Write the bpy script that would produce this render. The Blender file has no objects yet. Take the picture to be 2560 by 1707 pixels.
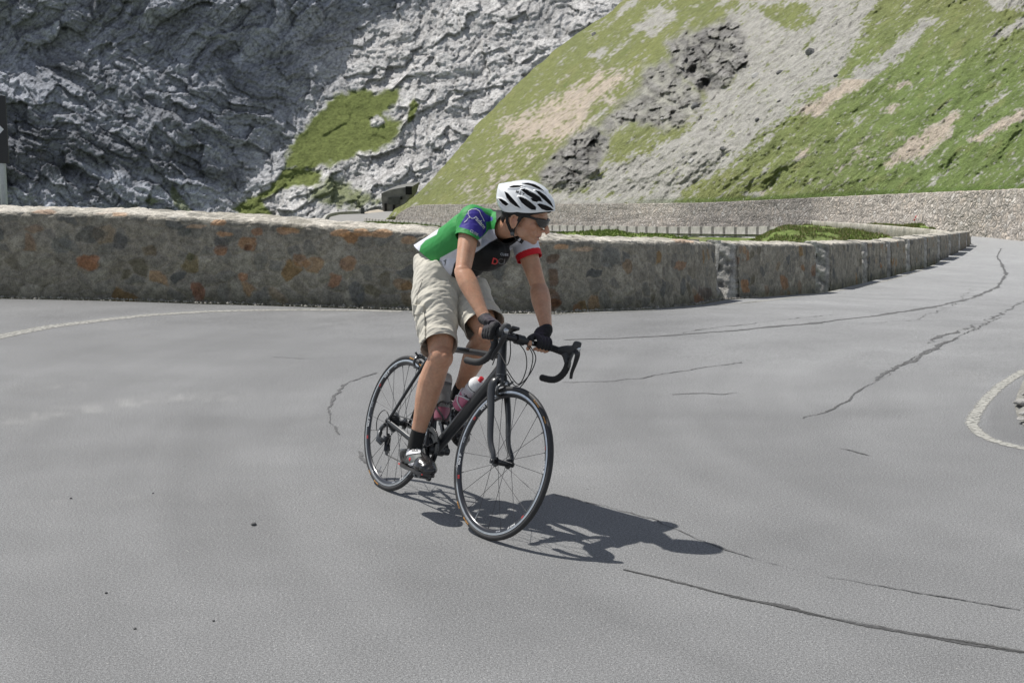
import bpy, bmesh, math, random
import numpy as np
from mathutils import Vector, Matrix
from mathutils.bvhtree import BVHTree
random.seed(7)
rng = np.random.default_rng(11)
scene = bpy.context.scene
C = scene.collection

# ------------------------------------------------------------------ camera
F, CAMH, PITCH = 3528.2, 1.747, 0.14953       # focal in pixels of the 2560 px wide photograph
CP, SP = math.cos(PITCH), math.sin(PITCH)
cd = bpy.data.cameras.new('camera')
cam = bpy.data.objects.new('camera', cd); C.objects.link(cam)
cam.location = (0, 0, CAMH); cam.rotation_euler = (math.pi/2 - PITCH, 0, 0)
cd.sensor_width = 36; cd.lens = 36*F/2560; cd.clip_start = 0.05; cd.clip_end = 5000
scene.camera = cam

def ray(u, v):
    """direction, scaled to y = 1, of the photograph's pixel (u, v)"""
    a = (np.asarray(u, float)-1280)/F; b = (853.5-np.asarray(v, float))/F
    y = CP + b*SP; z = -SP + b*CP
    return np.stack([a/y, np.ones_like(a+b), z/y], -1)
def at(u, v, Y):
    r = ray(u, v)*np.asarray(Y, float)[..., None]
    r[..., 2] += CAMH
    return r
def pix(P):
    P = np.asarray(P, float); x = P[..., 0]; y = P[..., 1]; z = P[..., 2]-CAMH
    yy = y*CP - z*SP; zz = y*SP + z*CP
    return 1280+F*x/yy, 853.5-F*zz/yy

# ------------------------------------------------------------------ numpy noise
_perm = rng.permutation(256); _perm = np.concatenate([_perm, _perm, _perm])
_grad = rng.normal(size=(256, 3)); _grad /= np.linalg.norm(_grad, axis=1)[:, None]
def noise3(p):
    p = np.asarray(p, float); i = np.floor(p).astype(int); f = p-i; i &= 255
    w = f*f*f*(f*(f*6-15)+10); out = 0
    for dx in (0, 1):
        for dy in (0, 1):
            for dz in (0, 1):
                h = _perm[_perm[_perm[(i[..., 0]+dx) & 255]+((i[..., 1]+dy) & 255)]+((i[..., 2]+dz) & 255)]
                g = _grad[h]
                d = (g*(f-np.array([dx, dy, dz]))).sum(-1)
                out = out + d*(w[..., 0] if dx else 1-w[..., 0])*(w[..., 1] if dy else 1-w[..., 1])*(w[..., 2] if dz else 1-w[..., 2])
    return out*1.6
def fbm(p, o=4, lac=2.03, g=.5):
    s = 0; a = 1; n = 0; p = np.asarray(p, float)
    for k in range(o):
        s = s+a*noise3(p+k*17.3); n += a; p = p*lac; a *= g
    return s/n
def ridged(p, o=4, lac=2.1, g=.5):
    s = 0; a = 1; n = 0; p = np.asarray(p, float)
    for k in range(o):
        s = s+a*(1-2*np.abs(noise3(p+k*13.7))); n += a; p = p*lac; a *= g
    return s/n
def v3(x, y, z=0):
    x, y, z = np.broadcast_arrays(x, y, z); return np.stack([x, y, z], -1)
def sstep(a, b, x):
    t = np.clip((x-a)/(b-a), 0, 1); return t*t*(3-2*t)
def polysd(u, v, poly):
    """signed distance to a polygon, positive inside"""
    u = np.asarray(u, float); v = np.asarray(v, float); d = np.full(u.shape, 1e9); ins = np.zeros(u.shape, bool)
    n = len(poly)
    for i in range(n):
        x1, y1 = poly[i]; x2, y2 = poly[(i+1) % n]
        ex, ey = x2-x1, y2-y1; L = ex*ex+ey*ey+1e-9
        t = np.clip(((u-x1)*ex+(v-y1)*ey)/L, 0, 1)
        d = np.minimum(d, np.hypot(u-x1-t*ex, v-y1-t*ey))
        c = ((y1 > v) != (y2 > v)) & (u < (x2-x1)*(v-y1)/(y2-y1+1e-12)+x1)
        ins ^= c
    return np.where(ins, d, -d)
def linesd(u, v, pts):
    d = np.full(np.shape(u), 1e9)
    for (x1, y1), (x2, y2) in zip(pts[:-1], pts[1:]):
        ex, ey = x2-x1, y2-y1; L = ex*ex+ey*ey+1e-9
        t = np.clip(((u-x1)*ex+(v-y1)*ey)/L, 0, 1)
        d = np.minimum(d, np.hypot(u-x1-t*ex, v-y1-t*ey))
    return d

# ------------------------------------------------------------------ objects
def tag(o, label=None, cat=None, group=None, kind=None):
    if label: o['label'] = label
    if cat: o['category'] = cat
    if group: o['group'] = group
    if kind: o['kind'] = kind
    return o
def empty(name, loc, label=None, cat=None, group=None):
    o = bpy.data.objects.new(name, None); C.objects.link(o); o.location = loc; o.empty_display_size = .2
    return tag(o, label, cat, group)
def mesh_obj(name, verts, faces, mat, parent=None, smooth=True, cols=None):
    me = bpy.data.meshes.new(name)
    me.from_pydata([tuple(map(float, v)) for v in verts] if not isinstance(verts, np.ndarray) else verts.tolist(), [],
                   faces.tolist() if isinstance(faces, np.ndarray) else faces)
    me.update()
    return wrap(name, me, mat, parent, smooth, cols)
bpy_layer_done = []
def wrap(name, me, mat, parent=None, smooth=True, cols=None):
    if smooth: me.polygons.foreach_set('use_smooth', [True]*len(me.polygons))
    else: me.polygons.foreach_set('use_smooth', [False]*len(me.polygons))
    if cols is not None:
        for nm, c in (cols.items() if isinstance(cols, dict) else [('Col', cols)]):
            c = np.asarray(c, float)
            if c.ndim == 1: c = np.stack([c]*3, -1)
            a = me.attributes.new(nm, 'FLOAT_COLOR', 'POINT')
            a.data.foreach_set('color', np.concatenate([c, np.ones((len(c), 1))], 1).ravel())
    for m in (mat if isinstance(mat, (list, tuple)) else [mat]): me.materials.append(m)
    o = bpy.data.objects.new(name, me); C.objects.link(o)
    if parent is not None: setpar(o, parent)
    return o
def world_of(o):
    M = o.matrix_basis.copy()
    while o.parent is not None: o = o.parent; M = o.matrix_basis @ M
    return M
def setpar(o, p):
    """geometry is given in world space; keep it there under its parent"""
    o.parent = p
    o.matrix_basis = world_of(p).inverted()
def grid_faces(nr, nc, wrapc=False):
    r = np.arange(nr-1)[:, None]; c = np.arange(nc if wrapc else nc-1)[None, :]
    a = r*nc+c; b = r*nc+(c+1) % nc; d = (r+1)*nc+c; e = (r+1)*nc+(c+1) % nc
    return np.stack([a, b, e, d], -1).reshape(-1, 4)

class MB:
    """collects shapes in world space and links them as one mesh"""
    def __init__(s): s.v = []; s.f = []; s.m = []; s.cm = 0
    def add(s, v, f):
        k = len(s.v); s.v += [tuple(map(float, p)) for p in v]; s.f += [tuple(int(i)+k for i in q) for q in f]; s.m += [s.cm]*len(f); return s
    def box(s, c, sx, sy, sz, ax=None):
        ax = ax if ax is not None else np.eye(3); c = np.array(c, float); P = []
        for k in range(8):
            l = np.array([(sx if k & 1 else -sx), (sy if k & 2 else -sy), (sz if k & 4 else -sz)])/2
            P.append(c+l@np.array(ax))
        return s.add(P, [(0, 2, 3, 1), (4, 5, 7, 6), (0, 1, 5, 4), (2, 6, 7, 3), (0, 4, 6, 2), (1, 3, 7, 5)])
    def tube(s, pts, rad, n=12, ell=None, up=(0, 0, 1), caps=True):
        """pts: polyline; rad: number or list; ell: (a, b) scale of the section along its frame"""
        pts = np.array(pts, float); N = len(pts)
        rad = np.full(N, rad) if np.isscalar(rad) else np.array(rad, float)
        T = np.gradient(pts, axis=0); T /= np.linalg.norm(T, axis=1)[:, None]+1e-12
        u = np.array(up, float); u = u-T[0]*(u@T[0])
        if np.linalg.norm(u) < 1e-3: u = np.array([1, 0.1, 0.]); u = u-T[0]*(u@T[0])
        u /= np.linalg.norm(u); V = []
        for i in range(N):
            u = u-T[i]*(u@T[i]); u /= np.linalg.norm(u)+1e-12; w = np.cross(T[i], u)
            ea, eb = (1, 1) if ell is None else (ell[i] if isinstance(ell, list) else ell)
            for k in range(n):
                a = 2*math.pi*k/n; V.append(pts[i]+rad[i]*(math.cos(a)*ea*u+math.sin(a)*eb*w))
        Fc = grid_faces(N, n, True).tolist()
        if caps: Fc += [tuple(range(n))[::-1], tuple(range((N-1)*n, N*n))]
        return s.add(V, Fc)
    def lathe(s, c, axis, prof, n=32, up=(0, 0, 1)):
        """prof: list of (along, radius)"""
        axis = np.array(axis, float); ln_ = np.linalg.norm(axis); ln_ = ln_ if abs(ln_-1.18) < 1e-6 else 1.; axis = axis/np.linalg.norm(axis)
        prof = [(a*ln_, r) for a, r in prof]
        c = np.array(c, float); pts = [c+axis*a for a, r in prof]
        u = np.array(up, float); u = u-axis*(u@axis)
        if np.linalg.norm(u) < 1e-3: u = np.array([1, 0, 0.])-axis*axis[0]
        u /= np.linalg.norm(u); w = np.cross(axis, u); V = []
        for p, (a, r) in zip(pts, prof):
            for k in range(n): V.append(p+r*(math.cos(2*math.pi*k/n)*u+math.sin(2*math.pi*k/n)*w))
        Fc = grid_faces(len(prof), n, True).tolist()
        if prof[0][1] > 1e-6: Fc.append(tuple(range(n))[::-1])
        if prof[-1][1] > 1e-6: Fc.append(tuple(range((len(prof)-1)*n, len(prof)*n)))
        return s.add(V, Fc)
    def torus(s, M, R, r, n=96, m=12, ell=(1, 1)):
        """ring in the xz plane of the 4x4 frame M"""
        V = []
        for i in range(n):
            a = 2*math.pi*i/n
            for j in range(m):
                b = 2*math.pi*j/m; rr = R+r*ell[0]*math.cos(b); V.append(M@Vector((rr*math.cos(a), r*ell[1]*math.sin(b), rr*math.sin(a))))
        f = []
        for i in range(n):
            for j in range(m): f.append((i*m+j, i*m+(j+1) % m, ((i+1) % n)*m+(j+1) % m, ((i+1) % n)*m+j))
        return s.add(V, f)
    def sweep(s, M, prof, n=128, a0=0, a1=2*math.pi):
        """closed profile (radius, across) swept about the y axis of M"""
        V = []; m = len(prof); full = abs(a1-a0-2*math.pi) < 1e-6; k = n if full else n+1
        for i in range(k):
            a = a0+(a1-a0)*i/n
            for (r, y) in prof: V.append(M@Vector((r*math.cos(a), y, r*math.sin(a))))
        f = []
        for i in range(n):
            for j in range(m): f.append((i*m+j, i*m+(j+1) % m, ((i+1) % k)*m+(j+1) % m, ((i+1) % k)*m+j))
        return s.add(V, f)
    def build(s, name, mat, parent=None, smooth=True, bevel=0, angle=35):
        o = mesh_obj(name, s.v, s.f, mat, parent, smooth)
        me = o.data
        if len(set(s.m)) > 1: me.polygons.foreach_set('material_index', s.m)
        bm = bmesh.new(); bm.from_mesh(me); bmesh.ops.recalc_face_normals(bm, faces=bm.faces)
        if smooth:
            for e in bm.edges:
                if len(e.link_faces) == 2 and e.calc_face_angle(0) > math.radians(angle): e.smooth = False
        bm.to_mesh(me); bm.free()
        if bevel:
            md = o.modifiers.new('bevel', 'BEVEL'); md.width = bevel; md.segments = 2; md.limit_method = 'ANGLE'
        return o

# ------------------------------------------------------------------ materials
def newmat(name):
    m = bpy.data.materials.new(name); m.use_nodes = True; nt = m.node_tree
    return m, nt, nt.nodes['Principled BSDF']
def N(nt, t, **kw):
    n = nt.nodes.new(t)
    for k, v in kw.items():
        if k.startswith('i_'):
            key = k[2:]; key = int(key) if key.isdigit() else key.replace('_', ' ')
            n.inputs[key].default_value = v
        else: setattr(n, k, v)
    return n
def L(nt, a, b): nt.links.new(a, b)
def coords(nt): return N(nt, 'ShaderNodeTexCoord').outputs['Object']
def tnoise(nt, scale, detail=4, rough=.55, vec=None, dist=0):
    n = N(nt, 'ShaderNodeTexNoise'); n.inputs['Scale'].default_value = scale; n.inputs['Detail'].default_value = detail
    n.inputs['Roughness'].default_value = rough; n.inputs['Distortion'].default_value = dist
    L(nt, vec if vec is not None else coords(nt), n.inputs['Vector']); return n.outputs['Fac']
def ramp(nt, fac, stops):
    r = N(nt, 'ShaderNodeValToRGB'); L(nt, fac, r.inputs['Fac']); e = r.color_ramp.elements
    while len(e) < len(stops): e.new(.5)
    for k, (p, c) in enumerate(stops):
        e[k].position = p; e[k].color = (*((c, c, c) if np.isscalar(c) else c), 1)
    return r.outputs['Color']
def mix(nt, fac, a, b, mode='MIX'):
    m = N(nt, 'ShaderNodeMix', data_type='RGBA', blend_type=mode)
    for s, v in ((m.inputs[0], fac), (m.inputs[6], a), (m.inputs[7], b)):
        if hasattr(v, 'links') or hasattr(v, 'is_linked'): L(nt, v, s)
        elif np.isscalar(v): s.default_value = v if s.type == 'VALUE' else (v, v, v, 1)
        else: s.default_value = (*v[:3], 1)
    return m.outputs[2]
def math_(nt, op, a, b=0.):
    m = N(nt, 'ShaderNodeMath', operation=op)
    for s, v in ((m.inputs[0], a), (m.inputs[1], b)):
        if hasattr(v, 'is_linked'): L(nt, v, s)
        else: s.default_value = v
    return m.outputs[0]
def bump(nt, p, h, strength=.3, dist=.01):
    b = N(nt, 'ShaderNodeBump'); b.inputs['Strength'].default_value = strength; b.inputs['Distance'].default_value = dist
    L(nt, h, b.inputs['Height']); L(nt, b.outputs['Normal'], p.inputs['Normal'])
def vcol(nt, name='Col'):
    a = N(nt, 'ShaderNodeVertexColor'); a.layer_name = name; return a.outputs['Color']
def simple(name, col, rough=.5, metal=0, var=.12, scale=30, bmp=0, spec=.5, coat=0, bscale=None, bdist=.002):
    m, nt, p = newmat(name)
    f = tnoise(nt, scale, 4)
    lo = [c*(1-var) for c in col]; hi = [min(1, c*(1+var)) for c in col]
    L(nt, ramp(nt, f, [(.3, lo), (.7, hi)]), p.inputs['Base Color'])
    p.inputs['Roughness'].default_value = rough; p.inputs['Metallic'].default_value = metal
    p.inputs['Specular IOR Level'].default_value = spec
    if coat: p.inputs['Coat Weight'].default_value = coat; p.inputs['Coat Roughness'].default_value = .08
    if bmp: bump(nt, p, tnoise(nt, bscale or scale*3, 3), bmp, bdist)
    return m

# ------------------------------------------------------------------ light
SUN_TO = Vector((-0.79, 0.53, 1.60)).normalized()      # from the ground towards the sun
el = math.asin(SUN_TO.z); az = math.atan2(SUN_TO.x, SUN_TO.y)
w = bpy.data.worlds.new('World'); scene.world = w; w.use_nodes = True
nt = w.node_tree; bg = nt.nodes['Background']
sky = nt.nodes.new('ShaderNodeTexSky'); sky.sky_type = 'NISHITA'; sky.sun_disc = False
sky.sun_elevation = el; sky.sun_rotation = az; sky.altitude = 2000; sky.dust_density = 1.5
hs_ = nt.nodes.new('ShaderNodeHueSaturation'); hs_.inputs['Saturation'].default_value = .45
nt.links.new(sky.outputs[0], hs_.inputs['Color']); nt.links.new(hs_.outputs[0], bg.inputs[0]); bg.inputs[1].default_value = 0.12
sl = bpy.data.lights.new('sun', 'SUN'); sl.energy = 5.0; sl.angle = math.radians(.53); sl.color = (1, .965, .91)
so = bpy.data.objects.new('sun', sl); C.objects.link(so); so.rotation_euler = (-SUN_TO).to_track_quat('-Z', 'Y').to_euler()
scene.view_settings.view_transform = 'Standard'; scene.view_settings.look = 'None'; scene.view_settings.exposure = 0
scene.cycles.use_denoising = True
scene.cycles.max_bounces = 8; scene.cycles.transparent_max_bounces = 12
# ================================================================== PLACE
QT = np.array([[-50, 0], [10.5, 0], [14, -.15], [17.3, -.42], [19.1, -.58], [23.2, -.92], [29, -1.32], [34.3, -1.62], [38.8, -1.92], [43.6, -2.2], [84, -4.86], [101, -5.7], [160, -7.0]])
def gz(x, y):
    return np.interp(.36*np.asarray(x)+.93*np.asarray(y), QT[:, 0], QT[:, 1])
def hit(u, v):
    r = ray(u, v); lo = np.full(np.shape(r[..., 0]), .5); hi = lo+160
    for _ in range(45):
        m = (lo+hi)/2; above = CAMH+m*r[..., 2] > gz(r[..., 0]*m, m)
        lo = np.where(above, m, lo); hi = np.where(above, hi, m)
    return at(u, v, lo)
K = 2560/2352

# ---- asphalt
def asphalt_mat():
    m, nt, p = newmat('asphalt')
    c = coords(nt)
    f1 = tnoise(nt, 220, 2, .6, c); f2 = tnoise(nt, 1.1, 5, .6, c); f3 = tnoise(nt, 95, 3, .65, c); f4 = tnoise(nt, .28, 3, .5, c)
    col = mix(nt, .9, vcol(nt), ramp(nt, f2, [(.3, .88), (.7, 1.10)]), 'MULTIPLY')
    col = mix(nt, .9, col, ramp(nt, f4, [(.35, .97), (.65, 1.03)]), 'MULTIPLY')
    col = mix(nt, .85, col, ramp(nt, f3, [(.3, .58), (.5, 1.0), (.7, 1.44)]), 'MULTIPLY')
    col = mix(nt, .8, col, ramp(nt, f1, [(.3, .25), (.5, 1.0), (.7, 1.85)]), 'MULTIPLY')
    vo = N(nt, 'ShaderNodeTexVoronoi'); vo.inputs['Scale'].default_value = 48; L(nt, c, vo.inputs['Vector'])
    sp = ramp(nt, vo.outputs['Distance'], [(.10, 1.0), (.17, 0.0)])
    hue = ramp(nt, vo.outputs['Color'], [(.0, (.45, .44, .42)), (.6, (.3, .29, .27)), (1, (.62, .6, .56))])
    sel = N(nt, 'ShaderNodeSeparateColor'); L(nt, vo.outputs['Color'], sel.inputs[0])
    msk = math_(nt, 'MULTIPLY', sp, math_(nt, 'GREATER_THAN', sel.outputs[1], .72))
    col = mix(nt, math_(nt, 'MULTIPLY', msk, .55), col, hue)
    vd = N(nt, 'ShaderNodeTexVoronoi'); vd.inputs['Scale'].default_value = 2.3; L(nt, c, vd.inputs['Vector'])
    dk = ramp(nt, vd.outputs['Distance'], [(.012, 1.0), (.02, 0.0)])
    col = mix(nt, math_(nt, 'MULTIPLY', dk, .8), col, (.05, .05, .05))
    L(nt, col, p.inputs['Base Color']); p.inputs['Roughness'].default_value = .86; p.inputs['Specular IOR Level'].default_value = .35
    bump(nt, p, math_(nt, 'ADD', f1, math_(nt, 'MULTIPLY', f3, .8)), .55, .004)
    return m
M_asph = asphalt_mat()

# near edge line of the long wall (front face at the road), pixel stations: u, v(base), v(top)
ST = [(-900, 722, 505), (-420, 730, 512), (0, 740, 520), (300, 746, 529), (544, 754, 540), (980, 768, 570), (1180, 774, 583), (1393, 779, 592), (1600, 770, 597), (1741, 757.5, 599), (1796, 747, 603),
      (1845, 744, 605), (2037, 729.5, 608), (2074, 722, 606), (2156, 701, 603), (2217, 688, 603), (2264, 676, 597), (2310, 665, 591), (2343, 654, 587), (2372, 642, 584), (2398, 629, 581), (2424, 614, 578)]
ST = np.array(ST, float)
wb = hit(ST[:, 0], ST[:, 1])
def top_h(u, v, P):   # height above base of pixel row v at the place P
    return CAMH+ray(u, v)[2]*P[1]-P[2]
wh = np.array([top_h(a[0], a[2], p) for a, p in zip(ST, wb)])
wh[:2] = wh[2]
# road fan around the camera: near edge 1 m behind it, far edge along the wall then along the retaining wall
RW = [(990, 541, 264), (1004, 530, 262), (1020, 520, 258), (1050, 513, 250), (1110, 511, 234), (1400, 510, 189), (1730, 507, 155), (2100, 491, 125), (2350, 480, 107), (2560, 471, 95), (2900, 452, 76), (3500, 420, 58)]   # u, v(top), Y
def rw_base(u, v, Y):
    P = at(u, v, Y); return P
azw = np.degrees(np.arctan2(wb[:, 0], wb[:, 1])); Rw = np.hypot(wb[:, 0], wb[:, 1])
rwp = np.array([at(*r) for r in RW]); 
az_r = np.degrees(np.arctan2(rwp[:, 0], rwp[:, 1])); R_r = np.hypot(rwp[:, 0], rwp[:, 1])
azs = np.concatenate([np.linspace(-80, -22, 24), np.unique(np.r_[np.linspace(-21.5, 21.5, 420), azw[-1]-.01, azw[-1]+.01]), np.linspace(23, 80, 26)])
def far_R(a):
    r1 = np.interp(a, azw, Rw, left=Rw[0])+.25; r1 = r1+22*sstep(azw[-1]-1.6, azw[-1], a)
    sel = az_r > azw[-1]
    r2 = np.interp(a, np.r_[azw[-1], az_r[sel]], np.r_[105, R_r[sel]])+.6
    return np.where(a <= azw[-1], np.where(a < azw[0], Rw[0]/np.cos(np.radians(np.clip(azw[0]-a, 0, 55))), r1), r2)
RR = far_R(azs); nr = 230
tt = np.linspace(0, 1, nr)[:, None]
rad = 1.0*(RR[None]/1.0)**tt
gx = rad*np.sin(np.radians(azs))[None]; gy = rad*np.cos(np.radians(azs))[None]-.6
gzv = gz(gx, gy)
G = v3(gx, gy, gzv).reshape(-1, 3)
u_, v_ = pix(G)
tone = np.full(len(G), .190)
edge = 1018+14*fbm(v3(u_/160, v_/40, 1.0), 3)
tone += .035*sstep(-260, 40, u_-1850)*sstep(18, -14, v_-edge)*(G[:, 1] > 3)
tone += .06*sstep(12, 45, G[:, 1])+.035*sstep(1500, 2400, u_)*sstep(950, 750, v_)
tone *= 1+.11*fbm(v3(G[:, 0]*.30, G[:, 1]*.55, 2.), 4)+.05*fbm(v3(G[:, 0]*1.2, G[:, 1]*2.6, 5.), 3)
RR_f = lambda g: np.interp(np.degrees(np.arctan2(g[:, 0], g[:, 1])), azs, RR)
_r = np.hypot(G[:, 0]-6.5, G[:, 1]-8.5); _a = np.arctan2(G[:, 1]-8.5, G[:, 0]-6.5); tone *= (1+.16*fbm(v3(_r*1.5, _a*1.3, 21.), 4)*(G[:, 1] < 22)+.08*fbm(v3(_r*5, _a*2, 23.), 3)*(G[:, 1] < 22))
dirt_shade = 1.5*np.exp(-np.maximum(0, np.interp(np.degrees(np.arctan2(G[:, 0], G[:, 1])), azs, RR)-np.hypot(G[:, 0], G[:, 1]))/.5)*(RR_f(G) < 60)
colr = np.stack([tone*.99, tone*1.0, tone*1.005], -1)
colr *= (1-.30*dirt_shade)[:, None]  # gutter dirt plus the wall's cast shadow painted into the asphalt at its foot
# pale dusty tyre drags on the left (in road coordinates)
for (pl, wd, am) in [([(-60, 962), (210, 966)], 10, .05), ([(-60, 1056), (160, 1030), (340, 1006), (520, 985)], 11, .11), ([(480, 992), (640, 990)], 11, .09), ([(-40, 1046), (70, 1040)], 26, .05), ([(700, 790), (900, 800)], 22, .03), ([(-40, 1262), (800, 1230)], 10, .03)]:
    d = linesd(u_, v_, pl); colr += (am*np.exp(-(d/wd)**2)*(.15+.85*sstep(-.1, .45, fbm(v3(u_/60, v_/2.2, 4.), 4)))*.8)[:, None]*np.array([1, .98, .9])
ins = polysd(u_, v_, [(2560, 935), (2490, 985), (2462, 1050), (2485, 1090), (2560, 1112), (3400, 1112), (3400, 930)])
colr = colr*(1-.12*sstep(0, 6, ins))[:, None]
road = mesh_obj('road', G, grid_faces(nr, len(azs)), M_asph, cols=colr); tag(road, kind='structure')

# ---- painted lines, cracks and tar on the road
def ribbon_mat(name, col, lo, hi, sc=60, rough=.85, var=.3):
    m, nt, p = newmat(name); c = coords(nt)
    f = tnoise(nt, sc, 4, .65, c); sepr = N(nt, 'ShaderNodeSeparateColor'); L(nt, vcol(nt, 'Edge'), sepr.inputs[0])
    a = math_(nt, 'ADD', sepr.outputs[0], math_(nt, 'MULTIPLY', math_(nt, 'SUBTRACT', f, .5), 1.9))
    a = ramp(nt, a, [(lo, 0.0), (hi, 1.0)])
    L(nt, a, p.inputs['Alpha'])
    L(nt, ramp(nt, tnoise(nt, 25, 4, .6, c), [(.3, [k*(1-var) for k in col]), (.7, [k*(1+var) for k in col])]), p.inputs['Base Color'])
    p.inputs['Roughness'].default_value = rough; p.inputs['Specular IOR Level'].default_value = .2; return m
M_white = ribbon_mat('worn_white_paint', (.35, .345, .315), .60, 1.7, 30)
M_white2 = ribbon_mat('faded_white_paint', (.32, .315, .29), .60, 2.1, 30)
M_crack = ribbon_mat('crack_dark', (.11, .11, .108), .50, 1.2, 70)  # dark tone of the crack lines
M_tar = ribbon_mat('tar_seam', (.085, .085, .085), .38, 1.05, 60)
M_faint = ribbon_mat('old_tar', (.125, .125, .125), .38, 1.3, 45)
def densify(pts, step):
    out = [pts[0]]
    for a, b in zip(pts[:-1], pts[1:]):
        a = np.array(a, float); b = np.array(b, float); n = max(1, int(np.linalg.norm((b-a)[:2])/step))
        for k in range(1, n+1): out.append(tuple(a+(b-a)*k/n))
    return out
def ribbon(name, pts, mat, lift=.004, jit=0., jw=0., seed=0, step=6, jf=.03):
    """pts: (u, v, width in metres) stations picked on the photo, laid on the road"""
    p = np.array([list(q) for q in pts], float)
    # smooth through stations
    t = np.arange(len(p)); tf = np.linspace(0, len(p)-1, max(8, int(np.hypot(*np.diff(p[:, :2], axis=0).T).sum()/step)))
    q = np.stack([np.interp(tf, t, p[:, k]) for k in range(3)], -1)
    kk = max(1, len(q)//(3*len(p)))
    for _ in range(kk): q[1:-1, :2] = (q[:-2, :2]+2*q[1:-1, :2]+q[2:, :2])/4
    W = hit(q[:, 0], q[:, 1])[:, :2]
    T = np.gradient(W, axis=0); T /= np.linalg.norm(T, axis=1)[:, None]+1e-9; Nn = np.stack([-T[:, 1], T[:, 0]], -1)
    s = np.r_[0, np.cumsum(np.linalg.norm(np.diff(W, axis=0), axis=1))]
    W = W+Nn*(jit*fbm(v3(s*1.7, seed*3.1, .5), 5, 2.2, .65))[:, None]
    W = W+Nn*((.012 if jit else 0)*fbm(v3(s*11, seed*2.7, 4.5), 3))[:, None]
    wd = q[:, 2]*(np.clip(.62+1.5*fbm(v3(s*1.9, seed*5.3, 8.5), 3)+.9*fbm(v3(s*9, seed, 2.5), 2), .45 if name == 'tar_seam' else .10, 1.7) if jw else 1)
    V = []; E = []
    for k, (o, e) in enumerate(((-.5, 0), (-.2, 1), (.2, 1), (.5, 0))):
        X = W+Nn*(o*wd)[:, None]; V.append(np.stack([X[:, 0], X[:, 1], gz(X[:, 0], X[:, 1])+lift*.45+.0008], -1)); 
        ee = np.full(len(X), float(e)); ee[:2] *= .3; ee[-2:] *= .3; E.append(ee)
    V = np.stack(V, 1).reshape(-1, 3); E = np.stack(E, 1).reshape(-1)
    return tag(mesh_obj(name, V, grid_faces(len(W), 4), mat, cols={'Edge': E}), kind='structure')
S = lambda l, w: [(a*K, b*K, w) for a, b in l]
ribbon('road_marking', S([(-120, 802), (0, 773), (110, 751), (230, 736), (340, 724), (470, 716), (580, 713), (700, 712), (830, 713), (930, 716)], .32), M_white2, seed=1)
ribbon('road_marking', S([(930, 717), (1100, 722), (1290, 721), (1480, 714), (1620, 703), (1750, 692)], .11), M_white2, seed=12)
ribbon('road_marking', S([(1700, 697), (1790, 687), (1900, 672), (1985, 657), (2050, 641), (2110, 623), (2170, 600), (2225, 576)], .15), M_white, seed=2)
ribbon('road_marking', S([(2480, 826), (2400, 836), (2352, 852), (2300, 884), (2262, 920), (2238, 955), (2232, 975), (2245, 993), (2275, 1010), (2330, 1026), (2420, 1040)], .13), M_white, seed=3)
ribbon('tar_seam', S([(1430, 1307), (1500, 1322), (1600, 1348), (1700, 1375), (1790, 1392), (1900, 1418), (2000, 1438), (2100, 1455), (2230, 1478), (2360, 1500), (2520, 1525)], .045), M_tar, jit=.018, jw=.9, seed=4, step=3)
ribbon('road_crack', S([(1430, 1307), (1560, 1337), (1700, 1374), (1900, 1417), (2100, 1455), (2360, 1499)], .018), M_crack, .007, jit=.02, jw=1.0, seed=5, step=3)
ribbon('road_crack', S([(1270, 1135), (1400, 1165), (1500, 1192), (1640, 1252), (1750, 1285), (1900, 1322), (2100, 1360), (2350, 1400)], .016), M_faint, .006, jit=.03, jw=1.2, seed=6, step=3)
ribbon('road_crack', S([(1850, 963), (1905, 942), (1960, 912), (2020, 872), (2080, 832), (2150, 800), (2215, 768), (2262, 745), (2300, 728)], .022), M_crack, .006, jit=.07, jw=1.4, seed=7, step=2)
ribbon('road_crack', S([(2010, 876), (2070, 838), (2130, 808), (2200, 775)], .07), M_faint, .005, jit=.10, jw=1.2, seed=8, step=2)
ribbon('tar_seam', S([(1290, 781), (1400, 778), (1520, 772), (1680, 760), (1850, 744), (2000, 727), (2140, 706), (2230, 686), (2290, 660), (2312, 630), (2300, 605), (2290, 590), (2300, 570)], .13), M_faint, .005, jit=.05, jw=.7, seed=9, step=3)
ribbon('road_crack', S([(1520, 770), (1650, 752), (1800, 735), (1930, 722)], .03), M_faint, .006, jit=.12, jw=1.2, seed=10, step=3)
ribbon('road_crack', S([(2110, 790), (2200, 760), (2260, 742), (2310, 715), (2352, 690)], .07), M_faint, .006, jit=.16, jw=1.4, seed=11, step=3)
ribbon('road_crack', S([(870, 855), (800, 880), (765, 910), (755, 940), (762, 970), (785, 1000)], .035), M_faint, .006, jit=.07, jw=1.5, seed=13, step=2)
ribbon('road_crack', S([(620, 820), (700, 824), (780, 820), (880, 818)], .02), M_crack, .006, jit=.10, jw=1.2, seed=14, step=3)
ribbon('road_crack', S([(1290, 880), (1400, 876), (1470, 868), (1560, 855), (1700, 830)], .02), M_faint, .006, jit=.12, jw=1.2, seed=15, step=3)
ribbon('road_crack', S([(1540, 908), (1620, 905), (1660, 907), (1700, 903)], .02), M_faint, .006, jit=.06, jw=1.6, seed=16, step=3)
ribbon('road_crack', S([(815, 1035), (845, 1068), (880, 1085)], .022), M_faint, .006, jit=.08, jw=1.2, seed=17, step=3)
ribbon('road_crack', S([(1920, 1030), (1960, 1037), (2000, 1048)], .04), M_faint, .006, jit=.04, jw=1.2, seed=18, step=3)
ribbon('road_crack', S([(1985, 745), (2100, 735), (2190, 700), (2240, 660)], .025), M_faint, .006, jit=.2, jw=1.2, seed=19, step=3)

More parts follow.
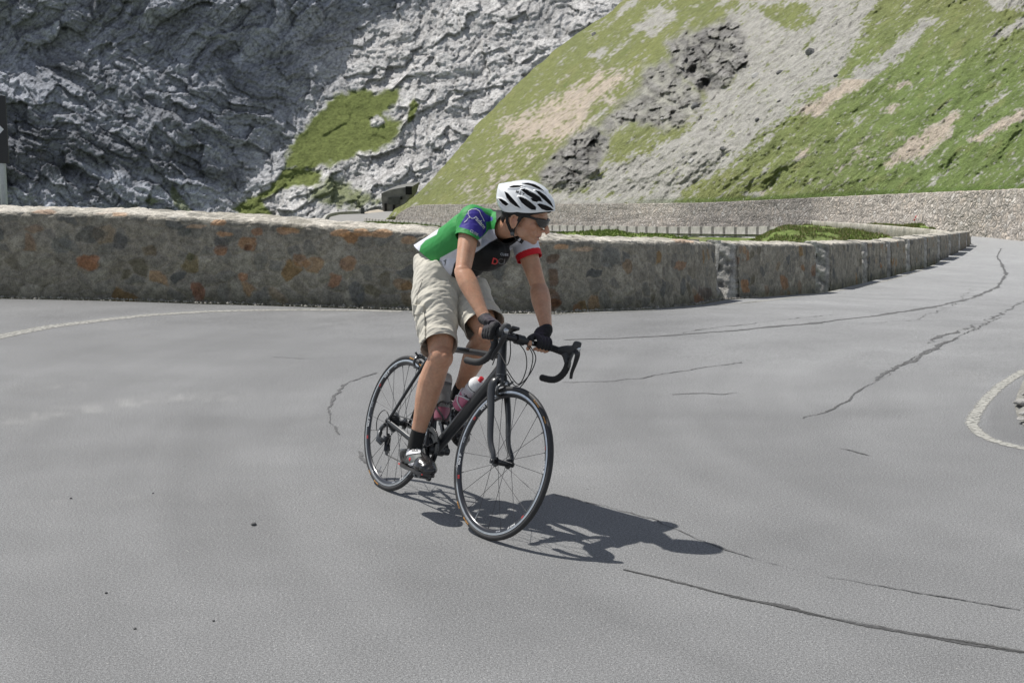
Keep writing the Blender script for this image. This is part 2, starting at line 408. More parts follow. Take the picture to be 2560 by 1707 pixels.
# small stones lying on the asphalt
M_peb = simple('pebble_stone', (.10, .10, .10), .9, scale=200)
def pebble(u, v, r, lab):
    P = hit(np.array(u*K), np.array(v*K)); bm = bmesh.new(); bmesh.ops.create_icosphere(bm, subdivisions=2, radius=r)
    s = random.random()*9
    for q in bm.verts:
        q.co *= 1+.35*float(noise3(np.array([q.co.x/r+s, q.co.y/r, q.co.z/r]))); q.co.z *= .7; q.co += Vector(P)+Vector((0, 0, r*.45))
    me = bpy.data.meshes.new('pebble'); bm.to_mesh(me); bm.free()
    tag(wrap('pebble', me, M_peb), lab, 'pebble', 'small dark pebbles scattered on the asphalt')
pebble(583, 1206, .012, 'largest dark pebble on the bare asphalt left of the bicycle')
pebble(163, 1145, .006, 'tiny dark pebble on the asphalt, farthest left of the scattered ones')
pebble(244, 1362, .006, 'tiny dark pebble low on the asphalt in the bottom left part')
pebble(352, 1133, .005, 'tiny dark pebble on the asphalt between the far left one and the bicycle')
pebble(310, 1444, .006, 'tiny dark pebble on the asphalt nearest the lower left corner')
pebble(491, 1426, .005, 'tiny dark pebble on the asphalt below the largest pebble')

# ---- mortared stone walls along the bend
def stone_wall_mat():
    m, nt, p = newmat('mortared_stone'); c = coords(nt)
    col = vcol(nt)
    col = mix(nt, .9, col, ramp(nt, tnoise(nt, 14, 6, .72, c), [(.3, .5), (.5, 1.0), (.7, 1.45)]), 'MULTIPLY')
    col = mix(nt, .7, col, ramp(nt, tnoise(nt, 60, 4, .65, c), [(.3, .6), (.7, 1.4)]), 'MULTIPLY')
    L(nt, col, p.inputs['Base Color']); p.inputs['Roughness'].default_value = .92; p.inputs['Specular IOR Level'].default_value = .2
    bump(nt, p, tnoise(nt, 45, 5, .65, c), .8, .02); return m
M_wall = stone_wall_mat()
PAL = np.array([[.28, .262, .215], [.20, .192, .165], [.34, .315, .26], [.115, .118, .112], [.14, .14, .128], [.27, .155, .08], [.25, .17, .085], [.16, .145, .105], [.33, .23, .14]])
PW = np.array([.28, .24, .20, .06, .06, .02, .025, .08, .02])
SPEC = [(197, 600, 30, 20, (.34, .13, .05)), (437, 605, 23, 26, (.22, .17, .07)), (437, 590, 12, 10, (.13, .14, .08)), (510, 574, 16, 12, (.33, .15, .06)), (567, 559, 20, 17, (.36, .17, .06)), (570, 568, 10, 8, (.12, .05, .03)), (458, 668, 16, 22, (.32, .12, .06)), (770, 643, 16, 16, (.38, .18, .09)), (800, 605, 22, 16, (.33, .17, .08)),
        (204, 540, 32, 18, (.075, .082, .08)), (278, 552, 14, 18, (.08, .085, .09)), (342, 577, 20, 15, (.16, .12, .07)), (425, 530, 16, 12, (.08, .09, .085)), (510, 555, 20, 14, (.08, .085, .09)), (560, 638, 12, 12, (.36, .16, .07)), (690, 600, 18, 17, (.3, .17, .09)), (820, 672, 17, 30, (.10, .11, .12)),
        (140, 560, 22, 20, (.15, .16, .15)), (590, 532, 12, 8, (.3, .13, .05)), (930, 655, 22, 14, (.28, .18, .1)), (885, 640, 12, 18, (.16, .14, .1)), (1270, 640, 15, 26, (.13, .055, .025)), (1270, 680, 13, 26, (.14, .06, .028)), (1268, 700, 14, 14, (.20, .08, .035)), (1268, 595, 14, 12, (.12, .055, .03)),
        (1325, 705, 12, 8, (.3, .17, .1)), (1440, 610, 14, 16, (.27, .18, .1)), (1400, 590, 20, 22, (.13, .14, .14)), (1560, 610, 14, 12, (.3, .16, .08)), (1603, 690, 12, 16, (.28, .12, .06)), (1618, 672, 14, 14, (.10, .07, .06)), (1690, 600, 12, 12, (.22, .12, .06)), (1711, 655, 9, 15, (.42, .2, .08)), (1800, 650, 10, 18, (.32, .15, .06)), (1870, 620, 8, 16, (.2, .1, .05))]
TOPS = [(100, 488, 34, 5, (.38, .25, .17)), (275, 493, 20, 5, (.52, .33, .2)), (455, 520, 22, 5, (.55, .38, .25)), (500, 512, 16, 7, (.5, .27, .13)), (520, 537, 18, 6, (.55, .3, .15)), (660, 530, 26, 8, (.5, .28, .14)), (780, 535, 22, 8, (.6, .33, .16)), (830, 536, 20, 9, (.55, .3, .14)), (870, 538, 26, 9, (.6, .34, .17)), (940, 552, 18, 9, (.52, .32, .18)), (1290, 566, 16, 6, (.6, .34, .17)), (1335, 573, 22, 5, (.6, .42, .28)), (1570, 555, 26, 4, (.55, .38, .26))]
def vor2(x, y, cell, seed, jit=.85):
    gx_, gy_ = np.floor(x/cell), np.floor(y/cell); f1 = np.full(x.shape, 9.); f2 = f1.copy(); idn = np.zeros(x.shape, int)
    for dx in (-1, 0, 1):
        for dy in (-1, 0, 1):
            cx = (gx_+dx).astype(int); cy = (gy_+dy).astype(int)
            h = _perm[(_perm[(cx+seed) & 255]+cy) & 255]; h2 = _perm[(h+71+cx) & 255]; h3 = _perm[(h2+h+cy) & 255]
            px = (cx+.5+jit*(h/255-.5)); py = (cy+.5+jit*(h2/255-.5)); d = np.hypot(x/cell-px, y/cell-py)
            nb = d < f1; f2 = np.where(nb, f1, np.minimum(f2, d)); idn = np.where(nb, h3*256+h, idn); f1 = np.where(nb, d, f1)
    return f1, f2, idn
def facets(x, y, cell, seed, tilt=.6):
    """broken slabs: every cell is a plane with its own offset and tilt"""
    xs, ys = x/cell, y/cell; gx_, gy_ = np.floor(xs), np.floor(ys); f1 = np.full(x.shape, 9.); out = np.zeros(x.shape); f2 = f1.copy()
    for dx in (-1, 0, 1):
        for dy in (-1, 0, 1):
            cx = (gx_+dx).astype(int); cy = (gy_+dy).astype(int)
            h = _perm[(_perm[(cx+seed) & 255]+cy) & 255]; h2 = _perm[(h+71+cx) & 255]; h3 = _perm[(h2+h+cy) & 255]; h4 = _perm[(h3+19) & 255]; h5 = _perm[(h4+h) & 255]
            ex = xs-(cx+.5+.9*(h/255-.5)); ey = ys-(cy+.5+.9*(h2/255-.5)); d = ex*ex+ey*ey
            nb = d < f1; f2 = np.where(nb, f1, np.minimum(f2, d)); out = np.where(nb, (h3/255-.5)+tilt*((h4/255-.5)*ex+(h5/255-.5)*ey)*2, out); f1 = np.where(nb, d, f1)
    return out, np.sqrt(f2)-np.sqrt(f1)
def wall_piece(name, base, H, thick, label, group, cell=.20, res=None, side=1, seed=1, lump=.020, tint=(1, 1, 1), orange=1., cap=.05, px_spec=True, endcap=True, capdrop=.035):
    """base: world polyline of the front foot; the wall body lies on the left of the walking direction when side = 1"""
    base = np.array(base, float); seg = np.r_[0, np.cumsum(np.hypot(*np.diff(base[:, :2], axis=0).T))]; Ltot = seg[-1]
    D = np.hypot(base[:, 0], base[:, 1]).mean(); res = res or max(.014, D/1250)
    ns = int(Ltot/res)+2; s = np.linspace(0, Ltot, ns)
    B = np.stack([np.interp(s, seg, base[:, k]) for k in range(3)], -1); Hs = np.interp(s, seg, H)
    Hs = Hs+.018*fbm(v3(s*.8, seed, 0.), 4)+.008*fbm(v3(s*4, seed, 3.), 2)
    T = np.gradient(B[:, :2], axis=0); T /= np.linalg.norm(T, axis=1)[:, None]; Nn = np.stack([-T[:, 1], T[:, 0]], -1)*side
    # profile as a path: front foot -> shoulder -> top -> back shoulder -> back foot
    nf = max(6, int(.9/res)); nc = max(6, int((thick)/res)); nb = 4
    q = np.concatenate([np.linspace(0, 1, nf), 1+np.linspace(0, 1, nc)[1:], 2+np.linspace(0, 1, nb)[1:]])
    Q, SS = np.meshgrid(q, s, indexing='ij'); HH = np.broadcast_to(Hs, Q.shape)
    a = np.clip(Q, 0, 1); b_ = np.clip(Q-1, 0, 1); c_ = np.clip(Q-2, 0, 1)
    hf = HH-cap-capdrop
    # front face (slightly battered), then cap: quarter round + sloping top + quarter round
    off = .035*a; zz = hf*a-.10*(1-a)*0
    th = b_; 
    tp = np.clip(th/.3, 0, 1); off = off+cap*(1-np.cos(tp*math.pi/2)); zz = zz+cap*np.sin(tp*math.pi/2)
    tm = np.clip((th-.3)/.5, 0, 1); off = off+(thick-2*cap-.035)*tm; zz = zz+capdrop*tm
    te = np.clip((th-.8)/.2, 0, 1); off = off+cap*np.sin(te*math.pi/2); zz = zz-cap*(1-np.cos(te*math.pi/2))
    zz = zz-(HH-cap+.5)*c_
    zz = zz-.06*(Q == 0)
    P = np.stack([B[None, :, 0]+Nn[None, :, 0]*off, B[None, :, 1]+Nn[None, :, 1]*off, B[None, :, 2]+zz], -1)
    hh = a*hf+b_*thick+c_*.8            # unrolled height coordinate
    wx = SS+.09*fbm(v3(SS*4, hh*4, seed), 4); wy = hh*1.25+.09*fbm(v3(SS*4, hh*4, seed+9.), 4)
    f1, f2, idn = vor2(wx, wy, cell, seed*7)
    stone = sstep(.05, .20, f2-f1+.10*fbm(v3(SS*9, hh*9, seed+3.), 3))
    rnd = ((idn*2654435761) % 1000)/1000.; rnd2 = ((idn*40503) % 997)/997.
    cum = np.cumsum(PW)/PW.sum(); ci = np.searchsorted(cum, rnd); ci = np.clip(ci, 0, len(PAL)-1)
    sc = PAL[ci]*(.85+.3*rnd2)[..., None]
    small = sstep(.34, .5, rnd2); stone_c = stone*(.45+.5*small)        # some stones smeared over with mortar
    mort = np.array([.30, .275, .225])*(1+.35*fbm(v3(SS*1.3, hh*1.3, seed+5.), 3))[..., None]
    col = mort*(1-stone_c[..., None])+sc*stone_c[..., None]
    # lit top: sun brightness put into the mortar colour
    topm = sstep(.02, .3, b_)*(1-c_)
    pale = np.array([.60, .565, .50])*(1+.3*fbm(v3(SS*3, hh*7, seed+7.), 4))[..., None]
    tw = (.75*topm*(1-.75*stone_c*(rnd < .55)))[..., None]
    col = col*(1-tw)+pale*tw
    if px_spec:
        u, v = pix(P)
        for (x, y, rx, ry, cc) in SPEC+TOPS:
            isT = (x, y, rx, ry, cc) in TOPS
            ca, sa = math.cos(x*1.7)*.5+.6, math.sin(x*1.7)*.45; du_ = (u/K-x)/rx; dv_ = (v/K-y)/ry; d = (np.abs(du_+sa*dv_)**2.6+np.abs(dv_-sa*du_*.5)**2.6)**(1/2.6)+.9*fbm(v3(SS*5, hh*5, x*.1), 4)
            mk = .62*sstep(1.08, .85, d)*(c_ == 0)*(1 if isT else (b_ < .05))
            col = col*(1-mk[..., None])+np.array(cc)*(1+.35*fbm(v3(SS*8, hh*20, x*.1), 3))[..., None]*mk[..., None]
            rimk = np.exp(-((d-1.12)/.10)**2)*(c_ == 0)*(b_ < .05)*.35*(not isT)
            col = col*(1-rimk[..., None])+np.array([.27, .26, .235])*rimk[..., None]
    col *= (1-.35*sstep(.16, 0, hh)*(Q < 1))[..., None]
    streak = sstep(.25, .6, fbm(v3(SS*3.5, hh*.5, seed+31.), 3))*(Q < 1); col *= (1-.25*streak)[..., None]
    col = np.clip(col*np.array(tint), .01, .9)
    disp = lump*(stone*.5+1.5*fbm(v3(SS*4, hh*4, seed+2.), 3)+.25*fbm(v3(SS*20, hh*20, seed+12.), 2))*(c_ < .5)
    P[..., 0] -= Nn[None, :, 0]*disp*(1-.8*topm); P[..., 1] -= Nn[None, :, 1]*disp*(1-.8*topm); P[..., 2] += disp*topm*.8
    nr_, nc_ = P.shape[:2]; V = P.reshape(-1, 3); colv = col.reshape(-1, 3); Fc = grid_faces(nr_, nc_).tolist()
    if side == -1: pass
    if endcap:
        V = V.tolist(); colv = colv.tolist()
        for e, j in ((0, 0), (1, nc_-1)):
            ring = P[:, j]; tdir = np.r_[T[j], 0]*(-1 if e == 0 else 1); prev = [i*nc_+j for i in range(nr_)]
            cen = np.array([ring[:, 0].mean(), ring[:, 1].mean(), 0]); 
            for k in range(1, 9):
                w_ = k/8; row = []
                for i in range(nr_):
                    foot = np.array([B[j, 0]+Nn[j, 0]*thick*.5, B[j, 1]+Nn[j, 1]*thick*.5, ring[i][2]*.999])
                    p = ring[i]*(1-w_)+foot*w_; nz = float(fbm(np.array([[p[0]*7, p[1]*7, p[2]*7]]), 3)[0])
                    hr_ = min(1, max(0, (p[2]-B[j, 2])/.85)); p = p+tdir*((.05+.20*(1-hr_))*min(1, w_*4)+.07*nz*min(1, w_*3)); row.append(len(V)); V.append(p.tolist())
                    g = .36*(1+.9*nz); colv.append([g, g*.97, g*.90])
                for i in range(nr_-1):
                    Fc.append([prev[i], prev[i+1], row[i+1], row[i]] if e == 1 else [prev[i], row[i], row[i+1], prev[i+1]])
                prev = row
        V = np.array(V); colv = np.array(colv)
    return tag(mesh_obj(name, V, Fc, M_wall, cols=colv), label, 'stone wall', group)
def sub_base(u0, u1):
    us = np.r_[u0, ST[(ST[:, 0] > u0+1) & (ST[:, 0] < u1-1), 0], u1]
    X = np.stack([np.interp(us, ST[:, 0], wb[:, k]) for k in range(3)], -1)
    # positions between stations: straight in the world between them
    return X, np.interp(us, ST[:, 0], wh)
segs = [(-900, 1790), (1846, 2038), (2076, 2154), (2170, 2217), (2228, 2264), (2276, 2309), (2318, 2343), (2350, 2371), (2377, 2395), (2400, 2413), (2417, 2424)]
WG = 'mortared stone wall blocks along the outside of the bend'
ordw = ['long mortared stone wall running behind the cyclist from the left edge to the first gap', 'first short wall block, just right of the gap with the steel rails', 'second short wall block right of the long wall', 'third short wall block right of the long wall, past the second block', 'fourth short stone wall block from the long wall', 'fifth short stone wall block from the long wall', 'sixth short stone wall block, well down the bend', 'seventh short stone wall block, far down the bend', 'eighth short stone wall block, far down the bend', 'ninth short stone wall block, near the far end of the row', 'last short stone wall block in the row, at the far end of the bend']
xs_smooth = None
for k, (a, b) in enumerate(segs):
    X, Hh = sub_base(a, b)
    if k == 0:   # smooth the long curved wall
        s_ = np.r_[0, np.cumsum(np.hypot(*np.diff(X[:, :2], axis=0).T))]; sf = np.linspace(0, s_[-1], 60)
        Y_ = np.stack([np.interp(sf, s_, X[:, j]) for j in range(3)], -1); 
        for _ in range(8): Y_[1:-1] = (Y_[:-2]+2*Y_[1:-1]+Y_[2:])/4
        Hh = np.interp(sf, s_, Hh); X = Y_; X[:, 2] = gz(X[:, 0], X[:, 1])
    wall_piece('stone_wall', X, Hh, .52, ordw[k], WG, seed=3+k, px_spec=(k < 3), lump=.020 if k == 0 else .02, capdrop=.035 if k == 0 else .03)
# wall turning back on itself at the far end
e = wb[-1]; far = np.array([[e[0]+.6, e[1]+1.6], [e[0]+1.2, e[1]+4.5], [e[0]+.6, e[1]+8.5], [e[0]-1.5, e[1]+13], [e[0]-5, e[1]+18]])
fz = -4.95-.03*np.arange(5)
wall_piece('stone_wall', np.c_[far, fz], np.full(5, .45), .5, 'curved stone wall hooking round behind the last block of the row', WG, seed=31, px_spec=False)

_n = 2600; _t = rng.random(_n)*len(wb[:12]); _i = np.clip(_t.astype(int), 0, 10); _f = (_t-_i)[:, None]; _p = wb[_i]*(1-_f)+wb[_i+1]*_f; _p[:, 1] -= .03+np.abs(rng.normal(size=_n))*.13; _p[:, 2] = gz(_p[:, 0], _p[:, 1]); _r0 = (.006+.014*rng.random(_n)**3)[:, None, None]
_oc = np.array([[1, 0, 0], [0, 1, 0], [-1, 0, 0], [0, -1, 0], [0, 0, 1], [0, 0, -1]], float)[None]*_r0*(1+.6*(rng.random((_n, 6, 1))-.5))+_p[:, None]; _of = np.array([[0, 1, 4], [1, 2, 4], [2, 3, 4], [3, 0, 4], [1, 0, 5], [2, 1, 5], [3, 2, 5], [0, 3, 5]])
_gc = np.repeat((.16+.25*rng.random((_n, 1)))*np.array([1, .95, .86]), 6, 0)
tag(mesh_obj('grit', _oc.reshape(-1, 3), (_of[None]+6*np.arange(_n)[:, None, None]).reshape(-1, 3), M_wall, smooth=False, cols=_gc), 'loose grit and gravel along the foot of the stone wall', 'gravel', kind='stuff')
# steel rails in the first gap
M_steel = simple('weathered_steel', (.22, .23, .24), .55, .4, scale=20)
gA = np.array([np.interp(1790, ST[:, 0], wb[:, k]) for k in range(3)]); gB = np.array([np.interp(1846, ST[:, 0], wb[:, k]) for k in range(3)])
rail = empty('gap_railing', tuple((gA+gB)/2), 'grey steel rails closing the first gap of the stone wall', 'railing')
dd = (gB-gA)/np.linalg.norm(gB-gA); nn = np.array([-dd[1], dd[0], 0])
off = nn*.22
for hgt in (.62, .27):
    MB().tube([gA-dd*.12+off+[0, 0, hgt], gA+dd*.95*np.linalg.norm(gB-gA)*.55+off+[0, 0, hgt]], .024, 10).build('rail', M_steel, rail)
pp = gA+dd*np.linalg.norm(gB-gA)*.52+off
MB().tube([pp+[0, 0, 0], pp+[-.02, 0, .68]], .022, 10).build('post', M_steel, rail)
M_rub = simple('rubble_stone', (.36, .35, .33), .95, var=.35, scale=9, bmp=.8, bdist=.03)
def lump_mesh(center, r, seed, sq=(1, 1, 1), amp=.35, sub=3, flat=None):
    bm = bmesh.new(); bmesh.ops.create_icosphere(bm, subdivisions=sub, radius=1)
    vs = np.array([q.co[:] for q in bm.verts]); n1 = fbm(vs*1.1+seed, 3); vs = vs*(1+amp*n1)[:, None]
    for d in rng.normal(size=(5, 3)):      # knock flats into it
        d /= np.linalg.norm(d); k = vs@d; lim = .55+.2*rng.random(); vs -= np.maximum(0, k-lim)[:, None]*d
    vs = vs*np.array(sq)*r+np.array(center)
    f = [[q.index for q in fc.verts] for fc in bm.faces]; bm.free(); return vs, f
for k, (t_, h_, r_) in enumerate([(.35, .06, .2), (.62, .08, .24), (.45, .2, .16), (.85, .1, .2)]):
    c_ = gA+(gB-gA)*t_+nn*.4+[0, 0, h_]; V, f = lump_mesh(c_, r_, 5.3*k, (1, 1, .8)); 
    tag(mesh_obj('rubble_block', V, f, M_rub), ['broken stone low in the first wall gap, left one', 'broken stone low in the first wall gap, middle one', 'smaller broken stone lying on the others in the first wall gap', 'broken stone in the first wall gap beside the short block'][k], 'rock', 'broken stones in the wall gap')

# ---- chevron sign on a post behind the wall at the left edge
SP_ = at(np.array(3.), np.array(440.), 16.4); SP_[2] = 0.0
sg = empty('chevron_sign', (SP_[0], SP_[1], -.1), 'black road sign with white arrow on a grey post at the left edge', 'sign')
pxm = 16.4/F
xr = at(17., 300., 16.4)[0]; zt = at(17., 240., 16.4)[2]; zb = at(17., 409., 16.4)[2]; W_ = .6
M_blk = simple('sign_black', (.012, .014, .016), .45, scale=8); M_sgw = simple('sign_white', (.62, .66, .68), .5, scale=8)
MB().box((xr-W_/2, 16.4, (zt+zb)/2), W_, .02, zt-zb).build('board', M_blk, sg, False, bevel=.004)
cz = at(0., 324., 16.4)[2]; hh_ = 13*pxm*2.2
ch = MB(); y0 = 16.4-.013
for sg_ in (1,):
    tipx = xr-.035; 
    ch.add([(tipx, y0, cz), (tipx-.30, y0, cz+.30), (tipx-.55, y0, cz+.30), (tipx-.25, y0, cz), (tipx-.55, y0, cz-.30), (tipx-.30, y0, cz-.30)], [(0, 1, 2, 3), (0, 3, 4, 5)])
ch.build('arrow', M_sgw, sg, False)
MB().tube([(xr-.09, 16.43, -.1), (xr-.09, 16.43, zt-.05)], .04, 16).build('post', simple('galvanised', (.38, .41, .42), .45, .3, scale=15), sg)
MB().tube([(xr-.3, 16.40, zt), (xr-.14, 16.4, zt+.035), (xr-.01, 16.40, zt-.005)], .008, 8).build('bracket', M_steel, sg)

# ================================================================== far side: lower road, retaining wall, hill, cliff
def catmull(P, n):
    P = np.array(P, float); t = np.linspace(0, len(P)-1, n); i = np.clip(t.astype(int), 0, len(P)-2); f = (t-i)[:, None]
    g = lambda k: P[np.clip(k, 0, len(P)-1)]
    a, b, c, d = g(i-1), g(i), g(i+1), g(i+2)
    return .5*((2*b)+(-a+c)*f+(2*a-5*b+4*c-d)*f*f+(-a+3*b-3*c+d)*f**3)
# guard block line (foot): u, v, Y
GB = [(2230, 592, 103), (2080, 588, 115), (1943, 585, 128), (1800, 583.5, 141), (1600, 581, 159), (1400, 576.5, 182), (1250, 572, 204), (1090, 567.5, 231), (1000, 561, 251), (940, 556, 268), (908, 553, 279)]
GBp = np.array([at(*q) for q in GB])
# retaining wall
M_ret = None
def ret_mat():
    m, nt, p = newmat('rubble_masonry'); c = coords(nt)
    def vor(sc, rand=1):
        vo = N(nt, 'ShaderNodeTexVoronoi'); vo.inputs['Scale'].default_value = sc; L(nt, c, vo.inputs['Vector']); return vo
    dn_ = N(nt, 'ShaderNodeTexNoise'); dn_.inputs['Scale'].default_value = 1.3; L(nt, c, dn_.inputs['Vector'])
    va_ = N(nt, 'ShaderNodeVectorMath', operation='MULTIPLY_ADD'); L(nt, dn_.outputs['Color'], va_.inputs[0]); va_.inputs[1].default_value = (.9, .9, .9); L(nt, c, va_.inputs[2]); c = va_.outputs[0]
    a = vor(2.9); e = N(nt, 'ShaderNodeTexVoronoi', feature='DISTANCE_TO_EDGE'); e.inputs['Scale'].default_value = 2.9; L(nt, c, e.inputs['Vector'])
    sepc = N(nt, 'ShaderNodeSeparateColor'); L(nt, a.outputs['Color'], sepc.inputs[0])
    st = ramp(nt, sepc.outputs[0], [(0, (.28, .26, .235)), (.25, (.40, .365, .325)), (.5, (.47, .43, .39)), (.75, (.53, .465, .40)), (1, (.58, .55, .51))])
    col = mix(nt, ramp(nt, e.outputs['Distance'], [(.01, .8), (.08, 0.)]), st, (.27, .25, .22))
    col = mix(nt, 1, col, vcol(nt), 'MULTIPLY')
    col = mix(nt, .8, col, ramp(nt, tnoise(nt, 5, 5, .6, c), [(.3, .72), (.7, 1.25)]), 'MULTIPLY')
    L(nt, col, p.inputs['Base Color']); p.inputs['Roughness'].default_value = .95; p.inputs['Specular IOR Level'].default_value = .1
    bump(nt, p, e.outputs['Distance'], .8, .25); return m
M_ret = ret_mat()
rt = catmull([at(*q) for q in RW], 260)
ru, rvp = pix(rt)
_g = GBp[::-1]; _gu = pix(_g)[0]; base_z = np.interp(ru, np.r_[_gu[2:], 2424, 2560, 3500], np.r_[_g[2:, 2], -6.0, -5.75, -5.2])
nh = 26; q = np.linspace(0, 1, nh)[:, None]
Tn = np.gradient(rt[:, :2], axis=0); Tn /= np.linalg.norm(Tn, axis=1)[:, None]; Nn = np.stack([-Tn[:, 1], Tn[:, 0]], -1)    # left of left->right travel = uphill side
sret = np.r_[0, np.cumsum(np.hypot(*np.diff(rt[:, :2], axis=0).T))]
Z = (base_z[None]-.3)+(rt[None, :, 2]-base_z[None]+.3)*q
lean_ = .18*(rt[None, :, 2]-Z)
dsp = .16*fbm(v3(sret[None]*.9+0*Z, Z*.9, 4.), 4)+.10*ridged(v3(sret[None]*2.2+0*Z, Z*2.2, 1.), 2)
X = rt[None, :, 0]-Nn[None, :, 0]*(lean_+dsp); Y = rt[None, :, 1]-Nn[None, :, 1]*(lean_+dsp)
P = v3(X, Y, Z+.06*fbm(v3(sret[None]*1.2+0*Z, q, 7.), 3)*(q > .99)); P = np.concatenate([P, P[-1:]+np.stack([Nn[:, 0]*1.2, Nn[:, 1]*1.2, 0*Nn[:, 0]-.1], -1)[None]], 0)
us, vs = pix(P)
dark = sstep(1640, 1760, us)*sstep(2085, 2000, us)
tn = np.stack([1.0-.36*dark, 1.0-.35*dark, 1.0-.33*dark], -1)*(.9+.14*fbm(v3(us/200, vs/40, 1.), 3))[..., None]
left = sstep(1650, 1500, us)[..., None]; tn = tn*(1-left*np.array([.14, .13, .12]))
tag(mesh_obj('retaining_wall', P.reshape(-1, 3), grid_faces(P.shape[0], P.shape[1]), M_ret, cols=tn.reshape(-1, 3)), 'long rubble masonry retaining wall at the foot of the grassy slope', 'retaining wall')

# lower road: from the bend back left to the hairpin; near edge = guard block line, far edge = wall foot
M_asph2 = simple('far_asphalt', (.27, .265, .255), .9, var=.08, scale=.6)
nearE = catmull(GBp, 120)
farE = np.stack([np.interp(np.linspace(0, 1, 120), np.linspace(0, 1, len(rt)), (rt[:, k] if k < 2 else base_z)) for k in range(3)], -1)[::-1]
# match by y so that the strip does not twist
fy = np.argsort(farE[:, 1]); 
fx = np.interp(nearE[:, 1]+3, farE[fy, 1], farE[fy, 0])+.5; 
ff = np.stack([fx, nearE[:, 1]+3, nearE[:, 2]-.15], -1); nf_ = nearE.copy(); nf_[:, 2] -= .05
R_ = np.stack([nf_-[.8, 0, 0], nf_*.5+ff*.5, ff], 0)
tag(mesh_obj('lower_road', R_.reshape(-1, 3), grid_faces(3, 120), M_asph2), kind='structure')
# hairpin apron at the left
hp = [at(*q) for q in [(800, 590, 262), (812, 556, 275), (822, 543, 283), (850, 536.5, 292), (905, 534.5, 300), (960, 529, 306), (1035, 527, 306), (1030, 548, 268), (1000, 562, 257), (940, 574, 250), (860, 600, 245)]]
ap = MB(); cpt = np.mean(hp, 0); n_ = len(hp)
ap.add([cpt]+hp, [(0, 1+k, 1+(k+1) % n_) for k in range(n_)])
tag(ap.build('hairpin_road', M_asph2, None, False), kind='structure')
# dirt bank beyond the hairpin
M_dirt = simple('pale_dirt', (.42, .37, .30), .95, var=.2, scale=.8)
db = MB(); top_ = [at(*q) for q in [(905, 533, 301), (925, 527, 306), (945, 523.5, 310), (965, 528, 312), (985, 529, 312)]]; bot_ = [at(*q) for q in [(905, 537, 300), (925, 537, 300), (945, 536, 300), (965, 534, 302), (985, 531, 305)]]
db.add(top_+bot_, [(k, k+1, 6+k, 5+k) for k in range(4)]); tag(db.build('dirt_bank', M_dirt), kind='structure')
# low kerb wall round the hairpin
M_conc = simple('old_concrete', (.40, .395, .365), .9, var=.22, scale=1.6)
kw = catmull([at(*q) for q in [(806, 585, 258), (810, 562, 268), (817, 547.5, 279), (829, 541, 287), (849, 537.5, 293), (876, 535.8, 298), (907, 535.2, 300)]], 40)
T_ = np.gradient(kw[:, :2], axis=0); T_ /= np.linalg.norm(T_, axis=1)[:, None]; Nk = np.stack([-T_[:, 1], T_[:, 0]], -1)
hk = .62; Vk = np.stack([kw-[0, 0, .3], kw+[0, 0, hk], kw+np.c_[Nk*.55, np.full(40, hk)], kw+np.c_[Nk*.55, np.full(40, -.5)]], 0)
tag(mesh_obj('parapet_wall', Vk.reshape(-1, 3), grid_faces(4, 40), M_conc, smooth=False), 'low curved concrete parapet round the far left hairpin', 'parapet')
kp = MB(); kp.box(kw[-1]+[0, 0, .55], .7, .7, 1.35); kp.box(kw[-1]+[0, 0, 1.28], .9, .9, .12)
tag(kp.build('marker_stone', simple('dark_stone', (.07, .075, .07), .9, scale=2), None, False), 'dark square marker stone ending the curved parapet at the far hairpin', 'bollard')

# guard blocks along the lower road, one thing each
line = catmull(GBp, 600); sl_ = np.r_[0, np.cumsum(np.linalg.norm(np.diff(line, axis=0), axis=1))]
M_gb = simple('guard_block_stone', (.46, .44, .40), .92, var=.25, scale=1.5, bmp=.3)
proto = None; pos = 14.; nb = 0
def pl(s): return np.array([np.interp(s, sl_, line[:, k]) for k in range(3)])
while pos < sl_[-1]-2:
    a = pl(pos); b = pl(pos+2.2); d = b-a; Lb = np.linalg.norm(d); c = (a+b)/2
    if proto is None:
        bm = bmesh.new(); bmesh.ops.create_cube(bm, size=1)
        for q_ in bm.verts: q_.co = Vector((q_.co.x*2.1, q_.co.y*.45, q_.co.z*1.0+.18))
        bmesh.ops.bevel(bm, geom=bm.edges[:], offset=.05, segments=2, affect='EDGES')
        me = bpy.data.meshes.new('guard_block'); bm.to_mesh(me); bm.free(); o = proto = wrap('guard_block', me, M_gb, None, False)
    else:
        o = proto.copy(); C.objects.link(o)
    o.location = c; o.rotation_euler = (random.uniform(-.01, .01), -math.atan2(d[2], math.hypot(d[0], d[1])), math.atan2(d[1], d[0])); o.scale = (1, 1, random.uniform(.93, 1.05))
    tag(o, 'pale stone guard block in the evenly spaced row edging the lower road', 'guard block', 'guard blocks edging the lower road')
    pos += 2.62; nb += 1

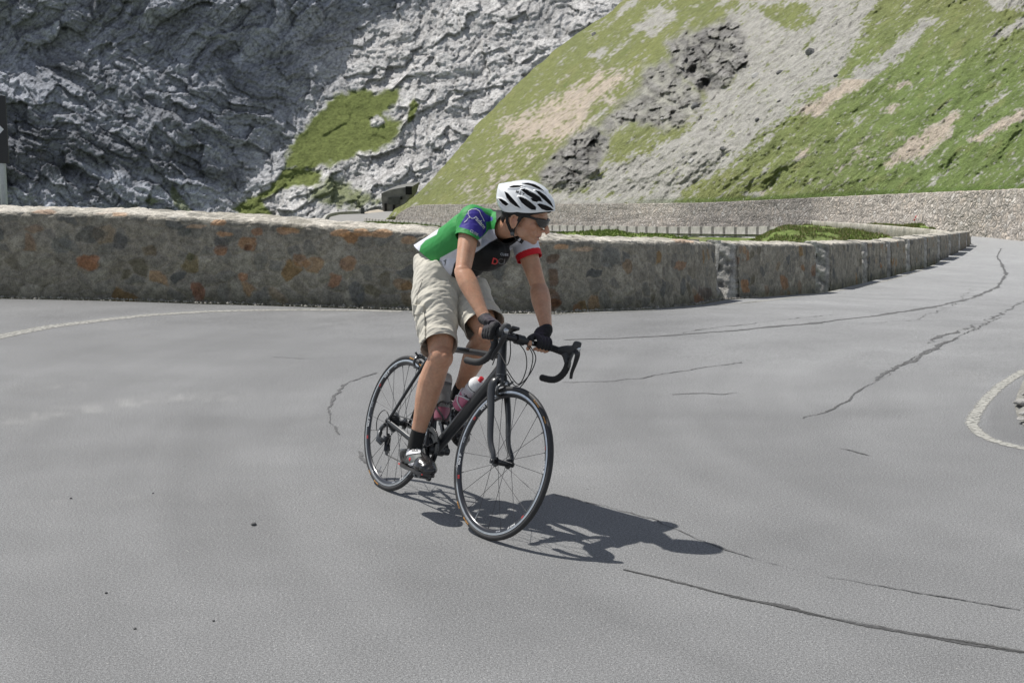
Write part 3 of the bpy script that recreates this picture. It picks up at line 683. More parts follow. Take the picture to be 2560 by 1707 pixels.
# ---- colour-carrying terrain material
def terrain_mat(name, fine, bstr, bdist, speck=None):
    m, nt, p = newmat(name); c = coords(nt); col = vcol(nt)
    col = mix(nt, .9, col, ramp(nt, tnoise(nt, fine, 6, .65, c), [(.25, .6), (.5, 1.0), (.75, 1.35)]), 'MULTIPLY')
    col = mix(nt, .7, col, ramp(nt, tnoise(nt, fine*6, 4, .6, c), [(.3, .65), (.7, 1.35)]), 'MULTIPLY')
    if speck:
        vo = N(nt, 'ShaderNodeTexVoronoi'); vo.inputs['Scale'].default_value = speck; L(nt, c, vo.inputs['Vector'])
        sc = N(nt, 'ShaderNodeSeparateColor'); L(nt, vo.outputs['Color'], sc.inputs[0])
        mk = math_(nt, 'MULTIPLY', ramp(nt, vo.outputs['Distance'], [(.12, 1.), (.2, 0.)]), math_(nt, 'GREATER_THAN', sc.outputs[0], .8))
        col = mix(nt, math_(nt, 'MULTIPLY', mk, .7), col, (.5, .48, .45))
    L(nt, col, p.inputs['Base Color']); p.inputs['Roughness'].default_value = .95; p.inputs['Specular IOR Level'].default_value = .1
    bump(nt, p, math_(nt, 'ADD', tnoise(nt, fine, 7, .7, c), math_(nt, 'MULTIPLY', tnoise(nt, fine*5, 3, .6, c), .3)), bstr, bdist); return m
M_hill = terrain_mat('grass_and_scree', .9, 1., .8, 1.6)
M_cliff = terrain_mat('limestone', .8, .9, .6)

# ---- HILL : inclined slope behind the retaining wall
A_ = at(985., 512., 262.); B_ = at(2560., 471., 95.); C_ = at(1567., 0., 300.)
nrm = np.cross(B_-A_, C_-A_); nrm /= np.linalg.norm(nrm); nrm = nrm*np.sign(nrm[2])
def ridge_u(v): return np.interp(v/K, [-320, -60, 5, 35, 75, 120, 190, 290, 370, 430, 465, 480, 500, 520], [1800, 1490, 1432, 1398, 1332, 1272, 1195, 1098, 1035, 978, 940, 912, 893, 880])*K
vv = np.arange(-260, 562, 2.6); nu = 620
su = np.linspace(0, 1, nu)**1.0
UL = ridge_u(vv)+10*fbm(v3(vv/40, 0, 5.), 4)
U = UL[:, None]+(3000-UL[:, None])*su[None]; Vv = np.broadcast_to(vv[:, None], U.shape)
r = ray(U, Vv); cam0 = np.array([0, 0, CAMH])
Yp = ((A_-cam0)@nrm)/(r@nrm)
vt = np.interp(U, [q_[0] for q_ in RW], [q_[1] for q_ in RW]); Yw = np.interp(U, [q_[0] for q_ in RW], [q_[2] for q_ in RW])
vt = np.interp(U, ru, rvp); Yw = np.interp(U, ru, rt[:, 1])
rt_ = ray(U, vt); Ypw = ((A_-cam0)@nrm)/(rt_@nrm)
dv = np.clip(vt-Vv, 0, None)
Yc = Yp+(Yw-Ypw)*np.exp(-dv/140)
below = Vv > vt
Yc = np.where(below, Yw+1.0+.02*(Vv-vt), Yc+1.0)
Yc = np.clip(Yc, 60, 520)
# relief: fall-line coordinates in the picture of the slope, ~41 deg
g1 = (U*math.cos(.72)-Vv*math.sin(.72)*1.0); g2 = (U*math.sin(.72)+Vv*math.cos(.72))   # along / across
def Zc(p): return [((x/1.8375)+1280, y/1.8375) for x, y in p]
def msk(p, soft=14, nz=22, sc=45, seed=0.):
    return sstep(-soft*2.4, soft*2.4, polysd(U, Vv, Zc(p))+nz*fbm(v3(g1/(sc*1.6), g2/sc, seed), 5, 2.1, .62)*1.5)
scree = msk([(1000, 60), (1090, 10), (1140, -300), (2000, -500), (1680, 0), (1620, 130), (1540, 260), (1480, 370), (1330, 480), (1180, 620), (1050, 730), (930, 790), (800, 870), (750, 960), (-200, 1010), (-200, 960), (150, 880), (330, 880), (400, 780), (560, 700), (740, 640), (840, 520), (900, 440), (960, 380), (1000, 200)], 10, 26, 40, 1.)
scree = scree*(1-.9*msk([(1270, 150), (1380, 110), (1370, 20), (1300, 0), (1130, 40), (1190, 100)], 5, 12, 25, 3.))
mix1 = msk([(330, 930), (520, 720), (760, 640), (950, 560), (1000, 640), (900, 790), (780, 900), (700, 960)], 20, 30, 30, 4.)
rock1 = msk([(715, 200), (790, 145), (850, 150), (1000, 80), (1040, 120), (1080, 200), (1090, 300), (990, 390), (900, 440), (800, 370), (740, 330)], 5, 14, 22, 5.)
rock2 = msk([(610, 320), (700, 280), (800, 370), (870, 430), (870, 510), (780, 570), (700, 600), (560, 560), (440, 620), (370, 600), (480, 500), (580, 420)], 6, 16, 24, 6.)
rock3 = msk([(130, 790), (190, 720), (270, 630), (380, 580), (440, 630), (440, 700), (390, 780), (330, 850), (290, 880), (130, 850)], 4, 10, 22, 7.)
earth = msk([(-60, 560), (100, 500), (250, 400), (400, 330), (540, 330), (500, 420), (380, 500), (330, 590), (280, 620), (200, 650), (0, 640)], 12, 26, 30, 8.)
lleft = msk([(-260, 830), (0, 600), (130, 640), (250, 640), (120, 760), (0, 900), (-200, 930)], 14, 26, 30, 9.)
pats = np.maximum.reduce([msk(p_, 5, 12, 22, 10.+k) for k, p_ in enumerate([[(560, 130), (620, 70), (680, 30), (760, 50), (750, 100), (640, 170)], [(350, 260), (440, 210), (400, 280)], [(480, 90), (640, -40), (580, -60), (500, 50)], [(930, 30), (1070, 0), (1060, -60), (900, -60), (960, 0)], [(2160, -40), (2500, -100), (2500, 40), (2200, 44)], [(2180, 175), (2500, 0), (2500, 60), (2230, 185)], [(1690, 775), (1800, 650), (1960, 560), (2040, 510), (2060, 530), (2000, 640), (1900, 720), (1760, 760)], [(2090, 645), (2400, 460), (2400, 520), (2150, 655)], [(1290, 725), (1380, 650), (1400, 680), (1340, 720)], [(1060, 890), (1180, 875), (1160, 900), (1080, 905)], [(1690, 510), (1740, 475), (1790, 480), (1740, 520)], [(1740, 400), (1830, 365), (1830, 380), (1760, 415)], [(1310, 520), (1700, 250), (1900, 80), (1960, 90), (1760, 290), (1400, 540)]])])
mixr = msk([(1400, 830), (1640, 640), (1760, 640), (1640, 740), (1480, 830)], 20, 30, 24, 20.)
streak = sstep(.05, .5, fbm(v3(g1/260, g2/22, 30.), 5))
spk = sstep(.15, .5, fbm(v3(g1/16, g2/9, 31.), 4))
bare = np.clip(np.maximum.reduce([scree*(.55+.45*sstep(-.5, .1, fbm(v3(g1/60, g2/22, 33.), 4))), pats*.9, earth*.75, lleft*.5*(.4+spk), mixr*.55*(.5+spk), .32*streak, mix1*.6]), 0, 1)
fin = fbm(v3(g1/9, g2/6, 92.), 4); med = fbm(v3(g1/45, g2/16, 93.), 5)
bare = np.clip(sstep(-.22, .22, bare-.47+1.05*fin+.95*med+.22*streak)*.92+.25*spk*sstep(-.2, .4, med), 0, 1)
brk_ = sstep(-.35, .15, fbm(v3(U/30, Vv/22, 91.), 5))
rock = np.maximum.reduce([rock1*(.35+.65*brk_), rock2*.75*brk_, rock3*(.5+.5*brk_)])
bare = np.clip(np.maximum(bare, .8*np.maximum.reduce([rock1, rock2, rock3])), 0, 1)
shade_var = fbm(v3(g1/120, g2/60, 40.), 4)
grass = np.stack([.215+.03*shade_var, .235+.025*shade_var, .095+0*shade_var], -1)
rgt = sstep(1700, 2350, U)*sstep(-50, 250, Vv)
grass = grass*(1-rgt[..., None])+np.array([.172, .228, .080])*rgt[..., None]*(1+.15*shade_var)[..., None]
yel = sstep(.1, .6, fbm(v3(g1/70, g2/28, 41.), 4))[..., None]; grass = grass*(1-.5*yel)+np.array([.27, .27, .12])*.5*yel
dkg = sstep(.25, .6, fbm(v3(g1/26, g2/14, 43.), 4))[..., None]*.40; grass = grass*(1-dkg)+np.array([.09, .15, .045])*dkg
barec = np.array([.43, .415, .39])*(1+.25*fbm(v3(g1/30, g2/12, 44.), 4))[..., None]
pink = np.clip(earth+pats*(U > 1900)*(Vv > 200)+mixr*.6+.5*lleft, 0, 1)[..., None]; barec = barec*(1-pink)+np.array([.52, .44, .37])*pink*(1+.2*fbm(v3(g1/20, g2/10, 45.), 4))[..., None]
rockc = np.array([.27, .262, .25])*(1+.6*fbm(v3(U/22, Vv/16, 46.), 4))[..., None]
hfa0, hea0 = facets(U, Vv*1.2, 30, 13); hfb0, heb0 = facets(U, Vv, 10, 15); rockc = rockc*((1-.5*sstep(.2, 0, hea0))*(1-.35*sstep(.2, 0, heb0))*(1+.5*hfa0))[..., None]
col = grass*(1-bare[..., None])+barec*bare[..., None]; col = col*(1-rock[..., None])+rockc*rock[..., None]
# green lip just above the retaining wall
lip = sstep(16, 5, dv)*sstep(1480, 1800, U); col = col*(1-.7*lip[..., None])+np.array([.11, .17, .045])*.7*lip[..., None]
# relief (metres towards the viewer)
fo = sstep(2, 40, dv)
rel = 4.0*fbm(v3(g1/260, g2/110, 50.), 3)+1.2*fbm(v3(g1/80, g2/26, 51.), 4)+.6*fbm(v3(g1/14, g2/9, 52.), 4)+.7*bare*fbm(v3(g1/18, g2/12, 53.), 4)
hfa, hea = facets(U+8*fin, Vv*1.2, 30, 13); hfb, heb = facets(U, Vv, 12, 15)
rk = rock*(4*ridged(v3(U/75, Vv/55, 54.), 5)+4.5*hfa+2*hfb+3*np.abs(fbm(v3(U/24, Vv/18, 55.), 4)))
cav = 12*(np.exp(-(((U-1768)/20)**2+((Vv-210)/28)**2))+.9*np.exp(-(((U-1490)/26)**2+((Vv-368)/30)**2))+.5*np.exp(-(((U-1735)/14)**2+((Vv-180)/16)**2)))
rel = rel*fo*.75+(rk*.36-cav*.5)*fo
Yd = Yc-rel*(1.5-.7*rgt)
Hp = at(U, Vv, Yd)
# fold the crest backwards on the left so that the spur is solid
back = []
for k, (dx, dy, dz) in enumerate([(-.5, 2, -.1), (-1, 12, -3), (-4, 40, -25)]):
    b_ = Hp[:, 0].copy(); b_ += np.array([dx, dy, dz]); back.append(b_)
Hf = np.concatenate([np.stack(back[::-1], 1), Hp], 1); colf = np.concatenate([np.repeat(col[:, :1], 3, 1), col], 1)
hill = mesh_obj('hillside', Hf.reshape(-1, 3), grid_faces(Hf.shape[0], Hf.shape[1])[:, ::-1], M_hill, cols=np.clip(colf, .01, .8).reshape(-1, 3)); tag(hill, kind='structure')

# boulders lying on the scree
M_bld = simple('boulder_stone', (.13, .13, .13), .95, var=.3, scale=.9, bmp=.6, bdist=.1); M_bl2 = simple('pale_boulder_stone', (.45, .44, .42), .95, var=.2, scale=.9)
hb = BVHTree.FromPolygons(Hf.reshape(-1, 3).tolist(), grid_faces(Hf.shape[0], Hf.shape[1])[::1].tolist())
def on_hill(u, v):
    d = Vector(ray(u, v)).normalized(); h = hb.ray_cast(Vector((0, 0, CAMH)), d, 900); return h[0]
BL = [(1378, 242, 26, 0, 'large dark boulder high on the grey scree, right of the rock outcrop'), (845, 490, 20, 0, 'dark boulder resting just below the upper rock outcrop'), (970, 687, 17, 0, 'dark boulder low on the scree, nearest to the wall foot'), (830, 742, 18, 1, 'pale boulder low on the scree beside the dark one'), (1130, 552, 13, 0, 'dark boulder in the middle of the scree slope'), (690, 550, 13, 1, 'pale boulder under the middle rock outcrop'), (936, 550, 11, 1, 'small pale boulder alone in the mid scree'), (1227, 468, 12, 0, 'small dark boulder right of the scree centre'), (1490, 352, 13, 0, 'small grey boulder at the right edge of the scree beside the grass'), (1500, 570, 9, 1, 'small pale boulder in the grass right of the scree'), (380, 160, 14, 0, 'small dark boulder near the left ridge of the grassy slope'), (1232, 335, 16, 0, 'flat dark boulder in the upper scree below the largest one'), (790, 725, 10, 0, 'small dark boulder left of the pale one low on the scree'), (1120, 350, 22, 1, 'broad pale boulder right of the dark cave in the outcrop')]
for k, (x, y, r_, t_, lab) in enumerate(BL):
    u0 = x/1.8375+1280; v0 = y/1.8375; h = on_hill(u0, v0)
    if h is None: continue
    R0 = r_/1.8375/F*h.y*1.0; V, f = lump_mesh(h, R0, 3.1*k, (1.1, 1, .8), .4)
    tag(mesh_obj('boulder', V, f, M_bl2 if t_ else M_bld, smooth=False), lab, 'boulder', 'boulders on the scree slope')

# ---- CLIFF
du = 2.9; uu = np.arange(-420, 1960, du); vv = np.arange(-240, 640, du)
U, Vv = np.meshgrid(uu, vv)
def M2(p, soft=10, nz=18, sc=40, seed=0.): return sstep(-soft, soft, polysd(U, Vv, [(x*K, y*K) for x, y in p])+nz*fbm(v3(U/sc, Vv/sc, seed), 5))
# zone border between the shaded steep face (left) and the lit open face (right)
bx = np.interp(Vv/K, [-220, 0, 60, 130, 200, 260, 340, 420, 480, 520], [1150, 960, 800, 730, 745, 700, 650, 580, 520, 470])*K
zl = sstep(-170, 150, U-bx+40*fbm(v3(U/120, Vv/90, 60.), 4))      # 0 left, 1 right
hgt = (620-Vv)
slope = .125*(1-zl)+.175*zl
yx = (.16*(1-zl)-.12*zl)*.135; bu = np.cumsum(yx, 1)*du; bu -= bu[:, [int((1000+420)/du)]]
base = 500+np.cumsum(slope[::-1], 0)[::-1]*du+bu
# gully between: right face set back
# relief: strata directions vary over the face
ang = np.radians(38)*sstep(300, -100, Vv-(U-0)*.35)+np.radians(-28)*sstep(-100, 300, Vv-(U-0)*.35)
ang = ang*(1-zl)+np.radians(30)*zl
wu = U+45*fbm(v3(U/150, Vv/150, 61.), 3); wv = Vv+45*fbm(v3(U/150, Vv/150, 62.), 3)
def rotc(a): return wu*math.cos(a)-wv*math.sin(a), wu*math.sin(a)+wv*math.cos(a)
p1 = rotc(math.radians(40)); p2 = rotc(math.radians(-30)); p3 = rotc(math.radians(28)); p4 = rotc(math.radians(75))
def strat(p, a, b, sd, o=5): return ridged(v3(p[0]/a, p[1]/b, sd), o, 2.05, .55)
wA = sstep(260, 60, Vv+.0*U+60*fbm(v3(U/200, Vv/200, 63.), 2)-(-.0)); wA = wA*(1-zl)
R1 = strat(p1, 300, 75, 64.); R2 = strat(p2, 260, 60, 65.); R3 = strat(p3, 150, 60, 66.); R4 = strat(p4, 120, 70, 67., 4)
relL = (wA*R1+(1-wA)*R2)*19+R4*6
relR = R3*13+R4*4
crag = ridged(v3(wu/46, wv/32, 68.), 5, 2.1, .6)*5+np.abs(fbm(v3(wu/16, wv/12, 69.), 4))*3.2
step_ = 5*np.sin(3*fbm(v3(p2[0]/160, p2[1]/40, 70.), 3)*4)*(1-zl)
rel = relL*(1-zl)+relR*zl+crag*.35+step_*.5
# broad hollows and buttresses on the left
fa, ea = facets(p1[0]*.45, p1[1], 34, 3); fb, eb = facets(p2[0]*.42, p2[1], 30, 5); fc, ec = facets(p3[0]*.6, p3[1], 30, 7)
fd, ed = facets(wu*.8+10*fbm(v3(U/20, Vv/20, 90.), 3), wv, 12, 9); fe, ee_ = facets(wu, wv*1.3, 5.5, 11)
fL = wA*fa+(1-wA)*fb; fac = fL*(1-zl)+fc*zl; eg = (wA*ea+(1-wA)*eb)*(1-zl)+ec*zl
rel = rel*.75+(fac*14+fd*4.5+fe*1.8)*1.15
mac = ridged(v3(p1[0]/420, p1[1]/95, 95.), 3)*wA+ridged(v3(p2[0]/380, p2[1]/85, 96.), 3)*(1-wA-zl).clip(0, 1)+zl*ridged(v3(p3[0]/260, p3[1]/90, 97.), 3)
rel += 26*fbm(v3(U/330, Vv/260, 71.), 2)*(1-zl)+10*fbm(v3(U/200, Vv/160, 72.), 2)*zl
dk1 = M2([(-500, 330), (-100, 200), (40, 250), (200, 300), (420, 330), (560, 400), (600, 470), (420, 470), (300, 420), (160, 470), (0, 480), (-500, 560)], 30, 40, 70, 73.)
gl = M2([(-500, 430), (0, 432), (110, 420), (180, 380), (260, 385), (420, 400), (560, 440), (660, 300), (740, 220), (700, 360), (640, 420), (590, 520), (-500, 560)], 14, 22, 50, 74.)
# grass on the cliff foot
g_a = M2([(775, 215), (825, 205), (860, 215), (915, 200), (922, 225), (880, 265), (920, 280), (918, 310), (880, 345), (830, 350), (790, 372), (740, 382), (700, 392), (655, 385), (660, 350), (690, 305), (740, 250)], 8, 20, 22, 75.)*(1-.92*M2([(850, 275), (868, 262), (884, 280), (870, 292), (852, 290)], 3, 5, 14, 76.))
g_b = M2([(655, 385), (740, 390), (735, 425), (660, 430), (600, 460), (640, 505), (560, 510), (535, 480), (570, 455), (620, 430)], 5, 14, 26, 77.)
g_c = np.maximum(M2([(760, 400), (830, 440), (870, 460), (830, 480), (760, 470), (700, 455), (740, 420)], 12, 26, 20, 78.)*.8, M2([(950, 225), (962, 240), (950, 275), (935, 285), (940, 240)], 3, 6, 14, 79.))
g_d = np.maximum.reduce([sstep(.50, .68, fbm(v3(U/20, Vv/12, 80.), 4))*sstep(-.2, .3, fbm(v3(U/120, Vv/90, 81.), 2)), M2([(395, 425), (430, 470), (455, 500), (430, 498), (400, 470), (390, 440)], 2, 5, 12, 82.), M2([(330, 460), (350, 455), (365, 463), (345, 472)], 2, 4, 12, 83.)])
gr = np.clip(np.maximum.reduce([g_a, g_b, g_c, g_d*.7]), 0, 1)
rel = rel*(1-.82*g_a)*(1-.45*g_b)+8*g_a
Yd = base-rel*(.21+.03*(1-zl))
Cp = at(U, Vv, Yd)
cz = fbm(v3(wu/60, wv/40, 84.), 5); cz2 = fbm(v3(p2[0]/90, p2[1]/14, 85.), 4)
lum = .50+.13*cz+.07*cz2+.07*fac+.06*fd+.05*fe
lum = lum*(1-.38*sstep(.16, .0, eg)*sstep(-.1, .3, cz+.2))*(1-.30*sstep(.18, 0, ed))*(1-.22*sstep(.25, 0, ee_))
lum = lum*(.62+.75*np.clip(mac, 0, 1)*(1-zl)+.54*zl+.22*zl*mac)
lum = lum*(1-.22*(1-zl)*(1-.75*gl))  # left face darker: cloud shade put into the rock colour
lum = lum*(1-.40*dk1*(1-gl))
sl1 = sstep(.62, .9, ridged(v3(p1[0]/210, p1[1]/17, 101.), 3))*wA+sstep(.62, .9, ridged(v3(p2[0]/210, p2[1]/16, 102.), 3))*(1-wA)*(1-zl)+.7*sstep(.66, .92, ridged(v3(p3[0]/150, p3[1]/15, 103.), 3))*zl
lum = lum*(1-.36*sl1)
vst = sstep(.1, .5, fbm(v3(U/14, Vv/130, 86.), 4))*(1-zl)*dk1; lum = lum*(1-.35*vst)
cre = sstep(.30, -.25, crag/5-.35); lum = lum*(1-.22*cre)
cc = np.stack([lum*(.92+.08*zl), lum*(.96+.02*zl), lum*(1.06-.10*zl)], -1)  # left face bluer: haze tint put into the rock colour
warm = sstep(.3, .6, fbm(v3(U/50, Vv/70, 87.), 3))[..., None]*.16*(1-zl[..., None]); cc = cc*(1-warm)+np.array([.27, .24, .2])*warm
gc = np.array([.165, .195, .065])*(1+.3*fbm(v3(U/30, Vv/22, 88.), 4))[..., None]
gc = gc*(1-.3*sstep(.1, .5, fbm(v3(U/10, Vv/8, 89.), 3)))[..., None]
cc = cc*(1-gr[..., None])+gc*gr[..., None]
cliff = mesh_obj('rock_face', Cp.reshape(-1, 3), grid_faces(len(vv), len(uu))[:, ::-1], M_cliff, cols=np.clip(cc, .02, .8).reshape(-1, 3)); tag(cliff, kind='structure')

# ---- old concrete bunker at the hairpin
M_bk = simple('stained_concrete', (.17, .17, .16), .95, var=.3, scale=.8, bmp=.3)
bk = empty('concrete_bunker', tuple(at(985., 527., 309.)), 'small grey concrete bunker with dark openings cut into the slope by the far hairpin', 'bunker')
def bp(u, v, Y): return at(float(u), float(v), float(Y))
b = MB()
fr = [bp(953, 484, 309), (bp(975, 475, 309)), bp(1000, 470, 309), bp(1031, 466, 309), bp(1024, 492, 309), bp(1010, 512, 309), bp(990, 530, 309), bp(957, 530, 309)]
bkb = [p_+np.array([1.0, 9, .6]) for p_ in fr]; n_ = 8
b.add(fr+bkb, [tuple(range(8))]+[(k, (k+1) % 8, 8+(k+1) % 8, 8+k) for k in range(8)]); b.build('wall', M_bk, bk, False)
M_hole = simple('dark_opening', (.006, .006, .006), .9, scale=2)
for nm, (x0, y0_, x1, y1_) in (('doorway', (961, 509, 967, 528)), ('doorway', (982, 512, 988, 530)), ('window', (1001, 492, 1006, 499))):
    p0_, p1_ = bp(x0, y0_, 308.8), bp(x1, y1_, 308.8); MB().box((p0_+p1_)/2, p1_[0]-p0_[0], .3, p0_[2]-p1_[2]).build(nm, M_hole, bk, False)
b = MB(); p0_, p1_ = bp(971, 494, 308.7), bp(1000, 512, 308.7); b.box((p0_+p1_)/2, p1_[0]-p0_[0], .2, p0_[2]-p1_[2]); b.build('stained_panel', simple('dark_concrete', (.075, .08, .075), .95, var=.3, scale=1), bk, False)
# black opening in the right wing
b = MB(); p0_, p1_ = bp(1014, 466, 308.6), bp(1030, 487, 308.6); b.box((p0_+p1_)/2, p1_[0]-p0_[0], .3, p0_[2]-p1_[2]); b.build('embrasure', M_hole, bk, False)

# ---- red hydrant by the retaining wall
hy = at(2292., 566., 110.); M_red = simple('hydrant_red', (.42, .04, .04), .5, scale=5)
hyd = empty('fire_hydrant', tuple(hy), 'small red hydrant standing at the foot of the retaining wall', 'hydrant')
b = MB(); b.lathe(hy, (0, 0, 1), [(0, .2), (.12, .2), (.14, .13), (.62, .13), (.66, .17), (.72, .17)], 16); b.build('body', M_red, hyd)
b = MB(); b.lathe(hy+[0, 0, .72], (0, 0, 1), [(0, .15), (.08, .13), (.15, .05), (.17, 0.001)], 16); b.build('cap', M_red, hyd)
b = MB(); b.tube([hy+[-.25, 0, .5], hy+[.25, 0, .5]], .07, 12); b.build('outlet', M_red, hyd)

# ---- ground between the near wall and the lower road: grassy bank
def bank_strip(name, near, far, crown, n=150, m=26, colr_=None):
    near = catmull(near, n); far = catmull(far, n); t = np.linspace(0, 1, m)[:, None, None]
    P = near[None]*(1-t)+far[None]*t; tb = t[..., 0]
    P[..., 2] += crown(tb, np.linspace(0, 1, n)[None])
    P[..., 2] += .35*fbm(v3(P[..., 0]*.25, P[..., 1]*.12, 9.), 4)*np.sin(math.pi*tb)
    return P
M_bank = terrain_mat('bank_grass', 1.3, .8, .3)
# foot behind the near wall (left to right) and guard-block line (left to right)
o_ = np.array([-.25, .55, -.35])
nearB = [wb[0]+o_+[0, 0, -.1]]+[wb[i]+np.array([-.35, .6, -.15]) for i in (3, 5, 7, 9, 11, 12, 13, 15, 17, 19, 21)]
farB = [at(*q)+np.array([-1.2, -.5, -.35]) for q in [(700, 640, 240), (800, 600, 245), (940, 566, 262), (1090, 567.5, 231), (1400, 576.5, 182), (1600, 581, 159), (1800, 583.5, 141), (1943, 585, 128), (2080, 588, 115), (2230, 592, 103), (2330, 600, 97)]]
Pb = bank_strip('bank', nearB, farB, lambda t, s: -5.5*np.sin(math.pi*t)**1.0*(1-.9*sstep(.72, .95, s)), 260, 70)
u2, v2 = pix(Pb)
cb = np.array([.12, .165, .045])*(1+.35*fbm(v3(Pb[..., 0]*.8, Pb[..., 1]*.3, 12.), 4))[..., None]
br = sstep(.05, .45, fbm(v3(Pb[..., 0]*.5, Pb[..., 1]*.2, 14.), 4))[..., None]*.6; cb = cb*(1-br)+np.array([.27, .24, .16])*br
tag(mesh_obj('embankment', Pb.reshape(-1, 3), grid_faces(Pb.shape[0], Pb.shape[1]), M_bank, cols=np.clip(cb, .01, .8).reshape(-1, 3)), kind='structure')
# mound between the wall and the far bend, and the green strips that show above the wall
def mound(topl, Y, depth, name, label_kind='structure', seed=1., sub=120):
    """crest given as pixel stations; the bank falls forward and back from it"""
    tl = np.array(topl, float); us_ = np.linspace(tl[0, 0], tl[-1, 0], sub); vs_ = np.interp(us_, tl[:, 0], tl[:, 1])
    Ys = np.interp(us_, tl[:, 0], tl[:, 2]) if tl.shape[1] > 2 else np.full(sub, Y)
    cr = at(us_, vs_, Ys); cr[:, 2] += .12*fbm(v3(us_/9, 0, seed), 3)
    ts = np.linspace(-1, 1, 23); P = []
    for t_ in ts:
        d_ = t_*depth; q_ = cr.copy(); q_[:, 1] += d_; q_[:, 2] -= (abs(t_)**1.5)*depth*.34*(1 if t_ < 0 else .8)
        q_[:, 2] += .30*fbm(v3(q_[:, 0]*.45, q_[:, 1]*.25, seed+4), 4)*(1-.6*(1-abs(t_)))
        P.append(q_)
    P = np.array(P); cg = np.array([.17, .225, .07])*(1+.4*fbm(v3(P[..., 0]*.7, P[..., 1]*.3, seed+6), 4))[..., None]
    br_ = sstep(.0, .4, fbm(v3(P[..., 0]*.35, P[..., 1]*.2, seed+8), 4))[..., None]*.55*(seed == 2.)
    cg = cg*(1-br_)+np.array([.30, .26, .18])*br_
    o = mesh_obj(name, P.reshape(-1, 3), grid_faces(23, sub), M_bank, cols=np.clip(cg, .01, .8).reshape(-1, 3)); tag(o, kind='structure'); return P
md = mound([(1880, 604, 95), (1925, 583, 95), (1965, 566, 96), (2030, 564.5, 97), (2100, 570, 97), (2150, 563, 97), (2200, 561, 96), (2260, 564, 95), (2310, 564, 94), (2345, 578, 92), (2370, 600, 90)], 95, 9, 'grassy_mound', seed=2.)
m2 = mound([(880, 575, 225), (900, 557, 228), (950, 556, 226), (1040, 562, 222), (1110, 570, 215), (1180, 582, 210)], 220, 9, 'grassy_verge', seed=5.)
m3 = mound([(1330, 600, 125), (1390, 586, 128), (1440, 582, 128), (1500, 578, 128), (1540, 577, 128), (1570, 584, 126), (1650, 588, 122), (1720, 594, 116)], 125, 7, 'grassy_verge', seed=8.)
# grass blades on the mounds: nobody could count them
M_blade = terrain_mat('grass_blades', 3, .2, .05)
def blades(name, P, count, hgt, wid, pal, seed):
    r2 = np.random.default_rng(seed); nr_, nc_ = P.shape[:2]
    i = r2.integers(0, nr_-1, count); j = r2.integers(0, nc_-1, count); a_ = r2.random((count, 1)); b_ = r2.random((count, 1))
    base_ = P[i, j]*(1-a_)*(1-b_)+P[i+1, j]*a_*(1-b_)+P[i, j+1]*(1-a_)*b_+P[i+1, j+1]*a_*b_
    keep = fbm(base_*.5, 3) > -.15; base_ = base_[keep]; n = len(base_)
    h_ = hgt*(.5+r2.random((n, 1))); th_ = r2.random((n, 1))*math.pi; d_ = np.concatenate([np.cos(th_), np.sin(th_)*.5, 0*th_], 1)*wid
    ln = np.concatenate([r2.normal(size=(n, 2))*.3, np.ones((n, 1))], 1)*h_
    V = np.stack([base_-d_, base_+d_, base_+ln], 1).reshape(-1, 3); f = np.arange(3*n).reshape(-1, 3)
    c_ = np.array(pal)[r2.integers(0, len(pal), n)]*(.7+.6*r2.random((n, 1))); c_ = np.repeat(c_, 3, 0)
    tag(mesh_obj(name, V, f, M_blade, smooth=False, cols=c_), None, 'grass', kind='stuff')
gpal = [(.20, .27, .07), (.24, .31, .09), (.15, .23, .06), (.32, .32, .15)]
blades('mound_grass', md, 60000, .13, .035, gpal+[(.42, .36, .22), (.36, .30, .16)], 1)
bpy.data.objects['mound_grass']['label'] = 'long grass and low weeds on the mound inside the bend'
blades('verge_grass', m2, 22000, .22, .07, gpal, 2); bpy.data.objects['verge_grass']['label'] = 'bright grass strip below the far left guard blocks'
blades('verge_grass', m3, 20000, .17, .05, gpal, 3); C.objects[-1]['label'] = 'bright grass tufts seen just over the long stone wall, right of the cyclist'

# inner corner of the hairpin at the right edge: rubble and soil inside the painted line
M_grav = terrain_mat('gravel_soil', 6, .8, .03, 9)
pg = [(2640, 905), (2575, 935), (2548, 975), (2538, 1015), (2548, 1050), (2580, 1075), (2700, 1095), (2900, 1090), (2900, 900)]
gp = hit(np.array([p_[0] for p_ in pg], float), np.array([p_[1] for p_ in pg], float)); cg_ = gp.mean(0)
rings = []
for k in range(14):
    t_ = k/13; dens = catmull(np.vstack([gp, gp[:1]]), 90)[:-1]; q_ = cg_+(dens-cg_)*(1-t_); q_[:, 2] = gz(q_[:, 0], q_[:, 1])+.006+.03*sstep(0, .35, t_)+.05*fbm(q_*6, 4)*(t_ > 0); rings.append(q_)
Rg = np.array(rings); cg2 = np.array([.24, .235, .215])*(1+.5*fbm(Rg*5, 4))[..., None]
tag(mesh_obj('gravel_island', Rg.reshape(-1, 3), grid_faces(14, len(rings[0]), True), M_grav, cols=np.clip(cg2, .03, .7).reshape(-1, 3)), kind='structure')
labs = ['pale broken stone at the right edge inside the painted curve', 'smaller stone beside the pale one at the right edge', 'flat stone lying in front of the pale one at the right edge', 'small dark stone at the right edge of the gravel']
for k, (x, y, r_, sq) in enumerate([(2352, 935, .055, (1.4, 1, .4)), (2347, 960, .022, (1, 1, .6)), (2349, 972, .028, (1.6, 1, .4)), (2350, 915, .016, (1, 1, .7))]):
    P_ = hit(np.array(x*K), np.array(y*K)); V, f = lump_mesh(P_+[0, 0, .03], r_, k*2.2, sq); tag(mesh_obj('loose_stone', V, f, M_rub), labs[k], 'stone', 'loose stones at the right edge')

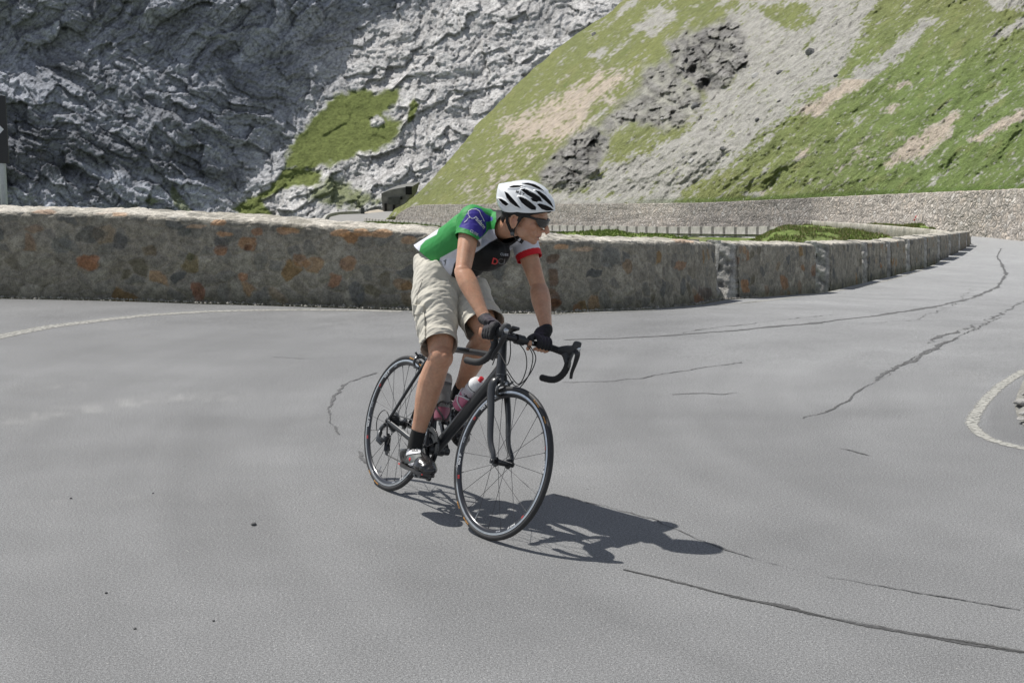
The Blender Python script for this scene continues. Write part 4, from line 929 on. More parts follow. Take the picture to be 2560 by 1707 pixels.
# valley floor reaching the horizon, far below
vf = MB(); vf.add([(-3000, -40, -70), (3000, -40, -70), (3000, 3500, -70), (-3000, 3500, -70)], [(0, 1, 2, 3)])
tag(vf.build('valley_ground', simple('valley_grass', (.10, .13, .05), .95, var=.3, scale=.02), None, False), kind='structure')
# ================================================================== BICYCLE
HD, LEAN, STEER = -1.02269, 0.2582, 0.09104
BX, BY = -0.63017, 6.73554
MB4 = Matrix.Translation((BX, BY, 0)) @ Matrix.Rotation(HD, 4, 'Z') @ Matrix.Rotation(-LEAN, 4, 'X')
WR = .334
HA = math.radians(73)
AXS = np.array([-math.cos(HA), 0, math.sin(HA)])
P0 = np.array([.98, 0, WR])-.043*np.array([math.sin(HA), 0, math.cos(HA)])
ST4 = MB4 @ Matrix.Translation(P0) @ Matrix.Rotation(STEER, 4, Vector(AXS)) @ Matrix.Translation(-P0)
def Wn(M, v):
    v = np.atleast_2d(np.array(v, float)); m = np.array(M); return v@m[:3, :3].T+m[:3, 3]
def Wb(*v): r_ = Wn(MB4, v if len(v) > 1 or np.ndim(v[0]) > 1 else v[0]); return r_ if len(r_) > 1 else r_[0]
def Ws(*v): r_ = Wn(ST4, v if len(v) > 1 or np.ndim(v[0]) > 1 else v[0]); return r_ if len(r_) > 1 else r_[0]
def spl(P, n=24): return catmull(P, n)
if 'catmull' not in globals():
    def catmull(P, n):
        P = np.array(P, float); t = np.linspace(0, len(P)-1, n); i = np.clip(t.astype(int), 0, len(P)-2); f = (t-i)[:, None]
        g = lambda k: P[np.clip(k, 0, len(P)-1)]
        a, b, c, d = g(i-1), g(i), g(i+1), g(i+2)
        return .5*((2*b)+(-a+c)*f+(2*a-5*b+4*c-d)*f*f+(-a+3*b-3*c+d)*f**3)

M_frame = simple('matt_black_paint', (.020, .022, .025), .38, var=.1, scale=6, spec=.5, coat=.25)
M_carbon = simple('black_alloy', (.018, .018, .02), .32, .2, scale=40)
M_tyre = simple('tyre_rubber', (.026, .026, .027), .62, var=.2, scale=80, bmp=.2)
M_rimb = simple('black_rim', (.022, .023, .028), .28, .3, scale=20, coat=.4)
M_brk = simple('brake_track_alloy', (.45, .47, .50), .30, .85, scale=60)
M_spoke = simple('spoke_steel', (.05, .05, .055), .5, .3, scale=60)
M_tape = simple('bar_tape', (.022, .022, .023), .75, scale=90, bmp=.4)
M_hood = simple('rubber_hood', (.045, .047, .05), .62, scale=60)
M_sil = simple('polished_alloy', (.50, .51, .53), .25, .9, scale=30)
M_dgrey = simple('grey_component', (.10, .105, .11), .35, .6, scale=40)
M_cable = simple('cable_housing', (.012, .012, .013), .45, scale=40)
M_orange = simple('orange_print', (.62, .30, .06), .6, scale=40)
M_whitep = simple('white_print', (.72, .73, .74), .5, scale=40)
M_redp = simple('red_print', (.55, .04, .04), .5, scale=40)
M_lgrey = simple('light_print', (.36, .38, .42), .5, scale=90, var=.5)

bike = empty('bicycle', tuple(Wb([.49, 0, 0])), 'black road racing bicycle leaning into the turn under the rider', 'bicycle')

def text_mesh(s, size, bold=0., spacing=1.0, shear=0.):
    cu = bpy.data.curves.new('t', 'FONT'); cu.body = s; cu.size = size; cu.align_x = 'CENTER'; cu.align_y = 'CENTER'; cu.offset = bold; cu.space_character = spacing; cu.shear = shear
    o = bpy.data.objects.new('t', cu); C.objects.link(o); dg = bpy.context.evaluated_depsgraph_get(); me = bpy.data.meshes.new_from_object(o.evaluated_get(dg))
    V = np.array([v.co[:] for v in me.vertices]); Fc = [list(p.vertices) for p in me.polygons]
    bpy.data.objects.remove(o); bpy.data.curves.remove(cu)
    # subdivide so that it can follow curved surfaces
    bm = bmesh.new()
    vs = [bm.verts.new(v) for v in V]
    for f in Fc:
        try: bm.faces.new([vs[i] for i in f])
        except ValueError: pass
    bmesh.ops.triangulate(bm, faces=bm.faces)
    for _ in range(2):
        lim = size*.12; es = [e for e in bm.edges if e.calc_length() > lim]
        if es: bmesh.ops.subdivide_edges(bm, edges=es, cuts=1); bmesh.ops.triangulate(bm, faces=bm.faces)
    V = np.array([v.co[:] for v in bm.verts]); bm.verts.index_update(); Fc = [[v.index for v in f.verts] for f in bm.faces]; bm.free()
    return V, Fc
def bvh_of(objs):
    V = []; Fc = []
    for o in objs:
        M = world_of(o); k = len(V); V += [M@v.co for v in o.data.vertices]; Fc += [[i+k for i in p.vertices] for p in o.data.polygons]
    return BVHTree.FromPolygons(V, Fc)
def decal(name, V2, Fc, center, xd, yd, bvh, mat, parent, off=.0012, back=.12):
    """lay a flat drawing (V2) on the surface of bvh, seen along -(xd x yd)"""
    xd = np.array(xd, float); xd /= np.linalg.norm(xd); yd = np.array(yd, float); yd -= xd*(xd@yd); yd /= np.linalg.norm(yd); nz = np.cross(xd, yd)
    out = []; miss = set()
    for v in V2:
        p = np.array(center)+xd*v[0]+yd*v[1]; h = bvh.ray_cast(Vector(p+nz*back), Vector(-nz), back*2.5)
        q_ = np.array(h[0]) if h[0] is not None else p
        nn_ = np.array(h[1]) if h[1] is not None else nz
        if h[0] is None: miss.add(len(out))
        if nn_@nz < 0: nn_ = -nn_
        out.append(q_+nn_*off*.4+nz*off*.6)
    Fc = [f for f in Fc if not any(i in miss for i in f)]
    if not Fc: return None
    used = sorted({i for f in Fc for i in f}); rm = {a: k for k, a in enumerate(used)}
    return mesh_obj(name, [out[i] for i in used], [[rm[i] for i in f] for f in Fc], mat, parent, smooth=False)
def poly_decal(name, pts, center, xd, yd, bvh, mat, parent, off=.0012, cell=.004):
    pts = np.array(pts, float); mn = pts.min(0); mx = pts.max(0)
    nx = max(2, int((mx[0]-mn[0])/cell)); ny = max(2, int((mx[1]-mn[1])/cell))
    xs = np.linspace(mn[0], mx[0], nx+1); ys = np.linspace(mn[1], mx[1], ny+1)
    cxs = (xs[:-1]+xs[1:])/2; cys = (ys[:-1]+ys[1:])/2; XX, YY = np.meshgrid(cxs, cys); ins_ = polysd(XX, YY, [tuple(q_) for q_ in pts]) > 0
    idx = {}; V = []; Fc = []
    for j in range(ny):
        for i in range(nx):
            if ins_[j, i]:
                f = []
                for (a, b) in ((i, j), (i+1, j), (i+1, j+1), (i, j+1)):
                    if (a, b) not in idx: idx[(a, b)] = len(V); V.append((xs[a], ys[b]))
                    f.append(idx[(a, b)])
                Fc.append(f)
    return decal(name, V, Fc, center, xd, yd, bvh, mat, parent, off) if Fc else None

# ---- wheels
def wheel(M, front, label):
    """M: frame with the hub at its origin, wheel in the xz plane, y = left"""
    b = MB(); prof = []
    # rim section: bead 0.3115, depth 26 mm, 20 mm wide
    b.sweep(M, [(.3125, -.0098), (.3125, .0098), (.302, .0100), (.296, .0092), (.289, .0048), (.286, 0), (.289, -.0048), (.296, -.0092), (.302, -.0100)], 160)
    wh_ = b.build('wheel', M_rimb, bike); wh_['label'] = label
    t = MB(); pr = [(.3225+.0120*math.cos(a), .0118*math.sin(a)) for a in np.linspace(0, 2*math.pi, 15)[:-1]]
    t.sweep(M, pr, 180); t.build('tyre', M_tyre, wh_)
    for s in (-1, 1):
        t = MB(); t.sweep(M, [(.3125, s*.0101), (.3035, s*.0104), (.3035, s*.0110), (.3125, s*.0107)], 160); t.build('brake_track', M_brk, wh_)
    # hub
    axis = np.array(M)[:3, :3]@np.array([0, 1, 0]); o0 = np.array(M)[:3, 3]
    wl = .050 if front else .065; fl = [-.035, .035] if front else [-.020, .036]; rr = .019 if front else .024
    t = MB(); t.lathe(o0, axis, [(-wl, .008), (-wl+.012, .009), (fl[0]-.004, .012), (fl[0]-.002, rr+.003), (fl[0]+.002, rr+.003), (fl[0]+.006, .013), (fl[1]-.006, .013), (fl[1]-.002, rr+.003), (fl[1]+.002, rr+.003), (fl[1]+.004, .012), (wl-.012, .009), (wl, .008)], 28)
    t.build('hub', M_carbon, wh_)
    # spokes
    n = 20 if front else 24; t = MB(); A = np.array(M)
    for k in range(n):
        side = k % 2; a = 2*math.pi*k/n+.05; y = fl[side]
        cross = 0. if (front and False) else (.62 if (k//2) % 2 == 0 else -.62)
        if front: cross *= .85
        h_ = np.array([rr*math.cos(a+cross*1.9), y, rr*math.sin(a+cross*1.9)]); r_ = np.array([.289*math.cos(a), .002*(1 if side else -1), .289*math.sin(a)])
        t.tube(Wn(A, [h_, r_]), .00115, 5, caps=False)
        t.tube(Wn(A, [r_-(r_-h_)/np.linalg.norm(r_-h_)*.012, r_]), .0022, 6, caps=False)
    t.build('spoke_set', M_spoke, wh_)
    # valve
    t = MB(); va = 4.4; t.tube(Wn(A, [[.288*math.cos(va), 0, .288*math.sin(va)], [.245*math.cos(va), 0, .245*math.sin(va)]]), .0028, 8); t.build('valve', M_brk, wh_)
    # printed labels on rim and tyre (right = camera side and left side)
    def arc_text(s, r, yoff, a_mid, size, mat, nm, side=-1, out=True, bold=.0004, spacing=1.):
        V, Fc = text_mesh(s, size, bold, spacing); V2 = []
        for v in V:
            rad_ = r+(v[1] if out else -v[1]); ang = a_mid-side*(-1)*(v[0]/r)*(1 if out else -1)
            if callable(yoff): y = yoff(rad_)
            else: y = yoff
            V2.append((rad_*math.cos(ang), side*y, rad_*math.sin(ang)))
        o = mesh_obj(nm, Wn(A, V2), Fc, mat, wh_, smooth=False)
    ty = lambda r_: math.sqrt(max(1e-8, .0118**2*(1-((r_-.3225)/.0120)**2)))+.0007
    ry = lambda r_: float(np.interp(r_, [.286, .289, .296, .302, .3035], [.0012, .0050, .0093, .0101, .0105]))+.0007
    for side in (-1, 1):
        for am in ((1.52, 4.50) if not front else (1.10, 4.28)):
            arc_text('Continental', .3235, ty, am, .0105, M_orange, 'lettering', side)
            arc_text('ATTACK' if front else 'FORCE', .3235, ty, am-.30*(1), .0095, M_orange if side < 0 else M_lgrey, 'lettering', side)
        for am in (2.35, 3.3, 5.35, .15):
            arc_text('RACE  28', .2955, ry, am, .0125, M_whitep, 'lettering', side, bold=.0006)
            arc_text('I I I', .2955, ry, am+.27, .011, M_redp, 'lettering', side, bold=.0012)
            arc_text('= = =', .2955, ry, am-.30, .011, M_lgrey, 'lettering', side, bold=.0012)
    return wh_
MR = MB4 @ Matrix.Translation((0, 0, WR)); MF = ST4 @ Matrix.Translation((.98, 0, WR))
w_r = wheel(MR, False, 'rear wheel with gear cassette'); w_f = wheel(MF, True, 'front wheel turned slightly to the left')

# ---- frame
BBp = np.array([.405, 0, .278])
fr = MB()
ht = lambda s: P0+AXS*s
fr.tube(Wb(*[ht(s) for s in (.385, .40, .47, .54, .548)]), [.0245, .025, .0205, .019, .019], 20)                 # head tube
fr.tube(Wb(*spl([ht(.415)+[-.005, 0, 0], ht(.415)+(BBp-ht(.415))*.25, ht(.415)+(BBp-ht(.415))*.7, BBp+[.01, 0, .01]], 16)), .0275, 20, ell=(1.0, .88))   # down tube
stt = lambda z: np.array([BBp[0]-.040-(z-.266)/math.tan(math.radians(74)), 0, z])
fr.tube(Wb(stt(.27), stt(.40), stt(.6), stt(.79)), [.021, .019, .0165, .0165], 18)                       # seat tube
fr.tube(Wb(*spl([stt(.742), (stt(.742)+ht(.475))/2+[0, 0, .004], ht(.478)+[-.004, 0, 0]], 14)), [.016]*14, 18, ell=(.9, 1.05))                 # top tube
fr.lathe(Wb(BBp+[0, -.043, 0]), Wb(BBp+[0, .043, 0])-Wb(BBp+[0, -.043, 0]), [(0, .024), (.004, .026), (.082, .026), (.086, .024)], 24)     # bottom bracket shell
for s in (-1, 1):
    fr.tube(Wb(*spl([BBp+[-.02, s*.022, 0], [.25, s*.036, .285], [.12, s*.052, .312], [.005, s*.061, WR]], 14)), np.linspace(.0125, .009, 14), 12, ell=(1.25, .85))   # chainstays
    fr.tube(Wb(*spl([stt(.735)+[-.008, s*.012, 0], [.155, s*.028, .62], [.07, s*.046, .46], [.004, s*.060, WR]], 14)), np.linspace(.0095, .0072, 14), 12)         # seatstays
    fr.box(Wb([.002, s*.0625, WR-.002]), .026, .005, .03, np.array(MB4)[:3, :3].T)
frame = fr.build('frame', M_frame, bike)
sp = MB(); sp.tube(Wb(stt(.78), stt(.86), stt(.925)), .0136, 16); seatpost = sp.build('seatpost', M_carbon, bike)
# saddle
sdl = MB(); sx = np.linspace(-.14, .14, 20); sc_ = stt(.955)+[.015, 0, 0]; V = []
for x in sx:
    t = (x+.14)/.28; hw = .066*(1-sstep(.1, .62, t))+.019*sstep(.1, .62, t); hw *= math.sqrt(max(.05, 1-(abs(t-.5)*2)**8)); hh2 = .016
    for k in range(14):
        a = 2*math.pi*k/14; V.append(sc_+[x, hw*math.cos(a), hh2*math.sin(a)*(.7 if math.sin(a) < 0 else 1)-.25*(hw*math.cos(a))**2*8+.012*(abs(t-.45))])
sdl.add(Wb(*V), grid_faces(20, 14, True).tolist()+[tuple(range(14))[::-1], tuple(range(19*14, 20*14))]); sdl.build('saddle', simple('saddle_leather', (.02, .02, .02), .5, scale=50), bike)

# ---- fork, turning with the bars
fk = MB(); crown = ht(.372)
fk.tube(Ws(*[ht(.345), ht(.372), ht(.388)]), [.02, .026, .025], 20)
for s in (-1, 1):
    dz = np.array([.98, 0, WR])
    fk.tube(Ws(*spl([crown+[0, s*.012, .0], crown+[.003, s*.036, -.012], crown+[.012, s*.045, -.06], ht(.22)+[.008, s*.049, 0], ht(.10)+[.018, s*.0505, 0], dz+[-.006, s*.052, .03], dz+[0, s*.053, 0]], 26)), np.interp(np.linspace(0, 1, 26), [0, .15, .3, .7, 1], [.018, .0185, .0175, .012, .0085]), 14, ell=(1.25, .72), up=tuple(np.array(ST4)[:3, :3]@np.array([1., 0, 0])))
    fk.box(Ws(dz+[0, s*.055, 0]), .024, .006, .022, np.array(ST4)[:3, :3].T)
fork = fk.build('fork', M_frame, bike)
# headset rings + spacers
ax_w = Ws(ht(.6))-Ws(ht(.5))
for s0, s1, r_ in ((.389, .394, .0262), (.549, .556, .0225), (.557, .566, .0185), (.567, .576, .0185)): hs = MB(); hs.lathe(Ws(ht(s0)), ax_w, [(0, r_-.001), (.0008, r_), (s1-s0-.001, r_), (s1-s0, r_-.001)], 28); hs.build('headset_ring', M_dgrey, bike)
# stem
barC = np.array([.893, 0, .868]); stC = ht(.590)
stm = MB(); stm.lathe(Ws(ht(.577)), ax_w, [(0, .0175), (.002, .019), (.036, .019), (.038, .0175)], 24)
stm.tube(Ws(stC+[.01, 0, 0], stC+(barC-stC)*.35, barC-(barC-stC)*.12), [.0165, .0155, .018], 18)
lat = Ws([0, 1, 0])-Ws([0, 0, 0])
stm.lathe(Ws(barC+[0, -.023, 0]), lat, [(0, .019), (.002, .0225), (.044, .0225), (.046, .019)], 26)
stem = stm.build('stem', M_carbon, bike)
# handlebar
hb_ = MB(); fdir = np.array([1, 0, 0])
def bar_pts(s):
    return [barC+[0, s*.0, 0], barC+[0, s*.06, 0], barC+[.0, s*.13, 0], barC+[.008, s*.178, -.001], barC+[.035, s*.198, -.004], barC+[.075, s*.203, -.010], barC+[.104, s*.206, -.034], barC+[.108, s*.208, -.068], barC+[.088, s*.210, -.104], barC+[.050, s*.212, -.130], barC+[.005, s*.213, -.139], barC+[-.052, s*.214, -.140]]
tapes = []
for s in (-1, 1):
    P_ = catmull(bar_pts(s), 80); tp = MB()
    hb_.tube(Ws(*P_[:16]), [.0155]*8+[.0125]*8, 16)
    rr_ = .0152+.0007*np.sin(np.arange(80-14)*2.4); tp.tube(Ws(*P_[14:]), rr_, 16); tp.build('bar_tape', M_tape, bike)
handlebar = hb_.build('handlebar', M_carbon, bike)
# end plugs, hoods and levers
for s in (-1, 1):
    P_ = catmull(bar_pts(s), 80)
    c0 = barC+[.082, s*.204, -.012]
    h = MB()
    h.tube(Ws(*spl([barC+[.045, s*.199, -.004], barC+[.075, s*.203, .004], barC+[.110, s*.203, .009], barC+[.138, s*.201, .018], barC+[.150, s*.200, .040], barC+[.152, s*.199, .054]], 20)), np.interp(np.linspace(0, 1, 20), [0, .3, .6, .8, .93, 1], [.0165, .020, .0185, .0185, .0165, .009]), 18, ell=(1.08, .86))
    h.tube(Ws(*spl([barC+[.088, s*.205, -.012], barC+[.100, s*.206, -.032], barC+[.112, s*.206, -.052]], 8)), [.022, .0215, .019, .018, .017, .016, .015, .013], 14)
    hood = h.build('brake_hood', M_hood, bike)
    l = MB()
    l.tube(Ws(*spl([barC+[.150, s*.203, .022], barC+[.160, s*.207, -.005], barC+[.152, s*.212, -.045], barC+[.138, s*.218, -.085], barC+[.136, s*.223, -.112]], 18)), np.interp(np.linspace(0, 1, 18), [0, .2, .55, .9, 1], [.014, .013, .0095, .0075, .007]), 12, ell=(.55, 1.15), up=tuple(np.array(ST4)[:3, :3]@np.array([1., 0, 0])))
    lev = l.build('brake_lever', M_carbon, bike)
    l2 = MB(); l2.tube(Ws(*spl([barC+[.142, s*.196, .005], barC+[.134, s*.196, -.035], barC+[.128, s*.200, -.066]], 8)), [.010, .010, .0095, .009, .0085, .008, .0075, .006], 10, ell=(.6, 1.1)); l2.build('shift_paddle', M_dgrey, lev)
    l3 = MB(); l3.lathe(Ws(barC+[.158, s*.205, .022]), Ws([1, s*.25, .1])-Ws([0, 0, 0]), [(0, .011), (.006, .0115), (.009, .008), (.010, .001)], 18); l3.build('lever_cap', M_sil, lev)
# bike computer and its mount
cp = MB(); R3 = np.array(ST4)[:3, :3]
Rt = np.array(Matrix.Rotation(-.35, 3, 'Y')); cp.box(Ws(barC+[-.020, -.045, .034]), .075, .044, .014, (R3@Rt).T)
comp = cp.build('bike_computer', simple('computer_case', (.03, .03, .032), .35, scale=30), bike, bevel=.004)
cs = MB(); cs.box(Ws(barC+[-.018, -.045, .0418]), .038, .032, .001, (R3@Rt).T); cs.build('screen', simple('lcd_screen', (.09, .10, .09), .15, scale=30), comp, False)
# cables
cb = MB()
for (s, pts) in ((1, [barC+[.02, .03, -.012], barC+[.045, .06, -.06], barC+[.02, .075, -.16], barC+[-.03, .045, -.235], ht(.43)+[-.01, .022, 0], ht(.34)+[-.06, .016, -.02]]),
                 (-1, [barC+[.018, -.02, -.012], barC+[.05, .01, -.05], barC+[.045, .04, -.12], barC+[.0, .05, -.19], ht(.44)+[-.005, .02, 0]]),
                 (-1, [barC+[.018, .045, -.012], barC+[.06, .065, -.06], barC+[.055, .055, -.14], barC+[.015, .03, -.20], ht(.405)+[.03, .012, 0], crown+[.036, .004, -.008]]),
                 (-1, [barC+[.0, -.05, -.012], barC+[.02, -.045, -.07], barC+[-.02, -.02, -.12], ht(.49)+[.0, -.02, 0], ht(.45)+[-.03, -.024, -.02]])):
    cb.tube(Ws(*spl(pts, 34)), .0024, 8)
cb.build('cable_set', M_cable, bike)
# ---- brakes
def caliper(Wf, c, fwd, name):
    b = MB(); f = np.array(fwd, float)
    for s in (-1, 1):
        b.tube(Wf(*spl([c+f*.018+[0, 0, .0], c+f*.020+[0, s*.022, -.008], c+f*.020+[0, s*.034, -.026], c+f*.018+[0, s*.026, -.048]], 14)), [.0072]*7+[.006]*7, 10)
        b.tube(Wf(*spl([c+f*.026+[0, -s*.012, .006], c+f*.028+[0, s*.018, .002], c+f*.026+[0, s*.036, .016]], 10)), .0055, 8)
    o = b.build(name, M_dgrey, bike)
    for s in (-1, 1):
        p = MB(); p.box(Wf(c+f*.012+[0, s*.0165, -.052]), .046, .008, .011, (np.array(MB4)[:3, :3]).T); p.build('brake_pad', M_cable, o)
    d = MB(); d.lathe(Wf(c+f*.020), Wf(f)-Wf([0, 0, 0]), [(0, .008), (.012, .008), (.014, .005)], 14); d.build('bolt', M_sil, o)
    return o
caliper(lambda *v: Ws(*v), ht(.355)+np.array([.012, 0, .0]), (.97, 0, .2), 'front_brake')
rb = np.array([.098, 0, .668]); caliper(lambda *v: Wb(*v), rb, (-.75, 0, .4), 'rear_brake')
bd = MB(); bd.tube(Wb([.128, -.03, .70], [.11, .0, .69], [.128, .03, .70]), .006, 8); bd.build('brake_bridge', M_frame, bike)
# ---- drivetrain
R3b = np.array(MB4)[:3, :3]; latb = R3b@np.array([0, 1, 0])
def gear(c, r, teeth, w, y, inner, mb, depth=.004):
    V = []; n = teeth*4; M_ = MB4 @ Matrix.Translation(np.array(c)+[0, y, 0])
    for yy in (-w/2, w/2):
        for i in range(n):
            a = 2*math.pi*i/n; rr = r+(depth if i % 4 in (1, 2) else 0); V.append(M_@Vector((rr*math.cos(a), yy, rr*math.sin(a))))
        for i in range(n):
            a = 2*math.pi*i/n; V.append(M_@Vector((inner*math.cos(a), yy, inner*math.sin(a))))
    f = []
    for i in range(n):
        j = (i+1) % n
        f += [(i, j, n+j, n+i), (2*n+i, 3*n+i, 3*n+j, 2*n+j), (i, 2*n+i, 2*n+j, j), (n+i, n+j, 3*n+j, 3*n+i)]
    mb.add(V, f)
ck = MB(); gear(BBp, .101, 50, .003, -.046, .082, ck); gear(BBp, .069, 34, .003, -.039, .055, ck)
CA = np.array([.735, 0, -.678])
for k in range(5):
    a = math.atan2(CA[2], CA[0])+2*math.pi*k/5; d = np.array([math.cos(a), 0, math.sin(a)])
    ck.tube(Wb(BBp+[0, -.050, 0]+d*.012, BBp+[0, -.048, 0]+d*.09), [.012, .006], 10, ell=(.5, 1.))
chainset = ck.build('chainring', M_carbon, bike)
for s, dr, lab in ((-1, 1, 'right crank arm pointing down'), (1, -1, 'left crank arm pointing up')):
    c = MB(); e = BBp+CA*dr*.1725
    c.lathe(Wb(BBp+[0, s*.050, 0]), latb*s, [(0, .017), (.006, .0185), (.022, .0175), (.026, .012), (.027, .0)], 24)
    c.tube(Wb(*spl([BBp+[0, s*.066, 0], BBp+CA*dr*.08+[0, s*.070, 0], e+[0, s*.075, 0]], 12)), np.linspace(.016, .0125, 12), 14, ell=(.62, 1.), up=tuple(latb))
    c.lathe(Wb(e+[0, s*.067, 0]), latb*s, [(0, .013), (.002, .0145), (.014, .0145), (.016, .013)], 20)
    o = c.build('crank_arm', M_frame, bike); o['label'] = lab
    p = MB(); pc = e+[0, s*.115, 0]; p.tube(Wb(e+[0, s*.08, 0], e+[0, s*.150, 0]), .007, 12)
    p.box(Wb(pc+[.004, 0, .004]), .066, .058, .012, R3b.T); p.tube(Wb(pc+[-.036, -.022, .004], pc+[-.040, .0, .008], pc+[-.036, .022, .004]), .006, 8); p.tube(Wb(pc+[.036, -.02, .004], pc+[.045, .0, .004], pc+[.036, .02, .004]), .006, 8)
    p.build('pedal', M_dgrey, bike, bevel=.002)
    t_ = MB(); t_.lathe(Wb(e+[0, s*.0815, 0]), latb*s, [(0, .006), (.002, .006)], 12); t_.build('axle_bolt', M_sil, o)
cs_ = MB()
for k, r in enumerate((.052, .047, .043, .039, .036, .033, .030, .0275, .025)): gear((0, 0, WR), r-.004, int(r*2*math.pi/.0127), .002, -.022-.0038*k, .016, cs_)
cs_.build('cassette', M_dgrey, bike)
chn = MB(); ych = -.0435; jx = np.array([.012, -.044, .255]); jy = np.array([.030, -.044, .195])
def chain_run(pts):
    P = catmull(pts, 40); chn.tube(Wb(*P), .0042, 6, ell=(.75, 1.1))
cr = .100
chain_run([[0.0, -.038, WR+.036], [.2, -.041, WR+.045], BBp+[-.01, ych, cr], ])
chain_run([BBp+[cr*math.cos(a), ych, cr*math.sin(a)] for a in np.linspace(1.6, -1.6, 12)])
chain_run([BBp+[-.005, ych, -cr], [.2, -.044, .172], jy+[.0, 0, -.02]])
chain_run([jy+[-.020, 0, -.008], jx+[.018, 0, .005]]); chain_run([jx+[-.015, 0, .01], [-.034, -.04, WR-.012], [-.020, -.038, WR+.03], [0, -.038, WR+.036]])
chn.build('chain', simple('chain_steel', (.10, .10, .10), .4, .7, scale=120), bike)
rd = MB()
rd.tube(Wb(*spl([[-.006, -.066, WR-.02], [-.030, -.070, WR-.045], [-.026, -.072, WR-.070]], 8)), [.010]*8, 12)
rd.tube(Wb(*spl([[-.026, -.072, WR-.062], [-.010, -.082, WR-.085], [.010, -.075, WR-.10]], 8)), [.014, .0145, .014, .0135, .013, .012, .011, .010], 14, ell=(1, .8))
rd.tube(Wb([.004, -.078, WR-.094], [.012, -.062, WR-.092], jx+[0, -.012, .004]), .013, 12)
rd.tube(Wb([-.028, -.074, WR-.058], [-.005, -.086, WR-.100], [.012, -.070, WR-.112]), .0115, 12)
der = rd.build('rear_derailleur', M_dgrey, bike)
cg = MB()
for yy in (-.052, -.037): cg.tube(Wb(*[jx+[0, yy+.044, 0], (jx+jy)/2+[-.004, yy+.044, 0], jy+[0, yy+.044, 0]]), [.010, .007, .011], 10, ell=(.25, 1.) )
cg.build('derailleur_cage', M_carbon, der)
for q_ in (jx, jy):
    g_ = MB(); gear(q_, .018, 11, .003, 0, .004, g_); g_.build('jockey_wheel', M_cable, der)
lc = MB(); lc.tube(Wb(*spl([[.05, -.06, WR-.015], [.0, -.075, WR+.045], [-.05, -.078, WR+.035], [-.075, -.078, WR-.01], [-.062, -.076, WR-.055], [-.035, -.074, WR-.07]], 24)), .0023, 8); lc.build('gear_cable_loop', M_cable, der)
fd = MB(); f0 = stt(.385)
fd.box(Wb(f0+[.012, -.042, -.0]), .085, .003, .026, R3b.T); fd.box(Wb(f0+[.012, -.054, -.0]), .085, .003, .026, R3b.T); fd.tube(Wb(f0+[.0, -.018, .0], f0+[.005, -.045, .012]), .010, 12); fd.tube(Wb(f0+[0, -.02, .0], f0+[-.014, -.03, .045]), .007, 10)
fd.build('front_derailleur', M_dgrey, bike, bevel=.001)
# quick releases
for (Wf, c, hw) in ((Wb, np.array([0, 0, WR]), .066), (Ws, np.array([.98, 0, WR]), .056)):
    q_ = MB(); q_.tube(Wf(c+[0, -hw, 0], c+[0, hw, 0]), .004, 8); q_.lathe(Wf(c+[0, -hw-.006, 0]), Wf([0, 1, 0])-Wf([0, 0, 0]), [(0, .006), (.002, .0085), (.006, .0095)], 16); q_.lathe(Wf(c+[0, hw, 0]), Wf([0, 1, 0])-Wf([0, 0, 0]), [(0, .0095), (.008, .009), (.010, .004)], 16)
    q_.tube(Wf(*spl([c+[0, hw+.006, 0], c+[-.02, hw+.010, .004], c+[-.05, hw+.002, .008]], 8)), [.006, .006, .0055, .005, .005, .005, .0045, .004], 8)
    q_.build('quick_release', M_carbon, bike)
# lettering on stem
bv = bvh_of([stem])
cdv = Wn(ST4, [[0, 0, 0]])[0]
V, Fc = text_mesh('FSA', .016, .0006); mid = Ws(stC+(barC-stC)*.45)
xd_ = Ws(barC)-Ws(stC); decal('lettering', V, Fc, mid, xd_, Ws([0, .2, 1])-Ws([0, 0, 0]), bv, M_whitep, stem)
bv = bvh_of([handlebar]); V, Fc = text_mesh('FSA', .012, .0004); decal('lettering', V, Fc, Ws(barC+[0, .062, 0]), lat, Ws([0, 0, 1])-Ws([0, 0, 0]), bv, M_whitep, handlebar)

# ---- bottle cages (parts of the bicycle) and bottles (things held by it)
def bottle(base, ax, up_hint, cols, name, label, liquid, cage_col, LS=1.):
    ax = np.array(ax, float); ax /= np.linalg.norm(ax)/LS
    g = empty(name, tuple(base), label, 'bottle')
    body = MB(); body.lathe(base, ax, [(0, .001), (.001, .030), (.006, .0355), (.035, .0365), (.085, .0365), (.098, .0335), (.108, .0335), (.120, .0365), (.150, .0365), (.156, .033)], 40)
    body.build('body', cols[0], g)
    if liquid is not None:
        lq = MB(); lq.lathe(base+ax/np.linalg.norm(ax)*.001, ax, [(0, .0305), (.006, .0359), (.035, .0369), (liquid, .0369), (liquid+.0006, .0362)], 40); lq.build('drink', cols[2], g)
    cp = MB(); cp.lathe(base+ax*.150, ax, [(0, .0345), (.002, .0372), (.017, .0372), (.020, .0355), (.033, .032), (.041, .022), (.044, .012)], 40); cap = cp.build('cap', cols[1], g)
    nz = MB(); nz.lathe(base+ax*.192, ax, [(0, .0105), (.006, .0095), (.012, .0085), (.014, .0115), (.022, .0105), (.024, .001)], 22); nz.build('nozzle', cols[3], cap)
    rg = MB(); rg.lathe(base+ax*.1475, ax, [(0, .0355), (.001, .0378), (.005, .0378), (.006, .0355)], 36); rg.build('ring', simple('grey_ring', (.12, .12, .13), .5), cap)
    return g
def translucent(name, col, alpha_rough=.35):
    m, nt, p = newmat(name); p.inputs['Base Color'].default_value = (*col, 1); p.inputs['Roughness'].default_value = alpha_rough; p.inputs['Transmission Weight'].default_value = .55; p.inputs['IOR'].default_value = 1.15
    f = tnoise(nt, 30, 3); L(nt, ramp(nt, f, [(.3, [c*.93 for c in col]), (.7, col)]), p.inputs['Base Color']); return m
